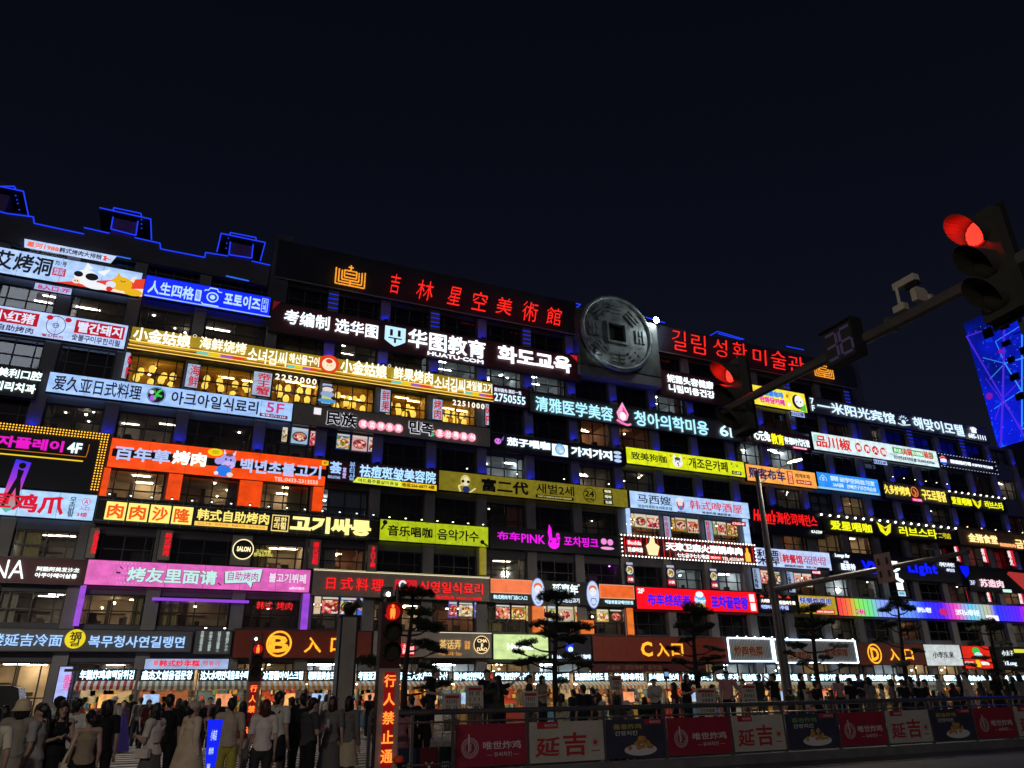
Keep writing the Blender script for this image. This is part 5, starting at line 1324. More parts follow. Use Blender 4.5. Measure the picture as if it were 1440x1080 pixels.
beam([(1444, 502), (1413, 511), (1436, 549), (1445, 560)], M_cl); beam([(1437, 470), (1437, 600)], M_cl); beam([(1437, 603), (1445, 601)], M_cl); beam([(1382, 503), (1413, 511)], M_cl, .05); beam([(1413, 511), (1400, 480), (1440, 455)], M_cl, .05); beam([(1392, 533), (1413, 511)], M_cl, .05); beam([(1398, 575), (1436, 549)], M_cl, .05); beam([(1399, 590), (1410, 560), (1440, 530)], M_vl, .06); beam([(1386, 532), (1437, 603)], M_vl, .05)
for x, y, r in ((1407, 494, .35), (1391, 557, .5)):
    p = atX(x, y, 101.85); MB().ell(tuple(p), .1, r, r, 8, 6).build('light_spot', mat('magenta_spot', (.3, 0, .3), em=(.40, .02, .75), es=.5, sample=False), tw)
for x0, y0, x1, y1 in ((1382, 465, 1398, 472), (1404, 450, 1420, 460), (1409, 482, 1422, 484), (1417, 504, 1428, 508), (1420, 528, 1435, 532), (1428, 555, 1442, 560), (1426, 470, 1446, 462), (1434, 490, 1446, 496)):
    a, c = atX(x0, y0, 101.8), atX(x1, y1, 101.8)
    MB().box(101.6, 101.9, min(a.y, c.y), max(a.y, c.y), min(a.z, c.z), max(a.z, c.z)).build('window_slot', M_black, tw)
bx = thing('low_building', 'dark low building between the street block and the blue screen tower', 'building', (92, 55, 0))
MB().box(84.6, 101, 50, 62, 0, 23.0).build('wall', M_wall, bx)
for i in range(4):
    for j in range(3):
        window(bx, 86+3.6*i, 88.6+3.6*i, 6+5.2*j, 8.2+5.2*j, 'k', y=49.94, fine=False)
# ------------------------------------------------------------------ food stalls in a row
M_steel = mat('brushed_steel', (0.45, 0.45, 0.46), 0.32, metal=.9, var=.1)
M_post = mat('stall_post', (0.10, 0.09, 0.085), 0.5, metal=.4)
def stripes(name, a, b, n):
    m = bpy.data.materials.new(name); m.use_nodes = True
    t = m.node_tree; p = t.nodes['Principled BSDF']; p.inputs['Roughness'].default_value = .8
    tc = t.nodes.new('ShaderNodeTexCoord'); w = t.nodes.new('ShaderNodeTexWave'); w.inputs['Scale'].default_value = n; w.bands_direction = 'X'
    t.links.new(tc.outputs['Object'], w.inputs['Vector'])
    r = t.nodes.new('ShaderNodeValToRGB'); r.color_ramp.interpolation = 'CONSTANT'
    r.color_ramp.elements[0].color = (*a, 1); r.color_ramp.elements[1].position = .5; r.color_ramp.elements[1].color = (*b, 1)
    t.links.new(w.outputs['Fac'], r.inputs[0]); t.links.new(r.outputs[0], p.inputs['Base Color'])
    return m
AWN = [stripes('awning_red', (.45, .04, .03), (.75, .72, .68), 1.1), stripes('awning_orange', (.75, .28, .05), (.8, .74, .64), 1.1), stripes('awning_grey', (.22, .2, .18), (.72, .62, .45), 1.1), stripes('awning_tan', (.55, .32, .12), (.8, .7, .5), 1.1)]
GOODC = [mat('goods_%d' % i, c, .6) for i, c in enumerate([(.5, .06, .04), (.65, .35, .05), (.6, .58, .5), (.08, .2, .35), (.2, .35, .1), (.35, .15, .08), (.7, .6, .2)])]
M_strip = mat('stall_lamp', (1, .9, .7), em=(1.0, .66, .34), es=55)
M_letter = mat('stall_letters', (.6, .8, .9), em=(.58, .84, 1.0), es=2.2, sample=False)
M_panelglow = mat('stall_counter_glow', (.8, .6, .4), em=(1.0, .55, .2), es=.8)
ST = [(109, 192, '年糕炸鸡串떡닭튀김', 0, 'red'), (196, 274, '鑫杰文创음걸문창', 2, 'grey'), (279, 353, '达大水吧연대음료수빠', 2, 'grey'), (367, 429, '冰雪糕아이스크림', 1, 'orange'), (431, 478, '朝鲜族美食조선', 1, 'orange'),
      (501, 541, '考丽亚泡菜', 1, 'orange'), (560, 632, '延吉大水产연대수산', 1, 'orange'), (636, 690, '国小吃연변먹거리', 1, 'orange'), (694, 746, '烤饭包연변떡구이', 1, 'orange'), (750, 802, '金达莱茶语각종찻집', 1, 'orange'), (806, 857, '饮品酸奶유먼도 물', 3, 'tan'),
      (862, 906, '辣鸡炸串튀김', 1, 'orange'), (910, 956, '见小糖豆떡잔스탁', 3, 'tan'), (958, 1004, '韩食文化카오공방', 3, 'tan'), (1006, 1040, '맥주포차', 2, 'grey'), (1042, 1082, '延边地道打糕', 1, 'orange'), (1084, 1136, '糖葫芦冰粉面屋', 3, 'tan'),
      (1138, 1176, '土豆饼정가집', 2, 'grey'), (1178, 1214, '炸鸡啤酒치맥', 3, 'tan'), (1217, 1253, '特色米肠순대', 3, 'tan'), (1256, 1288, '参鸡汤삼계', 2, 'grey'), (1291, 1322, '烤冷面구이', 2, 'grey'), (1325, 1356, '朝鲜打糕떡', 3, 'tan'), (1359, 1385, '章鱼小丸', 2, 'grey'), (1388, 1418, '冷饮제과', 2, 'grey'), (1421, 1452, '米酒막걸리', 2, 'grey')]
LOC = {0: 'leftmost, beside the rental shop light box', 1: 'second from the left', 2: 'third from the left', 3: 'just right of the far pedestrian signal', 4: 'just left of the stone pillar', 5: 'between the stone pillar and the near pedestrian signal',
       6: 'behind the first pine', 7: 'below the round tea emblem', 8: 'behind the couple taking a selfie', 9: 'left of the second pine trunk', 10: 'right of the second pine trunk', 11: 'below the letter C', 12: 'below the amber entrance character', 13: 'behind the third pine trunk', 14: 'right behind the man in the pink polo shirt', 15: 'below the corrugated board left of the lamp mast',
       16: 'just right of the lamp mast', 17: 'behind the fourth pine trunk', 18: 'right of the fourth pine trunk', 19: 'below the circled D', 20: 'behind the fifth pine trunk', 21: 'below the left half of the white handwritten light box', 22: 'below the right half of the white handwritten light box', 23: 'below the red fast food fascia', 24: 'left of the sixth pine trunk', 25: 'at the right edge'}
YS = 43.6
def gz(x):            # the pavement falls gently towards the right
    return -0.0085*(x-14)
for i, (l, r, tx, aw, an) in enumerate(ST):
    xa, xb = atY(l, 950, YS).x, atY(r, 950, YS).x
    w = xb-xa
    dz = gz((xa+xb)/2)
    st = thing('food_stall', '%s and white awning food stall, %s' % (an, LOC[i]), 'market stall', ((xa+xb)/2, YS, dz), group='food stalls in front of the shops')
    # roof, fascia and lettering
    MB().box(xa, xb, YS+.05, YS+2.2, 2.84+dz, 2.92+dz).build('roof', M_post, st)
    MB().box(xa+.02, xb-.02, YS, YS+.06, 2.34+dz, 2.9+dz).build('fascia', M_black, st)
    tb = MB(); text(tb, tx, xa+.1, xb-.12, 2.42+dz, 2.86+dz, YS-.01, .05, .045); tb.build('lettering', M_letter, st)
    # striped awning with a scalloped valance
    ab = MB()
    ab.add([(xa, YS-.02, 2.36+dz), (xb, YS-.02, 2.36+dz), (xb, YS-.62, 2.12+dz), (xa, YS-.62, 2.12+dz)], [(0, 1, 2, 3)])
    ns = max(4, int(w/.32))
    for k in range(ns):
        u0, u1 = xa+w*k/ns, xa+w*(k+1)/ns
        um = (u0+u1)/2
        ab.add([(u0, YS-.62, 2.12+dz), (u1, YS-.62, 2.12+dz), (u1, YS-.63, 1.99+dz), (um+(u1-um)*.5, YS-.63, 1.93+dz), (um, YS-.63, 1.91+dz), (um-(um-u0)*.5, YS-.63, 1.93+dz), (u0, YS-.63, 1.99+dz)], [(0, 1, 2, 3, 4, 5, 6)])
    ab.build('awning', AWN[aw], st)
    for (px_, py_) in ((xa+.05, YS-.58), (xb-.05, YS-.58), (xa+.05, YS+2.1), (xb-.05, YS+2.1)):
        MB().box(px_-.03, px_+.03, py_-.03, py_+.03, dz-.1, 2.83+dz if py_ > YS else 2.12+dz).build('post', M_post, st)
    MB().box(xa+.1, xb-.1, YS+.3, YS+.36, 2.2+dz, 2.24+dz).build('lamp', M_strip, st)
    MB().box(xa+.1, xb-.1, YS-.3, YS+.35, dz-.1, .85+dz).box(xa+.05, xb-.05, YS-.36, YS+.4, .86+dz, .91+dz).build('counter', M_steel if i % 3 else GOODC[5], st)
    MB().box(xa+.12, xb-.12, YS+2.0, YS+2.05, dz-.1, 2.83+dz).build('back_panel', [GOODC[2], GOODC[5], GOODC[3], GOODC[0], M_post][i % 5], st)
    gb = MB()
    rr = random.Random(i*11)
    for k in range(46):
        gb.m(GOODC[rr.randrange(7)])
        x = rr.uniform(xa+.2, xb-.2)
        if rr.random() < .5:
            hh = rr.uniform(.06, .3)
            gb.box(x-.06, x+.06, YS-.25+rr.uniform(0, .4), YS+.22, .92+dz, .92+hh+dz)
        else:
            z = rr.choice((1.25, 1.55, 1.85, 2.05)); gb.box(x-.1, x+.1, YS+1.8, YS+1.95, z-.12+dz, z+.1+dz)
    gb.build('goods', None, st, kind='stuff')
    if rr.random() < .75:
        x = rr.uniform(xa+.3, xb-1.0); b_ = MB().box(x, x+.75, YS-.02, YS+.05, 1.15+dz, 1.75+dz) ; b_.build('menu_light', mat(['menu_a', 'menu_b', 'menu_c'][i % 3], (.5, .4, .3), em=[(.9, .45, .12), (.3, .55, .9), (.9, .3, .12)][i % 3], es=.9, evar=.5, evs=(4, 1, 4)), st)
    MB().box(xa+.14, xb-.14, YS-.32, YS-.305, .1+dz, .72+dz).build('counter_print', [GOODC[0], GOODC[3], GOODC[2], GOODC[1]][i % 4], st)
# souvenir wall behind the second stall
# ------------------------------------------------------------------ stone pillar, pedestrian signals
pl = thing('stone_pillar', 'plain beige stone pillar with black edges in front of the B entrance board', 'pillar', (5.05, 25, 0))
a, b_ = atY(480, 900, 25), atY(500, 900, 25)
zt = atY(490, 867, 25).z
M_stone = mat('beige_stone', (.40, .37, .31), .7, var=.15, vscale=1.5, bump=.2)
MB().box(a.x, b_.x, 25, 25.5, 0, zt).build('shaft', M_stone, pl)
MB().box(a.x-.06, a.x-.004, 24.98, 25.52, 0, zt).box(b_.x+.004, b_.x+.06, 24.98, 25.52, 0, zt).build('edge', M_frame, pl)
MB().box(a.x-.1, b_.x+.1, 24.95, 25.55, zt+.002, zt+.05).build('cap', M_frame, pl)
hs = thing('loudspeaker', 'black horn shaped loudspeaker sitting on top of the beige pillar', 'loudspeaker', ((a.x+b_.x)/2, 25.25, zt+.05))
hx = (a.x+b_.x)/2
MB().tube((hx, 25.25, zt+.05), (hx+.02, 25.25, zt+.22), .12, .2, 12).ell((hx+.03, 25.25, zt+.30), .23, .2, .17, 12, 8).tube((hx+.1, 25.1, zt+.34), (hx+.3, 24.95, zt+.44), .1, .17, 12).build('horn', M_black, hs)
M_sigbody = mat('signal_body', (.05, .012, .012), .5)
M_siggrey = mat('signal_frame', (.32, .26, .24), .5)
def signal(px, Y, py_top, label, zbot=0.0, w=.33):
    X = colX(px, Y)
    c = atY(px, py_top, Y)
    X, zt = c.x, c.z
    t_ = thing('pedestrian_signal', label, 'traffic light', (X, Y, zbot), group='pedestrian signals')
    h = w/2
    MB().box(X-h, X+h, Y, Y+.2, zbot, zt).build('body', M_sigbody, t_)
    MB().box(X-h+.0, X+h, Y-.04, Y-.002, zbot+.02, zt-.99).build('message_frame', M_siggrey, t_)
    M_red = mat('signal_red_field', (.1, .0, .0), em=(1.0, .012, .008), es=.16)
    MB().box(X-h+.085, X+h-.085, Y-.05, Y-.042, zt-2.66, zt-1.04).build('led_field', M_red, t_)
    M_yl = mat('signal_letters', (.3, .1, 0), em=(1.0, .16, .02), es=2.6)
    tx = '行人禁止通行'
    for i, ch in enumerate(tx):
        zc = zt-1.17-.26*i
        b = MB(); text(b, ch, X-.088, X+.088, zc-.088, zc+.088, Y-.055, .02, .03); b.build('character', M_yl, t_)
    # three heads
    for k in range(3):
        zc = zt-.15-.30*k
        lit = (k == 0)
        b = MB(); b.prism([(X+.128*math.cos(i*.314), zc+.128*math.sin(i*.314)) for i in range(20)], Y-.03, Y-.004)
        b.build('lens', mat('lens_lit', (.2, .0, .0), em=(.8, .01, .01), es=.5) if lit else mat('lens_dark', (.03, .03, .02), .2), t_)
        v = MB()
        n = 14
        for i in range(n):
            a0, a1 = math.radians(-20+220*i/n), math.radians(-20+220*(i+1)/n)
            q = []
            for aa, yy_, rr_ in ((a0, Y, .138), (a1, Y, .138), (a1, Y-.16, .142), (a0, Y-.16, .142)):
                q.append((X+rr_*math.cos(aa), yy_, zc+rr_*math.sin(aa)))
            v.face(q); v.face([(x*.985+X*.015, y_, z*.985+zc*.015) for x, y_, z in q[::-1]])
        v.build('hood', M_black, t_)
        if lit:
            f = MB()
            y = Y-.045
            f.ell((X, y, zc+.085), .022, .008, .026, 8, 6)
            f.prism([(X-.035, zc+.05), (X+.035, zc+.05), (X+.04, zc-.02), (X+.03, zc-.10), (X+.012, zc-.10), (X, zc-.02), (X-.012, zc-.10), (X-.03, zc-.10), (X-.04, zc-.02)], y-.008, y+.008)
            f.build('standing_figure', M_yl, t_)
    b = MB()
    b.box(X-.16, X+.0, Y+.02, Y+.18, zt+.09, zt+.24).tube((X+.1, Y+.1, zt), (X+.1, Y+.1, zt+.3), .02).tube((X-.1, Y+.1, zt), (X-.1, Y+.1, zt+.1), .03)
    b.build('camera_housing', M_frame, t_)
    MB().ell((X-.08, Y-.02, zt+.12), .035, .03, .035, 8, 6).build('lamp', E('#fff4e0', 12, True), t_)
    return t_
signal(552, 12.0, 847, 'tall near pedestrian signal with a glowing standing figure and stacked red characters, behind the railing', .2)
signal(363.5, 23.0, 905, 'smaller distant pedestrian signal with glowing red characters, between the crowd and the B entrance board', .5)
# ------------------------------------------------------------------ overhead signal arm (left of its pole, which stands beside the camera's right)
M_mast = mat('painted_steel', (.16, .155, .15), .45, metal=.5, var=.15, bump=.1)
arm = thing('signal_mast', 'long octagonal steel arm crossing the upper right, carrying the traffic lights', 'signal mast', (9.0, -1.5, 0))
xA = 8.75
MB().tube((8.8, -1.4, 0), (8.8, -1.4, 7.0), .17, .13, 12).build('pole', M_mast, arm)
pa, pb = Vector((8.8, -1.2, 6.42)), Vector((8.8, 10.0, 6.38))
MB().tube(pa, pb, .115, .075, 8).build('arm', M_mast, arm)
MB().tube((8.8, 6.3, 6.41), (8.8, 6.36, 6.41), .125, .125, 8).build('flange', M_mast, arm)
M_hood = mat('signal_hood', (.045, .046, .04), .5)
M_redlens = mat('red_led_lens', (.2, 0, 0), em=(1.0, .035, .02), es=1.3)
def traffic_light(px, py, Y, rot, label, hs=1.0, tilt=0.0):
    c = Vector((px, Y, py))
    # facing the crossing traffic: built facing -y, turned about z
    t_ = thing('traffic_light', label, 'traffic light', tuple(c), rot, group='traffic lights on the overhead arm')
    def prt(mb, name, m, smooth=False):
        me = raw_mesh(name, mb, smooth=smooth)
        me.materials.clear(); me.materials.append(m)
        me.polygons.foreach_set('material_index', [0]*len(me.polygons))
        o = bpy.data.objects.new(name, me); COL.objects.link(o); o.parent = t_
        return o
    W, H_ = .26*hs, .72*hs
    prt(MB().box(-W, W, 0, .16, -H_, H_), 'housing', M_hood)
    b = MB(); b.box(-W-.05, W+.05, .165, .18, -H_-.06, H_+.06); prt(b, 'backplate', M_black)
    for k in range(3):
        zc = (.46-.46*k)*hs
        lit = k == 0
        b = MB(); b.prism([(.17*hs*math.cos(i*.2618), zc+.17*hs*math.sin(i*.2618)) for i in range(24)], -.02, -.002)
        prt(b, 'lens', mat('lens_red_field', (.2, 0, 0), em=(1.0, .01, .006), es=.5) if lit else mat('lens_dark', (.03, .03, .02), .2))
        if lit:
            d = MB()
            for u in range(-8, 9):
                for v_ in range(-8, 9):
                    x, z = u*.0195*hs+(.01*hs if v_ % 2 else 0), v_*.0185*hs
                    if x*x+z*z < (.158*hs)**2:
                        d.ell((x, -.026, zc+z), .0062*hs, .005, .0062*hs, 6, 4)
            o = prt(d, 'led_dot', mat('led_dots', (.5, .1, .05), em=(1.0, .10, .06), es=1.6)); o['kind'] = 'stuff'
        v = MB()
        n, L_ = 22, .42*hs
        for i in range(n):
            a0, a1 = math.radians(-62+304*i/n), math.radians(-62+304*(i+1)/n)
            def pt(a, f, r): return (r*math.cos(a), -f*L_*(1 if f == 0 else (.62+.38*math.sin(a) if math.sin(a) > 0 else .62+.55*math.sin(a))), zc+r*math.sin(a))
            ro, ri = .195*hs, .187*hs
            v.face([pt(a0, 0, ro), pt(a1, 0, ro), pt(a1, 1, ro), pt(a0, 1, ro)])
            v.face([pt(a0, 1, ri), pt(a1, 1, ri), pt(a1, 0, ri), pt(a0, 0, ri)])
            v.face([pt(a0, 1, ro), pt(a1, 1, ro), pt(a1, 1, ri), pt(a0, 1, ri)])
        prt(v, 'hood', M_hood)
    if True:
        b = MB().box(-.09, .09, .18, .34, -.12, .12).tube((0, .25, -H_-.22), (0, .25, -H_+.1), .03)
        prt(b, 'bracket', M_hood)
    return t_
TL1 = traffic_light(8.62, 6.45, 4.75, math.radians(-99), 'large near traffic light with a red lens glowing in its hood, upper right', .98)
TL2 = traffic_light(9.02, 6.66, 9.9, math.radians(-96), 'smaller traffic light with red lens at the far end of the arm, centre right', .98)
for nm, T_ in (('a', TL1), ('b', TL2)):
    fr_ = T_.matrix_basis
    rz = T_.rotation_euler.z
    d = Vector((math.sin(rz), -math.cos(rz), 0))
    l = bpy.data.lights.new('lens_glow', 'POINT'); l.energy = 7; l.color = (1, .004, .002); l.shadow_soft_size = .08
    o = bpy.data.objects.new('lens_glow', l); o.location = T_.location+Vector((0, 0, .45))+d*.10; COL.objects.link(o)
cd = thing('countdown_display', 'unlit two digit countdown display hanging on the overhead arm', 'traffic display', tuple(atX(1180, 483, 8.62)), math.radians(-92))
def prt2(mb, name, m, root):
    me = raw_mesh(name, mb); me.materials.clear(); me.materials.append(m)
    me.polygons.foreach_set('material_index', [0]*len(me.polygons))
    o = bpy.data.objects.new(name, me); COL.objects.link(o); o.parent = root
    return o
prt2(MB().box(-.29, .29, 0, .14, -.27, .27), 'housing', M_hood, cd)
prt2(MB().box(-.33, .33, -.05, .16, .275, .30).box(.30, .33, -.05, .16, -.3, .272).box(-.30, .30, -.03, .16, -.30, -.275), 'visor', M_black, cd)
M_seg = mat('dead_segment_glow', (.16, .14, .30), .35, em=(.16, .12, .36), es=.05, sample=False)  # unlit segments get a faint violet glow put into their material
for dx, on in ((-.14, 'abcdg'), (.14, 'acdefg')):
    w, h = .085, .2
    SG = {'a': (-w, w, h-.02, h+.02), 'g': (-w, w, -.02, .02), 'd': (-w, w, -h-.02, -h+.02), 'b': (w-.0, w+.04, .02, h-.02), 'c': (w, w+.04, -h+.02, -.02), 'f': (-w-.04, -w, .02, h-.02), 'e': (-w-.04, -w, -h+.02, -.02)}
    for k, (x0, x1, z0, z1) in SG.items():
        prt2(MB().box(dx+x0, dx+x1, -.012, -.002, z0, z1), 'segment', M_seg if k in on else M_hood, cd)
prt2(MB().box(-.05, .05, .14, .3, -.05, .1), 'bracket', M_hood, cd)
cm = thing('traffic_camera', 'grey traffic camera on a bracket standing on the overhead arm', 'camera', tuple(atX(1268, 425, 8.8)))
c0 = atX(1266, 431, 8.8); c1 = atX(1260, 404, 8.8)
M_lgrey = mat('pale_grey_metal', (.5, .48, .42), .5, var=.1)
MB().tube(c0, c1, .022).box(c0.x-.05, c0.x+.05, c0.y-.09, c0.y+.09, c0.z-.08, c0.z+.02).build('bracket', M_lgrey, cm)
MB().box(c1.x-.01, c1.x+.10, c1.y-.30, c1.y+.05, c1.z-.03, c1.z+.07).build('camera_housing', M_lgrey, cm)
MB().tube((c1.x+.05, c1.y-.31, c1.z-.07), (c1.x+.05, c1.y-.12, c1.z-.07), .045, n=10).build('camera_body', M_black, cm)
an = thing('radar_panel', 'rounded grey radar panel clamped on the overhead arm beside the camera', 'sensor', tuple(atX(1295, 414, 8.8)))
q0 = atX(1292, 416, 8.8)
b = MB()
pts = [(q0.x-.12, q0.z-.1), (q0.x+.10, q0.z-.1), (q0.x+.13, q0.z-.06), (q0.x+.13, q0.z+.07), (q0.x+.09, q0.z+.11), (q0.x-.08, q0.z+.11), (q0.x-.12, q0.z+.07)]
b.prism(pts, q0.y-.05, q0.y+.03); b.build('panel', M_lgrey, an)
MB().box(q0.x+.12, q0.x+.19, q0.y-.08, q0.y+.05, q0.z-.16, q0.z+.02).build('clamp', M_lgrey, an)
# ------------------------------------------------------------------ lamp mast across the street
mast = thing('street_lamp', 'tall dark street lamp mast with a lit lantern and long horizontal signal arm', 'street lamp', (27.4, 30, 0))
top = atY(1064, 662, 30); bot = atY(1092, 985, 30)
base = bot+(bot-top)*(bot.z/(top.z-bot.z))
MB().tube((28.0, 30, 0), (top.x, 30, top.z), .26, .11, 12).build('pole', M_mast, mast)
am0 = atY(1083, 828, 30)
e = atX(1362, 776, 28.3)
MB().tube((28.05, 30, am0.z-.05), tuple(e), .16, .09, 10).build('signal_arm', M_mast, mast)
MB().tube((28.03, 30, am0.z-.5), (28.03, 30, am0.z+.4), .23, n=12).build('collar', M_mast, mast)
lp = atY(1118, 650, 30)
br = [atY(1068, 681, 30), atY(1085, 668, 30), atY(1100, 657, 30), atY(1112, 652, 30)]
MB().path([tuple(v) for v in br], .035).build('bracket', M_mast, mast)
MB().hexa([(lp.x-.5, 29.9, lp.z-.06), (lp.x+.35, 29.9, lp.z+.16), (lp.x+.33, 29.9, lp.z+.24), (lp.x-.5, 29.9, lp.z+.05)], .3)
b = MB(); b.hexa([(lp.x-.5, 29.85, lp.z-.03), (lp.x+.4, 29.85, lp.z+.2), (lp.x+.38, 29.85, lp.z+.28), (lp.x-.5, 29.85, lp.z+.08)], .35); b.build('lantern', M_mast, mast)
b = MB(); b.hexa([(lp.x-.42, 29.82, lp.z-.09), (lp.x+.36, 29.82, lp.z+.11), (lp.x+.36, 29.82, lp.z+.21), (lp.x-.42, 29.82, lp.z-.0)], .3); b.build('lamp', E('#fff8c0', 14, True), mast)
# board seen from behind and devices on that arm
def armpt(px):
    # nearest point of the arm for a pixel column
    best = None
    for k in range(101):
        v = Vector((28.05, 30, am0.z-.05)).lerp(e, k/100)
        w_ = v-CAM
        z = w_.dot(cF); x = 720+FPX*w_.dot(cR)/z
        if best is None or abs(x-px) < best[0]: best = (abs(x-px), v)
    return best[1]
bp = armpt(1246)
bd = thing('road_sign', 'pinkish square traffic sign seen from behind on the far signal arm', 'road sign', tuple(bp))
MB().box(bp.x-.12, bp.x-.10, bp.y-.42, bp.y+.42, bp.z-.62, bp.z+.62).build('plate', mat('sign_back', (.5, .34, .30), .5, var=.1), bd)
MB().box(bp.x-.16, bp.x-.122, bp.y-.26, bp.y-.18, bp.z-.4, bp.z-.12).box(bp.x-.16, bp.x-.122, bp.y+.18, bp.y+.26, bp.z-.4, bp.z-.12).box(bp.x-.16, bp.x-.122, bp.y-.26, bp.y-.18, bp.z+.12, bp.z+.4).box(bp.x-.16, bp.x-.122, bp.y+.18, bp.y+.26, bp.z+.12, bp.z+.4).build('clamp', M_frame, bd)
for pxx, lab in ((1160, 'small dark camera on the far signal arm near the mast'), (1312, 'small dark camera on the far signal arm right of the sign board')):
    v = armpt(pxx)
    o = thing('traffic_camera', lab, 'camera', tuple(v))
    MB().tube(tuple(v), (v.x, v.y, v.z+.4), .03).build('bracket', M_mast, o)
    MB().box(v.x-.3, v.x+.3, v.y-.1, v.y+.1, v.z+.4, v.z+.55).build('camera_housing', M_mast, o)
def plight(loc, e_, col, r=.2):
    l = bpy.data.lights.new('street_lamp_light', 'POINT'); l.energy = e_; l.color = col; l.shadow_soft_size = r
    o = bpy.data.objects.new('street_lamp_light', l); o.location = loc; COL.objects.link(o)
spot('street_lamp_light', (lp.x, 29.6, lp.z-.45), (lp.x, 33.5, 0), 4200, (1.0, .90, .70), 158, .25, .55)
# unseen lamp masts added outside the picture to light the lower facade
for k, xx in enumerate((-15.0, 74.0)):
    o = thing('street_lamp', 'added tall street lamp mast, unseen, further %s along the street' % ('left', 'right')[k], 'street lamp', (xx, 30, 0))
    MB().tube((xx, 30, 0), (xx, 30, 12.7), .2, .1, 10).tube((xx, 30, 12.6), (xx+2.2, 29.9, 13.4), .035).build('pole', M_mast, o)
    MB().box(xx+2.0, xx+3.0, 29.8, 30.1, 13.35, 13.5).build('lantern', M_mast, o)
    MB().box(xx+2.05, xx+2.95, 29.84, 30.06, 13.3, 13.345).build('lamp', E('#fff8c0', 14, True), o)
    spot('street_lamp_light', (xx+2.5, 29.7, 13.0), (xx+2.5, 33.5, 0), 4200, (1.0, .90, .70), 158, .25, .55)  # added light for the lower floors, from an unseen mast
# assumed unseen lamp post behind the viewer, added to light crowd and near pavement
lm = thing('street_lamp', 'assumed unseen street lamp on the near pavement behind the viewer', 'street lamp', (-6.0, -3.5, 0))
MB().tube((-6, -3.5, 0), (-6, -3.5, 8.2), .12, .07, 10).tube((-6, -3.5, 8.2), (-5.2, -2.2, 8.5), .04).build('pole', M_mast, lm)
MB().box(-5.4, -5.0, -2.5, -1.7, 8.46, 8.58).build('lantern', M_mast, lm)
l = spot('street_lamp_light', (-5.2, -2.1, 8.4), (4, 13, 0), 1900, (1.0, .84, .66), 150, .25, .9)  # added warm fill for the crowd, put at the assumed lamp
# ------------------------------------------------------------------ raised terrace with pines
M_terr = mat('terrace_stone', (.16, .155, .15), .75, var=.2, bump=.3)
tag(MB().box(6.2, 60, 18.6, 24.2, -.05, .45).build('terrace', M_terr), kind='structure')
M_bark = mat('pine_bark', (.030, .022, .018), .9, var=.3, bump=.6, bscale=12)
M_needle = mat('pine_needles', (.055, .072, .048), .8, var=.35, vscale=5)
PADS = []
for v_ in range(4):
    rr = random.Random(100+v_)
    b = MB().m(M_needle)
    for _ in range(900):
        a = rr.uniform(0, 2*math.pi); q = math.sqrt(rr.random())*(1+.12*math.sin(3*a+v_)+.10*math.sin(7*a))
        h = rr.uniform(-1, 1)
        f = math.sqrt(max(0.02, 1-min(1, q)*.9))
        cx_, cy_, cz_ = q*math.cos(a), q*math.sin(a), h*f*(1 if h > 0 else .4)+.25*math.sin(5*a)*(q > .5)
        for k in range(5):
            aa = rr.uniform(0, 2*math.pi); el = rr.uniform(-.3, 1.1); L = rr.uniform(.12, .24)
            d = Vector((math.cos(aa)*math.cos(el), math.sin(aa)*math.cos(el), math.sin(el)*2.2))*L
            s_ = Vector((-math.sin(aa), math.cos(aa), 0))*.022
            p = Vector((cx_, cy_, cz_))
            b.face([p-s_, p+s_, p+d])
    PADS.append(raw_mesh('foliage', b))
def pine(px, Y, label, ptop, pads, lean, seed, z0=.45):
    rr = random.Random(seed)
    X0 = colX(px, Y)
    ztop = atY(px+lean, ptop, Y).z
    t_ = thing('pine_tree', label, 'tree', (X0, Y, z0), group='pruned pines on the terrace')
    dX = atY(px+lean, ptop, Y).x-X0
    def axis(f):
        return Vector((X0+dX*f+.10*math.sin(5*f+seed), Y+.06*math.sin(4*f+seed), z0+(ztop-z0)*f))
    tb = MB()
    N = 9
    for i in range(N):
        tb.tube(axis(i/N), axis((i+1)/N), .115*(1-.8*i/N)+.01, .115*(1-.8*(i+1)/N)+.01, 8)
    tb.build('trunk', M_bark, t_)
    for (pxc, pyc, rpx, hpx) in pads:
        yo = rr.uniform(-.5, .5)
        c = atY(pxc, pyc, Y+yo)
        k = (Y)/1040*1.02
        rx, rz = rpx*k, hpx*k
        link_mesh('foliage', PADS[rr.randrange(4)], t_, (c.x-X0, c.y-Y, c.z-z0), rz=rr.uniform(0, 6.28), scale=(rx*1.02, rx*.85, rz*1.15)).rotation_euler = (rr.uniform(-.22, .22), rr.uniform(-.22, .22), rr.uniform(0, 6.28))
        f = max(.05, min(.97, (c.z-.25-z0)/(ztop-z0)))
        s_ = axis(f)
        lb = MB()
        mid = s_.lerp(c, .5)+Vector((0, 0, -.08))
        lb.tube(s_, mid, .035, .025, 6).tube(mid, Vector((c.x, c.y, c.z-rz*.3)), .025, .012, 6)
        for _ in range(5):
            e_ = Vector((c.x+rr.uniform(-1, 1)*rx*.8, c.y+rr.uniform(-1, 1)*rx*.5, c.z))
            lb.tube(mid.lerp(c, .5), e_, .012, .006, 5)
        lb.build('branch', M_bark, t_)
pine(572, 23, 'pine behind the near pedestrian signal', 832, [(578, 834, 24, 9), (555, 845, 13, 6), (600, 835, 14, 5), (590, 862, 18, 8), (605, 882, 20, 6), (540, 882, 14, 5), (596, 906, 22, 5), (615, 915, 16, 5), (520, 930, 18, 7), (600, 938, 14, 6), (612, 965, 24, 6), (590, 875, 14, 6)], 5, 3)
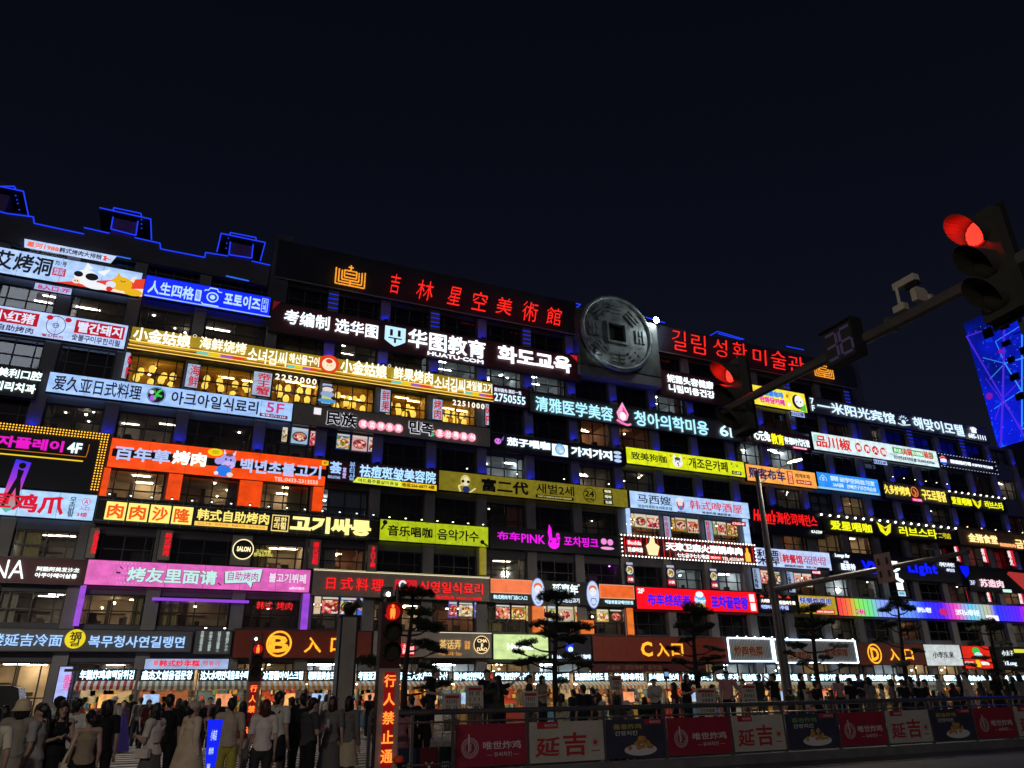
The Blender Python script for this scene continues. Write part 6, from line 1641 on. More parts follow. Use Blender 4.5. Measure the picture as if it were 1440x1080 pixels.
pine(783, 23, 'pine in front of the pale green and coffee shop fascias', 838, [(775, 838, 22, 9), (792, 840, 15, 8), (758, 878, 14, 7), (778, 868, 16, 6), (815, 882, 22, 7), (770, 893, 16, 6), (740, 905, 17, 5), (728, 917, 10, 5), (806, 900, 22, 6), (745, 930, 26, 6), (805, 925, 18, 7), (822, 936, 14, 5), (790, 958, 12, 6)], -3, 9)
pine(981, 23, 'pine standing in front of the C entrance board', 850, [(974, 856, 18, 10), (985, 862, 22, 8), (962, 880, 18, 7), (990, 884, 20, 6), (965, 900, 14, 5), (945, 912, 12, 3), (1003, 912, 20, 4), (1000, 926, 22, 5), (956, 930, 14, 5), (985, 948, 18, 6), (970, 960, 10, 5), (1010, 940, 12, 4)], -7, 14)
pine(1152, 23, 'pine behind the mast in front of the wide corrugated board', 850, [(1138, 858, 20, 7), (1150, 852, 14, 6), (1130, 880, 16, 7), (1160, 876, 18, 7), (1140, 896, 22, 6), (1120, 908, 16, 5), (1180, 908, 18, 4), (1160, 925, 12, 5), (1130, 932, 14, 4), (1190, 936, 16, 3), (1108, 918, 10, 4)], -14, 21)
pine(1276, 23, 'pine in front of the rainbow band and D entrance board', 845, [(1262, 850, 22, 8), (1245, 858, 14, 6), (1278, 856, 14, 7), (1250, 880, 16, 6), (1280, 885, 18, 6), (1240, 900, 16, 4), (1290, 915, 14, 4), (1268, 935, 16, 6), (1258, 842, 12, 5), (1270, 950, 10, 4)], -16, 27)
pine(1410, 23, 'rightmost pine in front of the red fast food fascia', 872, [(1386, 876, 20, 7), (1370, 885, 14, 5), (1400, 884, 18, 7), (1372, 905, 14, 6), (1410, 905, 18, 5), (1380, 925, 20, 4), (1420, 925, 16, 4), (1365, 935, 12, 4), (1400, 945, 14, 5), (1430, 940, 16, 4)], -22, 33)
# ------------------------------------------------------------------ steel railing with printed panels
YR = 16.06
rail = thing('railing', 'brushed steel railing with a thick handrail along the planter edge, lower right', 'railing', (12, YR, 0))
xl = colX(522, YR)
xr = 42.0
M_hr = mat('handrail_steel', (.42, .41, .40), .28, metal=.9, var=.15)
MB().tube((xl, YR, 1.315), (xr, YR, 1.315), .055, n=12).build('handrail', M_hr, rail)
MB().tube((xl, YR, 1.12), (xr, YR, 1.12), .02, n=8).build('lower_rail', M_hr, rail)
MB().tube((xl, YR, .34), (xr, YR, .34), .02, n=8).build('lower_rail', M_hr, rail)
MB().box(xl-.1, xr, YR-.18, YR+.2, 0, .20).build('kerb', mat('rail_kerb', (.16, .16, .16), .7, var=.2), rail)
PP = [637, 741, 849, 935, 1028, 1103, 1179, 1246, 1310, 1372, 1430, 1486]
# boundary columns at panel height
bx_ = []
for p_ in PP:
    d = ray(p_, 1030); bx_.append(d.x/d.y*YR)
posts = [xl, (xl+bx_[0])/2]+bx_
step = (bx_[-1]-bx_[4])/7
while posts[-1] < xr-step: posts.append(posts[-1]+step)
for x in posts:
    MB().box(x-.03, x+.03, YR-.03, YR+.03, .2, 1.28).build('post', M_hr, rail)
M_pred = mat('panel_red', (.36, .025, .05), .5, var=.16, vscale=1.5, bump=1.0, bscale=2.2)
M_pcream = mat('panel_cream', (.56, .52, .44), .5, var=.14, vscale=1.5, bump=1.0, bscale=2.2)
M_pnavy = mat('panel_navy', (.045, .05, .085), .45, var=.2, bump=1.0, bscale=2.2)
M_pw = mat('print_white', (.75, .7, .68), .6)
M_pr = mat('print_red', (.5, .03, .04), .6)
M_py = mat('print_yellow', (.6, .45, .05), .6)
M_pg = mat('print_green', (.2, .42, .1), .6)
M_chick = mat('fried_chicken', (.50, .27, .07), .7, var=.5, vscale=14, bump=.9, bscale=30)
def fpanel(k, x0, x1, kind):
    z0, z1 = .26, 1.06
    yf = YR-.045
    labs = {'r': 'dark red panel with white ring logo, %s', 'c': 'cream panel with two large red characters, %s', 'n': 'navy panel with a plate of fried chicken, %s'}
    wh = ['first from the left on the railing', 'second from the left on the railing', 'third from the left on the railing', 'fourth from the left on the railing', 'fifth from the left on the railing', 'sixth from the left on the railing', 'seventh from the left on the railing', 'eighth from the left on the railing', 'ninth from the left on the railing', 'tenth from the left on the railing', 'last one, cut by the right edge'][k]
    t_ = thing('railing_banner', labs[kind] % wh, 'banner', ((x0+x1)/2, yf, z0), group='printed panels on the railing')
    W = x1-x0
    X = lambda u: x0+W*u
    Z = lambda v: z1-(z1-z0)*v
    MB().box(x0, x1, yf, yf+.015, z0, z1).build('panel', {'r': M_pred, 'c': M_pcream, 'n': M_pnavy}[kind], t_)
    def tx(s_, u0, u1, v0, v1, m, bold=.02, sh=0.0):
        b = MB(); text(b, s_, X(u0), X(u1), Z(v1), Z(v0), yf-.003, .006, bold, shear=sh); b.build('lettering', m, t_)
    def ring(u, v, r, w, m, n=32):
        b = ring_disc(r-w, r, X(u), Z(v), yf-.006, yf-.003, n); b.build('ring', m, t_)
    if kind == 'r':
        ring(.2, .56, .19, .012, M_pw); ring(.2, .56, .155, .01, M_pw); ring(.2, .56, .12, .01, M_pw)
        b = MB(); b.box(X(.2)-.04, X(.2)-.015, yf-.01, yf-.004, Z(.56)-.08, Z(.56)+.26); b.box(X(.2)+.01, X(.2)+.022, yf-.01, yf-.004, Z(.56)-.06, Z(.56)+.08); b.build('emblem', M_pw, t_)
        tx('唯世炸鸡', .38, .92, .42, .62, M_pw, .03); tx('— 유씨치킨 —', .44, .88, .68, .79, M_pw, .01)
    elif kind == 'c':
        b = MB(); b.box(X(.1), X(.38), yf-.006, yf-.003, Z(.17), Z(0)); b.build('badge', M_pr, t_)
        ring(.16, .09, .04, .006, M_pw, 16); tx('唯世炸鸡', .2, .36, .05, .13, M_pw, 0)
        tx('延', .06, .40, .38, .86, M_pr, .05, .1); tx('吉', .44, .76, .28, .86, M_pr, .05)
        ring(.88, .55, .05, .045, M_pr, 14); ring(.88, .55, .085, .006, M_pr, 14); tx('延吉·美食', .82, .94, .74, .78, M_pr, 0)
    else:
        b = MB(); b.box(X(.66), X(.95), yf-.006, yf-.003, Z(.15), Z(.01)); b.build('badge', M_pr, t_)
        tx('唯世炸鸡', .75, .93, .05, .12, M_pw, 0)
        tx(['雪花芝士炸鸡', '青椒沙拉炸鸡', '酱香炸鸡'][k % 3], .12, .6, .12, .26, M_py if k < 4 or k > 7 else M_pg, .03)
        tx(['유세부링클', '청양마요치킨', '간장치킨'][k % 3], .14, .52, .30, .42, M_pw, .02)
        b = MB(); n = 24
        b.prism([(X(.56)+.36*W/1.3*math.cos(2*math.pi*i/n), Z(.80)+.12*math.sin(2*math.pi*i/n)) for i in range(n)], yf-.012, yf-.004); b.build('plate', M_pw, t_)
        rr = random.Random(k)
        b = MB()
        for i in range(16):
            lv = i//6
            b.ell((X(.56)+rr.uniform(-.26+.08*lv, .26-.08*lv)*W/1.3, yf-.012, Z(.76)+.02+lv*.085+rr.uniform(-.01, .02)), rr.uniform(.05, .08), .006, rr.uniform(.04, .06), 8, 5)
        b.build('fried_chicken', M_chick, t_)
seq = 'rcnrcnrcnrc'
for k in range(11):
    fpanel(k, bx_[k]+.04, bx_[k+1]-.04, seq[k])
# small boards behind the open railing bay
for i, (a_, b__, c_) in enumerate(((560, 588, '#1c2c4c'), (590, 616, '#5c1018'), (618, 634, '#143424'))):
    p_, q_ = atY(a_, 1072, YR+.6), atY(b__, 1072, YR+.6)
    o = thing('floor_board', '%s low board behind the open end of the railing' % ('dark blue', 'dark red', 'dark green')[i], 'board', ((p_.x+q_.x)/2, YR+.6, .02))
    MB().box(p_.x, q_.x, YR+.6, YR+.64, .02, .62).build('panel', PNT(c_), o)
    b = MB(); text(b, '人X册'[i], (p_.x+q_.x)/2-.1, (p_.x+q_.x)/2+.1, .14, .34, YR+.59, .01, 0); b.build('lettering', M_pw, o)
# ------------------------------------------------------------------ menu boards and lightboxes in the crowd
def menu_board(px, py0, py1, wpx, Y, label, arrow=False):
    a, b_, c = atY(px-wpx/2, py0, Y), atY(px+wpx/2, py0, Y), atY(px, py1, Y)
    t_ = thing('menu_board', label, 'menu board', ((a.x+b_.x)/2, Y, .45))
    w = b_.x-a.x
    zt, zb = a.z, c.z
    zm = zt-(zt-zb)*.0
    hb = min(zt-zb, w*1.1)
    MB().box(a.x, b_.x, Y, Y+.02, zt-hb, zt).build('board', mat('menu_paper', (.62, .58, .50), .7, var=.05), t_)
    b = MB(); b.box(a.x+.04, b_.x-.04, Y-.006, Y-.002, zt-.12, zt-.05)
    b.build('heading', M_pr, t_)
    b = MB()
    rr = random.Random(int(px))
    for r_ in range(4):
        for k in range(5):
            if rr.random() < .85:
                u = a.x+.07+(w-.14)*k/5
                text(b, rr.choice('烤串冷面饭包米肠打糕泡菜鸡肉'), u, u+(w-.2)/6, zt-.24-.14*r_, zt-.14-.14*r_, Y-.003, .004, .02)
    b.build('lettering', mat('ink_dark', (.06, .05, .05), .7), t_)
    f = MB()
    for x in (a.x, b_.x): f.tube((x, Y+.03, .45), (x, Y+.03, zt), .02)
    f.tube((a.x, Y+.03, zt-hb-.05), (b_.x, Y+.03, zt-hb-.05), .015).tube((a.x, Y+.03, .75), (b_.x, Y+.03, .75), .015)
    f.build('stand', M_lgrey, t_)
    if zt-hb-.1 > .75:
        MB().box(a.x+.03, (a.x+b_.x)/2-.02, Y+.01, Y+.03, .8, zt-hb-.1).box((a.x+b_.x)/2+.02, b_.x-.03, Y+.01, Y+.03, .8, zt-hb-.1).build('photo_panel', mat('dark_photo', (.16, .11, .08), .6, var=.8, vscale=20), t_)
menu_board(636, 975, 1030, 24, 19.2, 'cream menu board with red heading right of the man in black on the terrace')
menu_board(668, 964, 1030, 23, 19.3, 'cream menu board with red arrow on a stand, left of the couple taking a selfie')
menu_board(746, 972, 1025, 20, 19.6, 'narrow menu stand with photo panels right of the person in the green jacket')
menu_board(866, 950, 1000, 15, 19.4, 'small white menu board on a high stand near the letter C')
menu_board(992, 968, 1020, 26, 19.4, 'cream menu board with photo panels left of the man in the pink polo')
menu_board(1052, 962, 1010, 20, 19.6, 'tall grid menu stand right of the man in the pink polo')
menu_board(1139, 970, 1012, 16, 19.6, 'white menu board held up beside the man with glasses')
tr_ = thing('camera_tripod', 'phone on a slim tripod silhouetted before the stalls beside the third pine', 'tripod', (0, 0, 0))
tp = atY(937, 955, 20); tr_.location = (tp.x, 20, .45)
b = MB()
for k in range(3):
    a_ = k*2.09; b.tube((tp.x, 20, tp.z-.5), (tp.x+.3*math.cos(a_), 20+.3*math.sin(a_), .45), .012)
b.tube((tp.x, 20, tp.z-.5), (tp.x, 20, tp.z), .014); b.build('leg', M_frame, tr_)
MB().box(tp.x-.09, tp.x+.09, 19.97, 20.0, tp.z, tp.z+.3).build('phone', M_black, tr_)
MB().box(tp.x-.07, tp.x+.07, 19.965, 19.969, tp.z+.08, tp.z+.2).build('screen', E('#8cb8f0', .7), tr_)
# blue LED stand in the crowd
a, b_, c = atY(293, 1012, 12.2), atY(314, 1012, 12.2), atY(304, 1082, 12.2)
s = thing('advert_stand', 'glowing deep blue tapered advertising stand with white writing in the crowd', 'advert stand', ((a.x+b_.x)/2, 12.2, 0))
bb = MB(); bb.prism([(a.x, a.z), (b_.x, b_.z), (b_.x-.06, .25), (a.x+.08, .25)], 12.2, 12.26); bb.build('panel', E('#0a20f0', 1.0, True), s)
MB().box(a.x+.05, b_.x-.03, 12.1, 12.4, 0, .24).build('base', M_black, s)
for i, (tx_, h) in enumerate((('小串店', .14), ('烤肉 炸鸡', .09), ('营业时间', .09), ('冷面拌饭', .09), ('欢迎光临', .12), ('☎ 2818', .08))):
    z = a.z-.2-.2*i
    b = MB(); text(b, tx_, a.x+.06, b_.x-.06-.02*i, z-h/2, z+h/2, 12.197, .01, .03); b.build('lettering', E('#c8dcff', 1.0), s)
# parked van at the left behind the crowd
vn = thing('parked_van', 'dark van with a roof rack half hidden behind the crowd at the far left', 'van', (-6.2, 35, 0))
x0, x1 = atY(-28, 975, 35).x, atY(44, 975, 35).x
M_van = mat('dark_car_paint', (.02, .022, .026), .25, metal=.3)
zt = atY(20, 964, 35).z
b = MB()
b.prism([(x0, .35), (x1, .35), (x1, 1.0), (x1-.15, 1.1), (x1-.45, zt-.1), (x1-.7, zt), (x0+.1, zt), (x0, zt-.1)], 35, 36.8); b.build('body', M_van, vn)
MB().box(x0+.3, x1-.9, 34.99, 36.81, 1.15, zt-.2).build('window', mat('car_glass', (.02, .025, .03), .08), vn)
for xx in (x0+.7, x1-.8):
    MB().tube((xx, 34.97, .36), (xx, 35.2, .36), .36, n=18).build('wheel', M_black, vn)
    MB().tube((xx, 34.96, .36), (xx, 34.98, .36), .2, n=12).build('rim', M_steel, vn)
MB().tube((x0+.2, 35.2, zt+.08), (x1-.8, 35.2, zt+.08), .025).tube((x0+.2, 36.6, zt+.08), (x1-.8, 36.6, zt+.08), .025).build('roof_rack', M_black, vn)
import numpy as np
# ------------------------------------------------------------------ people
# bodies: joints -> tapered limbs -> one remeshed surface; clothes are shells over the matching regions
def capsule(vs, fs, p, q, r0, r1, sx=1.0, sy=1.0, n=10):
    """tapered limb with round ends; sx, sy squash the section"""
    p, q = Vector(p), Vector(q)
    d = q-p
    L = max(d.length, 1e-4)
    d.normalize()
    u = Vector((1, 0, 0)) if abs(d.x) < .8 else Vector((0, 0, 1))
    w = d.cross(u).normalized(); u = w.cross(d).normalized()
    rings = [(-.97*r0, .22*r0), (-.7*r0, .71*r0), (0, r0), (L*.33, r0+(r1-r0)*.33), (L*.66, r0+(r1-r0)*.66), (L, r1), (L+.7*r1, .71*r1), (L+.97*r1, .22*r1)]
    b = len(vs)
    for t_, r in rings:
        for i in range(n):
            a = 2*math.pi*i/n
            vs.append(tuple(p+d*t_+u*(r*sx*math.cos(a))+w*(r*sy*math.sin(a))))
    m_ = len(rings)
    for j in range(m_-1):
        for i in range(n):
            fs.append((b+j*n+i, b+j*n+(i+1) % n, b+(j+1)*n+(i+1) % n, b+(j+1)*n+i))
    fs.append(tuple(b+i for i in range(n-1, -1, -1)))
    fs.append(tuple(b+(m_-1)*n+i for i in range(n)))
def remesh(vs, fs, voxel, smooth=4):
    me = bpy.data.meshes.new('tmp')
    me.from_pydata(vs, [], fs)
    o = bpy.data.objects.new('tmp', me)
    m_ = o.modifiers.new('r', 'REMESH'); m_.mode = 'VOXEL'; m_.voxel_size = voxel
    s_ = o.modifiers.new('s', 'SMOOTH'); s_.iterations = smooth; s_.factor = .5
    r = evaluated_mesh(o)
    bpy.data.objects.remove(o); bpy.data.meshes.remove(me)
    return r
def V3(*a): return Vector(a)
def pose(name, fem):
    """joint positions, facing -y, 1.70 m tall"""
    sh = .17 if fem else .195
    hp = .10
    J = dict(neck=V3(0, .01, 1.44), head=V3(0, -.005, 1.572), chest=V3(0, .01, 1.28), waist=V3(0, .0, 1.08), pelvis=V3(0, .01, .93),
             shL=V3(sh, .01, 1.40), shR=V3(-sh, .01, 1.40), elL=V3(sh+.055, .04, 1.10), elR=V3(-sh-.055, .04, 1.10), wrL=V3(sh+.06, -.03, .86), wrR=V3(-sh-.06, -.03, .86),
             hipL=V3(hp, .01, .90), hipR=V3(-hp, .01, .90), knL=V3(hp+.01, -.01, .49), knR=V3(-hp-.01, -.01, .49), anL=V3(hp+.015, .03, .09), anR=V3(-hp-.015, .03, .09))
    if name == 'phone':
        J['elL'] = V3(sh+.05, -.02, 1.12); J['elR'] = V3(-sh-.05, -.02, 1.12); J['wrL'] = V3(.07, -.27, 1.20); J['wrR'] = V3(-.07, -.27, 1.18); J['head'] = V3(0, -.05, 1.57)
    if name == 'walk':
        J['knL'] = V3(hp, -.16, .50); J['anL'] = V3(hp, -.20, .09); J['knR'] = V3(-hp, .05, .49); J['anR'] = V3(-hp, .24, .13); J['wrL'] = V3(sh+.05, .10, .87); J['wrR'] = V3(-sh-.05, -.18, .90)
    if name == 'selfie':
        J['elR'] = V3(-sh-.22, -.10, 1.48); J['wrR'] = V3(-sh-.42, -.18, 1.66)
    if name == 'selfie_l':
        J['elL'] = V3(sh+.22, -.10, 1.48); J['wrL'] = V3(sh+.42, -.18, 1.66)
    if name == 'photo':
        J['elL'] = V3(sh+.15, -.16, 1.38); J['elR'] = V3(-sh-.15, -.16, 1.38); J['wrL'] = V3(.09, -.30, 1.60); J['wrR'] = V3(-.09, -.30, 1.60)
    if name == 'thumb':
        J['elR'] = V3(-sh-.06, -.02, 1.12); J['wrR'] = V3(-.10, -.24, 1.16)
    if name == 'bow':
        J['head'] = V3(0, -.12, 1.52); J['neck'] = V3(0, -.03, 1.42); J['wrL'] = V3(.12, -.26, 1.05); J['wrR'] = V3(-.12, -.26, 1.05)
    if name == 'hip':
        J['elL'] = V3(sh+.18, .06, 1.14); J['wrL'] = V3(sh+.02, -.03, .98)
    return J
SKEL = {}
def body(name, fem):
    k = (name, fem)
    if k in SKEL: return SKEL[k]
    J = pose(name, fem)
    vs, fs = [], []
    segs = []
    def lim(tag_, a, b, r0, r1, sx=1, sy=1):
        capsule(vs, fs, a, b, r0, r1, sx, sy); segs.append((tag_, Vector(a), Vector(b), max(r0, r1)))
    h = J['head']
    # head: cranium, jaw, nose, ears
    fwd = V3(0, -1, 0)
    lim('head', h+V3(0, .015, .030), h+V3(0, .0, .015), .092, .090, .90, 1.0)
    lim('head', h+V3(0, -.02, -.01), h+V3(0, -.045, -.075), .062, .042, 1, 1)
    lim('head', h+V3(0, -.086, .012), h+V3(0, -.100, -.018), .010, .015)
    for s_ in (1, -1): lim('head', h+V3(s_*.076, .012, .012), h+V3(s_*.078, .016, -.018), .014, .010, .6, 1)
    lim('neck', J['neck']-V3(0, 0, .03), h+V3(0, .012, -.05), .056 if not fem else .048, .052 if not fem else .044)
    cw = .155 if not fem else .135
    lim('torso', J['chest']+V3(0, 0, .03), J['chest']-V3(0, 0, .08), cw, cw*.92, 1.0, .66)
    lim('torso', J['neck']-V3(0, 0, .09), J['chest'], .095, .14, 1.15, .72)
    lim('torso', J['chest']-V3(0, 0, .05), J['waist'], cw*.95, .128 if not fem else .105, 1.0, .70)
    lim('hips', J['waist'], J['pelvis'], .125 if not fem else .108, .148, 1.0, .76)
    if fem: lim('torso', J['chest']+V3(.055, -.075, -.02), J['chest']+V3(-.055, -.075, -.02), .052, .052)
    for s_ in 'LR':
        sh_, el, wr = J['sh'+s_], J['el'+s_], J['wr'+s_]
        f = .88 if fem else 1
        lim('torso', J['neck']-V3(0, 0, .05), sh_, .058, .058)
        lim('upperarm', sh_, el, .056*f, .043*f)
        lim('forearm', el, wr, .042*f, .028*f)
        d = (wr-el).normalized()
        hd = wr+d*.05
        lim('hand', wr+d*.01, wr+d*.075, .026, .034, 1.0, .5)
        side = d.cross(V3(0, 1, 0)); side = side.normalized() if side.length > .1 else V3(1, 0, 0)
        curl = V3(0, -1, 0) if abs(d.z) > .5 else V3(0, 0, -1)
        for i in range(4):
            o_ = side*((i-1.5)*.016)
            L_ = (.062, .072, .068, .052)[i]
            k1 = wr+d*.08+o_; k2 = k1+d*L_*.6+curl*.010; k3 = k2+d*L_*.3+curl*.024
            lim('hand', k1, k2, .009, .008); lim('hand', k2, k3, .008, .007)
        th = wr+d*.03+side*.026*(1 if s_ == 'R' else -1)
        lim('hand', th, th+d*.035+side*.024*(1 if s_ == 'R' else -1)+curl*.02, .011, .009)
        hi, kn, an_ = J['hip'+s_], J['kn'+s_], J['an'+s_]
        lim('thigh', hi, kn, .088, .058); lim('calf', kn, kn.lerp(an_, .35), .056, .056); lim('calf', kn.lerp(an_, .35), an_, .054, .036)
        lim('foot', an_+V3(0, .02, -.045), an_+V3(0, -.14, -.062), .040, .030, 1.0, .8)
    me = remesh(vs, fs, .0135, 3)
    # classify faces by the nearest limb
    nf = len(me.polygons)
    C_ = np.zeros(nf*3); me.polygons.foreach_get('center', C_); C_ = C_.reshape(-1, 3)
    bd = np.full(nf, 1e9); bi = np.zeros(nf, int); bt = np.zeros(nf)
    for i_, (tg, a, b, r) in enumerate(segs):
        A = np.array(a); AB = np.array(b)-A; L2 = float(AB @ AB)
        t_ = np.clip(((C_-A) @ AB)/L2, 0, 1) if L2 > 0 else np.zeros(nf)
        dd = np.linalg.norm(C_-(A+t_[:, None]*AB), axis=1)-r
        k_ = dd < bd
        bd[k_] = dd[k_]; bi[k_] = i_; bt[k_] = t_[k_]
    cats = [(segs[i_][0], t_) for i_, t_ in zip(bi.tolist(), bt.tolist())]
    me.polygons.foreach_set('use_smooth', [True]*len(me.polygons))
    SKEL[k] = (me, cats, J)
    return SKEL[k]
SHELL = {}
def shell(key, name, fem, test, off, nm):
    k = (key, name, fem)
    if k in SHELL: return SHELL[k]
    me, cats, J = body(name, fem)
    vs, fs, mp = [], [], {}
    for p, c in zip(me.polygons, cats):
        if test(c[0], c[1], p.center):
            idx = []
            for vi in p.vertices:
                if vi not in mp:
                    mp[vi] = len(vs)
                    v = me.vertices[vi]
                    w = mnoise.noise(Vector((v.co.x*11, v.co.y*11, v.co.z*6)))*.009
                    ex = 0.0
                    if nm == 'top': ex = .022*max(0, min(1, (1.25-v.co.z)/.25))*(abs(v.co.x) < .17)
                    if nm == 'trousers': ex = .016*max(0, min(1, (.6-v.co.z)/.4))
                    if nm == 'shorts': ex = .02*max(0, min(1, (.85-v.co.z)/.25))
                    vs.append(tuple(v.co+v.normal*(off+w+ex)))
                idx.append(mp[vi])
            fs.append(tuple(idx))
    m2 = bpy.data.meshes.new(nm)
    m2.from_pydata(vs, [], fs)
    m2.materials.append(None)
    m2.polygons.foreach_set('use_smooth', [True]*len(m2.polygons))
    SHELL[k] = m2
    return m2
HAIRS = {}
def hair_mesh(kind, name, fem):
    J = body(name, fem)[2]
    h = J['head']
    k = (kind, tuple(round(x, 3) for x in h))
    if k in HAIRS: return HAIRS[k]
    vs, fs = [], []
    capsule(vs, fs, h+V3(0, .028, .055), h+V3(0, .022, .035), .098, .096, .90, 1.0)
    if kind == 'short':
        capsule(vs, fs, h+V3(0, .055, .02), h+V3(0, .06, -.035), .072, .05)
        capsule(vs, fs, h+V3(-.04, -.055, .095), h+V3(.04, -.055, .095), .03, .03)
    if kind == 'bob':
        for s_ in (1, -1): capsule(vs, fs, h+V3(s_*.058, .02, .02), h+V3(s_*.066, .0, -.085), .045, .034)
        capsule(vs, fs, h+V3(0, .06, .02), h+V3(0, .055, -.09), .072, .066)
        capsule(vs, fs, h+V3(-.045, -.06, .085), h+V3(.045, -.06, .085), .03, .03)
    if kind == 'long':
        for s_ in (1, -1): capsule(vs, fs, h+V3(s_*.058, .02, .02), h+V3(s_*.09, -.0, -.30), .044, .025)
        capsule(vs, fs, h+V3(0, .06, .02), h+V3(0, .095, -.36), .075, .06, 1.25, .6)
        for s_ in (1, -1): capsule(vs, fs, h+V3(s_*.02, -.05, .10), h+V3(s_*.06, -.055, .05), .03, .02)
    if kind == 'bun':
        capsule(vs, fs, h+V3(0, .06, .02), h+V3(0, .06, -.03), .065, .045)
        capsule(vs, fs, h+V3(0, .13, .02), h+V3(0, .14, -.01), .045, .045)
    if kind == 'pony':
        capsule(vs, fs, h+V3(0, .06, .02), h+V3(0, .06, -.03), .065, .045)
        capsule(vs, fs, h+V3(0, .12, .03), h+V3(0, .16, -.26), .035, .02)
    me = remesh(vs, fs, .012, 2)
    for v in me.vertices:
        c = v.co
        w = mnoise.noise(Vector((c.x*38, c.y*38, c.z*9)))*.010+mnoise.noise(c*14)*.010
        v.co = c+v.normal*w
    me.materials.clear(); me.materials.append(None)
    me.polygons.foreach_set('use_smooth', [True]*len(me.polygons))
    HAIRS[k] = me
    return me
def cloth_m(c):
    l = lin(c) if isinstance(c, str) else c
    if max(l) > .25: l = tuple(min(.8, x*1.25) for x in l)
    return mat('cloth_%.3f_%.3f_%.3f' % tuple(l), l, .85, var=.12, vscale=7, bump=.25, bscale=35)
SKINS = [mat('skin_light', (.50, .33, .25), .55), mat('skin_tan', (.42, .26, .18), .55)]
HAIRM = [mat('hair_black', (.012, .010, .010), .45), mat('hair_brown', (.045, .022, .015), .45), mat('hair_auburn', (.07, .018, .012), .45)]
def skirt_mesh(z0, z1, r0, r1, folds=0.0, seed=0, cy=.01):
    b = MB(); n = 28; m_ = 8
    vs = []
    rr = random.Random(seed)
    ph = [rr.uniform(0, 6.28) for _ in range(4)]
    for j in range(m_+1):
        f = j/m_
        z = z0+(z1-z0)*f
        r = r0+(r1-r0)*(f**.8)
        for i in range(n):
            a = 2*math.pi*i/n
            q = 1+folds*f*(math.sin(7*a+ph[0])+.6*math.sin(11*a+ph[1]))
            vs.append((r*q*math.cos(a), cy+r*q*.82*math.sin(a), z))
    fs = [(j*n+i, j*n+(i+1) % n, (j+1)*n+(i+1) % n, (j+1)*n+i) for j in range(m_) for i in range(n)]
    b.add(vs, fs)
    me = raw_mesh('skirt', b, smooth=True)
    return me
LEGS = {}
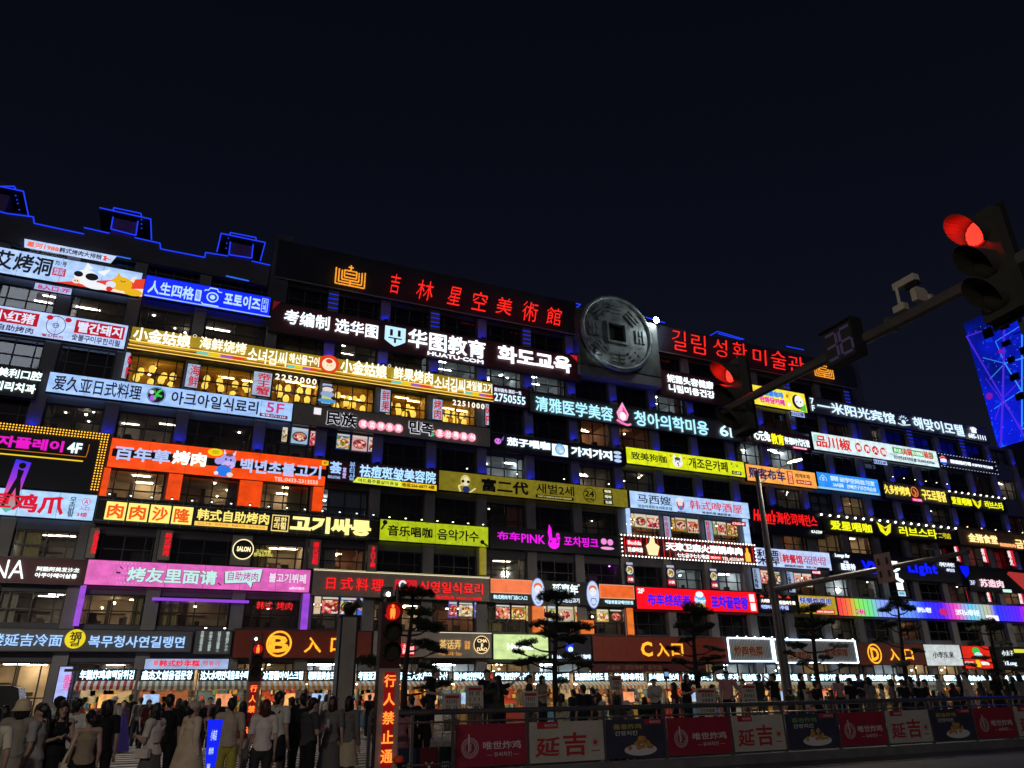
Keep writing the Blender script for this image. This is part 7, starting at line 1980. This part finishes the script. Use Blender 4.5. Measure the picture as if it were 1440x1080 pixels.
def person(px, Y, label, pz='stand', fem=False, hgt=1.68, rz=180, top='#202024', bottom='#181820', sleeves='short', legs='trousers', hair='short', hc=0, z=0.0, hat=None, bag=None, shoes='#d8d8d8', group=None, skin=0, X=None, extra=None):
    near_ = Y < 16.5 and px < 520
    if near_:
        hgt *= .965; Y *= 1.14
    X = colX(px, Y) if X is None else X
    sc_ = hgt/1.70
    t_ = thing('person', label, 'person', (X, Y, z), math.radians(rz), group)
    me, cats, J = body(pz, fem)
    S = (sc_*.94, sc_, sc_)
    if not me.materials: me.materials.append(None)
    link_mesh('body', me, t_, mats=[SKINS[skin]], scale=S)
    slv = {'short': .62, 'long': 1.0, 'none': 0.0}[sleeves]
    def ttest(tg, t, c):
        if tg == 'torso' or tg == 'hips' and c.z > .93: return (c.z < 1.43 or abs(c.x) > .07) if sleeves != 'none' else (abs(c.x) < .15 and c.z < 1.40)
        if tg == 'upperarm': return sleeves == 'long' or (sleeves == 'short' and t < .75)
        if tg == 'forearm': return sleeves == 'long' and t < .97
        return False
    link_mesh('top', shell('top'+sleeves, pz, fem, ttest, .020, 'top'), t_, mats=[cloth_m(top)], scale=S)
    if legs in ('trousers', 'shorts'):
        def btest(tg, t, c):
            if tg == 'hips' or tg == 'torso' and c.z < 1.0: return c.z < 1.02
            if tg == 'thigh': return legs == 'trousers' or t < .80
            if tg == 'calf': return legs == 'trousers' and c.z > .07
            return False
        link_mesh(legs, shell(legs, pz, fem, btest, .016, legs), t_, mats=[cloth_m(bottom)], scale=S)
    elif legs == 'skirt':
        if 'skirt' not in LEGS: LEGS['skirt'] = skirt_mesh(1.0, .52, .135, .25, .03, 2)
        link_mesh('skirt', LEGS['skirt'], t_, mats=[cloth_m(bottom)], scale=S)
    elif legs == 'dress':
        if 'dress' not in LEGS: LEGS['dress'] = skirt_mesh(1.1, .34, .125, .27, .03, 4)
        link_mesh('skirt', LEGS['dress'], t_, mats=[cloth_m(bottom)], scale=S)
    elif legs == 'hanbok':
        if 'hanbok' not in LEGS: LEGS['hanbok'] = skirt_mesh(1.25, .04, .14, .46, .035, 6)
        link_mesh('skirt', LEGS['hanbok'], t_, mats=[cloth_m(bottom)], scale=S)
    def ftest(tg, t, c): return tg == 'foot' or c.z < .07
    link_mesh('shoes', shell('shoes', pz, fem, ftest, .010, 'shoes'), t_, mats=[cloth_m(shoes)], scale=S)
    link_mesh('hair', hair_mesh(hair, pz, fem), t_, mats=[HAIRM[hc]], scale=S)
    h = J['head']
    if 90 < (rz % 360) < 270: pass
    else:
        fc = MB().m(mat('eye_dark', (.02, .015, .012), .3))
        for s_ in (1, -1): fc.ell((s_*.032*sc_, (h.y-.082)*sc_, (h.z+.012)*sc_), .012*sc_, .006*sc_, .007*sc_, 8, 5).box((s_*.032-.016)*sc_, (s_*.032+.016)*sc_, (h.y-.086)*sc_, (h.y-.078)*sc_, (h.z+.034)*sc_, (h.z+.040)*sc_)
        fc.m(mat('lips', (.35, .10, .09), .4)).ell((0, (h.y-.083)*sc_, (h.z-.05)*sc_), .022*sc_, .008*sc_, .007*sc_, 8, 5)
        link_mesh('face', raw_mesh('face', fc, smooth=True), t_)
    if hat:
        hm = MB()
        c = (0, (h.y+.012)*sc_, (h.z+.06)*sc_)
        if hat[0] == 'bucket':
            n = 24
            vs = []
            for r, z_ in ((.03, .115), (.075, .11), (.10, .06), (.108, .0), (.145, -.06), (.14, -.066), (.10, -.01)):
                for i in range(n): a = 2*math.pi*i/n; vs.append((c[0]+r*sc_*math.cos(a), c[1]+r*sc_*math.sin(a)*1.05, c[2]+z_*sc_))
            hm.add(vs, [(j*n+i, j*n+(i+1) % n, (j+1)*n+(i+1) % n, (j+1)*n+i) for j in range(6) for i in range(n)]+[tuple(range(n))])
        else:
            hm.ell((c[0], c[1]+.008, c[2]), .105*sc_, .112*sc_, .085*sc_, 16, 8)
            hm.box(-.07*sc_, .07*sc_, c[1]-.19*sc_, c[1]-.08*sc_, c[2]-.01, c[2]+.005)
        o = raw_mesh('hat', hm, smooth=True); o.materials.clear(); o.materials.append(cloth_m(hat[1])); link_mesh('hat', o, t_)
    if bag:
        bm_ = MB()
        kind, bc, sd = bag
        if kind == 'tote':
            x = sd*(.27)*sc_
            bm_.prism([(x-.03, .55*sc_), (x+.03, .55*sc_), (x+.035, .95*sc_), (x-.035, .95*sc_)], -.17, .17)
            bm_.tube((x, -.08, .95*sc_), (sd*.12, -.02, 1.42*sc_), .012, n=5).tube((x, .08, .95*sc_), (sd*.12, .04, 1.42*sc_), .012, n=5)
        elif kind == 'pack':
            bm_.ell((0, .20*sc_, 1.20*sc_), .14*sc_, .09*sc_, .19*sc_, 12, 8)
            for s_ in (1, -1): bm_.path([(s_*.10, .12*sc_, 1.35*sc_), (s_*.10, .0, 1.45*sc_), (s_*.10, -.125*sc_, 1.33*sc_), (s_*.11, -.10*sc_, 1.08*sc_)], .014, 5)
        else:
            x = sd*.2*sc_
            bm_.box(x-.03, x+.05, -.11, .11, .88*sc_, 1.02*sc_)
            bm_.tube((x, 0, 1.0*sc_), (-sd*.10, .13*sc_, 1.36*sc_), .009, n=5).tube((x, 0, 1.0*sc_), (-sd*.08, -.13*sc_, 1.36*sc_), .009, n=5)
        o = raw_mesh('bag', bm_, smooth=kind == 'pack'); o.materials.clear(); o.materials.append(cloth_m(bc)); link_mesh('bag', o, t_)
    if extra == 'phone':
        pm = MB()
        w_ = J['wrR'].lerp(J['wrL'], .5) if pz in ('phone', 'photo') else (J['wrL'] if pz == 'selfie_l' else J['wrR'])
        pm.box((w_.x-.038)*sc_, (w_.x+.038)*sc_, (w_.y-.10)*sc_, (w_.y-.09)*sc_, (w_.z+.0)*sc_, (w_.z+.15)*sc_)
        o = raw_mesh('phone', pm); o.materials.clear(); o.materials.append(mat('phone_case', (.6, .6, .62), .3)); link_mesh('phone', o, t_)
    return t_
P = person
# left crowd, near
P(2, 11.0, 'person in a cream tee with one dark sleeve, cut by the left edge', top='#d8cdb8', bottom='#1c1c22', hgt=1.62, rz=200)
P(36, 12.6, 'person seen from behind in a beige bucket hat and long grey hooded jacket', top='#8a867c', bottom='#8a867c', sleeves='long', legs='dress', hair='bob', hat=('bucket', '#c8bb98'), hgt=1.70, shoes='#303030')
P(64, 12.0, 'person in profile with black ponytail and a loose pale grey shirt, beside the bucket hat', fem=True, top='#9a9a98', bottom='#8e8e8c', legs='dress', hair='pony', hgt=1.66, rz=250)
P(93, 12.2, 'long haired woman in a black sleeveless dress facing the camera', fem=True, pz='phone', top='#101014', bottom='#0e0e12', sleeves='none', legs='dress', hair='long', hgt=1.70, rz=15)
P(134, 11.6, 'woman from behind in a beige cross back top with a cream tote bag and bun', fem=True, top='#8a7c68', bottom='#121216', sleeves='none', hair='bun', hgt=1.56, bag=('tote', '#c8bfa0', 1), rz=190)
P(156, 13.2, 'person with short black bob in a black tee and a strap, back turned', fem=True, top='#101014', bottom='#101014', hair='bob', hgt=1.70)
P(115, 14.0, 'man in a white tee with a dark shoulder strap behind the woman in black', top='#c8c8c4', bottom='#202028', hgt=1.72, rz=150, bag=('sling', '#181c28', 1))
P(177, 30.8, 'woman in a violet hanbok with a floating purple skirt on the crossing', fem=True, top='#7a5c7c', bottom='#5a4aa8', sleeves='long', legs='hanbok', hair='bun', hgt=1.62, rz=20)
P(87, 19.0, 'man in a dark cap and pale shirt behind the long haired woman', top='#b8c0bc', bottom='#303038', hgt=1.72, hat=('cap', '#14181c'), rz=140)
P(104, 21.0, 'man in a dark tee looking down, between the cap wearer and the violet hanbok', pz='bow', top='#181c24', bottom='#202020', hgt=1.74, rz=120)
P(40, 17.5, 'person in a patterned white shirt behind the bucket hat', fem=True, top='#a8a8a0', bottom='#303030', hair='bob', hgt=1.62, rz=230)
P(14, 17.0, 'dark haired person in black at the far left behind the van', top='#1c1618', bottom='#181818', hair='bob', hgt=1.58)
P(63, 16.0, 'woman with brown bob and bare shoulders behind the pale grey shirt', fem=True, top='#50443c', bottom='#282828', sleeves='none', hair='bob', hc=1, hgt=1.66, rz=100)
P(163, 27.5, 'person in a white cap beside the violet hanbok', top='#b0a8a0', bottom='#383838', hat=('cap', '#e0e0dc'), hgt=1.74, rz=160)
P(185, 34.5, 'man in black standing at the leftmost stall counter', top='#101014', bottom='#101014', hgt=1.82, rz=190)
P(150, 26.0, 'dark haired woman in rose pink walking left of the violet hanbok', fem=True, pz='walk', top='#80586a', bottom='#403840', hair='bob', hgt=1.62, rz=200)
P(225, 12.3, 'woman with very long dark hair in a white tee and grey skirt, side on', fem=True, pz='phone', top='#c4bcae', bottom='#5c5c58', legs='dress', hair='long', hgt=1.64, rz=235, bag=('sling', '#c8c0b0', 1))
P(241, 14.0, 'man in a black tee behind the woman with very long hair', top='#101016', bottom='#16161c', hgt=1.78, rz=170)
P(277, 12.4, 'woman in a long cream dress with a flared skirt and beret', fem=True, top='#c8b89c', bottom='#c0ae90', sleeves='long', legs='hanbok', hair='bun', hgt=1.66, rz=120, hat=('cap', '#a89c88'))
P(262, 16.0, 'person in black between the cream dress and the man in a black tee', top='#14141a', bottom='#101014', hair='bob', hgt=1.66, rz=190)
P(328, 13.0, 'man from behind in a beige tee and yellow green shorts', top='#a89c88', bottom='#a8a040', legs='shorts', hgt=1.70)
P(344, 16.2, 'woman in a reddish top and white shorts beside the yellow green shorts', fem=True, top='#8a3038', bottom='#c8b8a8', legs='shorts', hair='long', hgt=1.62, rz=200)
P(376, 12.0, 'woman from behind with auburn bob, white blouse and grey shoulder bag', fem=True, top='#c8beb0', bottom='#30302c', hair='bob', hc=2, hgt=1.66, bag=('tote', '#5c5c50', 1))
P(395, 13.6, 'taller man in a white tee with a backpack strap, profile to the right', top='#b8b8b0', bottom='#18181c', legs='shorts', hgt=1.80, rz=130, bag=('pack', '#22242a', 1))
P(427, 14.2, 'man in black behind the man in the dark vest', top='#0e0e12', bottom='#0e0e12', sleeves='long', hgt=1.76)
P(440, 12.6, 'man in a dark vest over a white tee looking at his phone', pz='phone', top='#3c3c40', bottom='#101014', hgt=1.68, rz=110, extra='phone')
P(470, 13.0, 'woman with brown bob in a long grey dress standing in profile', fem=True, top='#706c6c', bottom='#605c5c', legs='dress', hair='bob', hc=1, hgt=1.70, rz=150)
P(493, 13.0, 'woman with black bob, grey top, short cream skirt and pink bag strap', fem=True, top='#6c6864', bottom='#a89c80', sleeves='long', legs='skirt', hair='bob', hgt=1.70, rz=140, bag=('sling', '#b05070', 1))
# crossing and stall side
mid = [(200, 33, 'person in grey at the souvenir stall', '#606068', 'short', 0), (212, 29, 'person in a dark red dress near the souvenir stall', '#5c2020', 'bob', 0), (254, 24, 'dark haired person in maroon walking to the stalls', '#502028', 'bob', 1), (286, 27, 'person with brown hair in black by the third stall', '#18181c', 'long', 1), (297, 30, 'person in a pink shirt by the third stall', '#a8787c', 'short', 1), (309, 26, 'person with light hair in dark clothes left of the advertising stand', '#202028', 'long', 1),
       (353, 26, 'woman in a red jacket near the far pedestrian signal', '#701820', 'long', 0), (411, 20, 'dark haired man in a dark shirt behind the group of men', '#1c2028', 'short', 0), (418, 33, 'seller in dark clothes behind the orange striped stall counter', '#20201c', 'short', 0), (450, 36, 'seller in a grey apron at the stall left of the pillar', '#4c4c50', 'short', 0), (459, 34, 'customer in white at the stall left of the pillar', '#a8a49c', 'bob', 0), (520, 34, 'customer in black at the stall right of the pillar', '#141418', 'short', 0), (528, 36, 'seller in a pale top at the stall right of the pillar', '#989088', 'bob', 0)]
for px, Y, lab, c, hr, hcx in mid:
    P(px, Y, lab, fem=hr != 'short', top=c, bottom='#1c1c20', hair=hr, hc=hcx, hgt=R_.uniform(1.6, 1.72), rz=R_.choice((160, 180, 200, 30)))
# terrace, behind the railing
TZ = .45
P(606, 19.6, 'man in a black tee with a red sleeve patch leaning down on the terrace', pz='bow', top='#101014', bottom='#282c38', hgt=1.78, rz=60, z=TZ+.1)
P(579, 18.0, 'person crouched in black with hair tied, left of the man with the sleeve patch', top='#0c0c10', bottom='#0c0c10', sleeves='long', hgt=1.64, z=0)
P(597, 18.2, 'man in a black cap and black tee beside the crouched person', top='#0c0c10', bottom='#101014', hat=('cap', '#0c0c10'), hgt=1.58, rz=140)
P(567, 17.6, 'person in a washed pink top behind the near pedestrian signal', fem=True, top='#906068', bottom='#906068', legs='dress', hair='bob', hgt=1.40)
P(685, 19.9, 'curly haired man in a black tee giving a thumbs up on the terrace', pz='thumb', top='#121218', bottom='#404048', hgt=1.80, rz=8, z=TZ, bag=('sling', '#484850', 1))
P(701, 20.2, 'woman in a dark cap holding up a phone beside the curly haired man', fem=True, pz='selfie_l', top='#101014', bottom='#202020', hgt=1.66, rz=-10, z=TZ, hair='long', hat=('cap', '#14141c'), extra='phone')
P(701, 17.4, 'person in an olive green jacket from behind photographing the couple', fem=True, pz='photo', top='#34362a', bottom='#101014', sleeves='long', hair='long', hgt=1.62, z=.35)
P(790, 20.5, 'woman with long black hair in a cream cardigan behind the railing', fem=True, top='#a89c84', bottom='#a09480', sleeves='long', legs='dress', hair='long', hgt=1.62, rz=100, z=0)
P(820, 20.0, 'man in a navy tee from behind, centre of the crowd behind the railing', top='#141c28', bottom='#181820', hgt=1.74, z=.1)
P(806, 25.0, 'man in dark green behind the navy tee', top='#1c2c2c', bottom='#181820', hgt=1.74, z=.0, rz=200)
P(833, 24.6, 'man with short hair in brown right of the navy tee', top='#40302c', bottom='#181820', hgt=1.8, z=.0, rz=190)
P(846, 18.1, 'woman in a white lace blouse with short dark hair bending slightly', fem=True, pz='bow', top='#a8a49c', bottom='#888480', hair='bob', hgt=1.66, rz=230, z=0)
P(866, 17.6, 'person with dark hair and grey top low behind the railing', top='#403c38', bottom='#282828', hair='bob', hgt=1.56)
P(880, 18.2, 'person in a white sun hat low behind the railing', fem=True, top='#88806c', bottom='#807868', hair='bob', hat=('bucket', '#b8b4a4'), hgt=1.40)
P(905, 19.0, 'dark haired person in black low behind the railing near the tripod', top='#101014', bottom='#101014', hair='bob', hgt=1.50)
P(1024, 19.6, 'man in glasses and a pink polo shirt standing tall on the terrace', pz='hip', top='#b07c80', bottom='#181c28', hgt=1.74, rz=-60, z=TZ)
P(1090, 19.4, 'man in a navy tee with raised arms taking a photo right of the lamp mast', pz='photo', top='#0e141c', bottom='#807868', hgt=1.66, rz=200, z=TZ)
P(1150, 19.2, 'man with glasses in a black tee looking left behind the railing', top='#0c0c10', bottom='#101018', hgt=1.62, rz=70, z=.25)
P(1168, 24.0, 'woman in a brown dress facing the man with glasses', fem=True, top='#503c34', bottom='#503c34', legs='dress', hair='long', hgt=1.60, rz=260)
P(1197, 19.4, 'man in a black tee from behind left of the grey patterned shirt', top='#0c0c10', bottom='#101018', hgt=1.66, z=.30)
P(1224, 19.0, 'person in a grey patterned shirt from behind', fem=True, top='#787878', bottom='#606060', hair='bob', hgt=1.62, z=.35)
P(1255, 19.0, 'person in a speckled white shirt with dark hair', fem=True, top='#888480', bottom='#505050', hair='bob', hgt=1.60, z=.30, rz=210)
P(1271, 18.4, 'man in a dark navy tee from behind in front of the fifth pine', top='#0e121c', bottom='#101018', hgt=1.58, z=.30)
P(1294, 19.6, 'man in black with a glimpse of white sleeve right of the fifth pine', top='#0a0c14', bottom='#101018', hgt=1.60, z=.25, rz=150)
P(1341, 21.0, 'person with long brown hair in a dark top, left of the broad white shirt', fem=True, top='#2c2420', bottom='#202020', hair='long', hc=1, hgt=1.66, z=.1)
P(1362, 17.8, 'large man in a white shirt from behind near the right edge', top='#b0aca4', bottom='#88847c', hgt=1.74, z=.35, rz=200)
P(1380, 21.0, 'person with long hair in grey right of the broad white shirt', fem=True, top='#504c4c', bottom='#303030', hair='long', hgt=1.62, z=.2)
P(1404, 18.0, 'woman in black with glasses looking left near the right edge', fem=True, top='#0c0c10', bottom='#101018', hair='bob', hgt=1.68, z=.35, rz=80)
P(1428, 20.0, 'person in black with dark bob at the right edge', fem=True, top='#14141a', bottom='#101018', hair='bob', hgt=1.66, z=.3)
P(1438, 17.9, 'person in a pale shirt cut by the right edge', top='#807c78', bottom='#404040', hair='bob', hgt=1.66, z=.35)
P(1312, 24.0, 'person sitting low in grey left of the long brown hair', top='#3c3834', bottom='#303030', hair='bob', hgt=1.52)
P(1110, 24.5, 'stall customer in olive between the lamp mast and the fourth pine', top='#3c3c28', bottom='#202020', hgt=1.66)
P(1124, 24.0, 'woman in a yellow top between the lamp mast and the fourth pine', fem=True, top='#807040', bottom='#202020', hair='long', hgt=1.60, rz=150)
# someone close to the camera, only the crown of the head in view
P(1021, 3.6, 'reddish brown crown of a head very close at the bottom edge', fem=True, top='#302420', bottom='#202020', hair='bob', hc=2, hgt=1.25, rz=180)
P(564, 9.0, 'orange cap top just entering at the bottom edge beside the near signal', top='#403028', bottom='#202020', hair='short', hat=('cap', '#c83c14'), hgt=1.02)
# more of the crowd standing on the terrace behind the railing
more = [(745, 22.6, 'charcoal tee', '#38383c', 0), (762, 21.4, 'beige shirt', '#8c8070', 1), (921, 21.8, 'white shirt', '#a8a6a0', 0), (948, 23.0, 'dark red top', '#54202a', 1), (966, 21.2, 'black top', '#121216', 1), (1003, 22.4, 'light blue shirt', '#6c8098', 0), (1046, 23.2, 'mustard tee', '#7c6420', 1), (1070, 21.6, 'dark grey shirt', '#34363c', 0), (1130, 21.8, 'black tee', '#101016', 0), (1181, 22.8, 'pale pink blouse', '#a08488', 1),
        (1211, 21.4, 'navy shirt', '#18243c', 0), (1240, 22.6, 'white tee', '#b0aea8', 1), (1283, 22.2, 'grey dress', '#5c5c60', 1), (1303, 21.2, 'brown jacket', '#402c20', 0), (1324, 22.9, 'white blouse', '#a8a49c', 1), (1352, 22.4, 'black jacket', '#0e0e12', 1), (1393, 22.6, 'cream tee', '#988c78', 0), (1417, 21.6, 'dark green shirt', '#1c3024', 0)]
spots_ = ['left of the second pine trunk', 'touching the second pine trunk', 'left of the tripod', 'right of the tripod', 'left of the third pine trunk', 'right of the third pine trunk', 'between the pink polo and the lamp mast', 'at the foot of the lamp mast', 'left of the fourth pine', 'beside the brown dress', 'left of the speckled shirts', 'between the two speckled shirts', 'at the fifth pine', 'right of the fifth pine', 'below the white handwritten light box', 'left of the broad white shirt', 'behind the woman with glasses', 'below the sixth pine']
for (px, Y, what, c, f_), where in zip(more, spots_):
    P(px, Y, 'person in a %s on the terrace, %s' % (what, where), fem=bool(f_), pz=R_.choice(('stand', 'stand', 'phone', 'hip', 'bow')), top=c, bottom=R_.choice(('#181820', '#303038', '#605848')), hair='bob' if f_ else 'short', hgt=R_.uniform(1.56, 1.72), rz=R_.choice((170, 200, 150, 220, 60, -60, 20)), z=R_.choice((.45, .45, .2)))
# sellers and customers along the stalls
jobs = ['customer', 'seller', 'passer-by']
near_what = ['below the tea emblem', 'behind the selfie couple', 'left of the second pine', 'right of the second pine', 'below the letter C', 'at the stall behind the third pine', 'right of the pink polo', 'left of the lamp mast', 'right of the lamp mast', 'behind the fourth pine', 'below the circled D', 'behind the fifth pine', 'below the white handwritten light box', 'below the red fast food fascia', 'left of the sixth pine', 'at the right edge stalls']
cl = ['#303038', '#6c6460', '#802c28', '#384858', '#a09888', '#203028', '#705030', '#202024']
names_c = ['charcoal', 'taupe', 'brick red', 'slate blue', 'cream', 'dark green', 'tan', 'black']
for i in range(16):
    px = 650+50*i+R_.uniform(-12, 12)
    for k in range(2):
        Yk = (44.3, 41.8)[k]
        if k and i % 2: continue
        ci = (i*3+k*5) % 8
        P(px+k*14, Yk, '%s in %s at the far stalls, %s' % (('seller' if k == 0 else 'customer'), names_c[ci], near_what[i]), fem=bool(i % 2), top=cl[ci], bottom='#202020', hair=('short', 'bob')[i % 2], hgt=1.64+.02*(i % 5), rz=(0 if k == 0 else 180)+R_.uniform(-40, 40), z=gz(colX(px, Yk)))

bpy.data.scenes.remove(WORK)
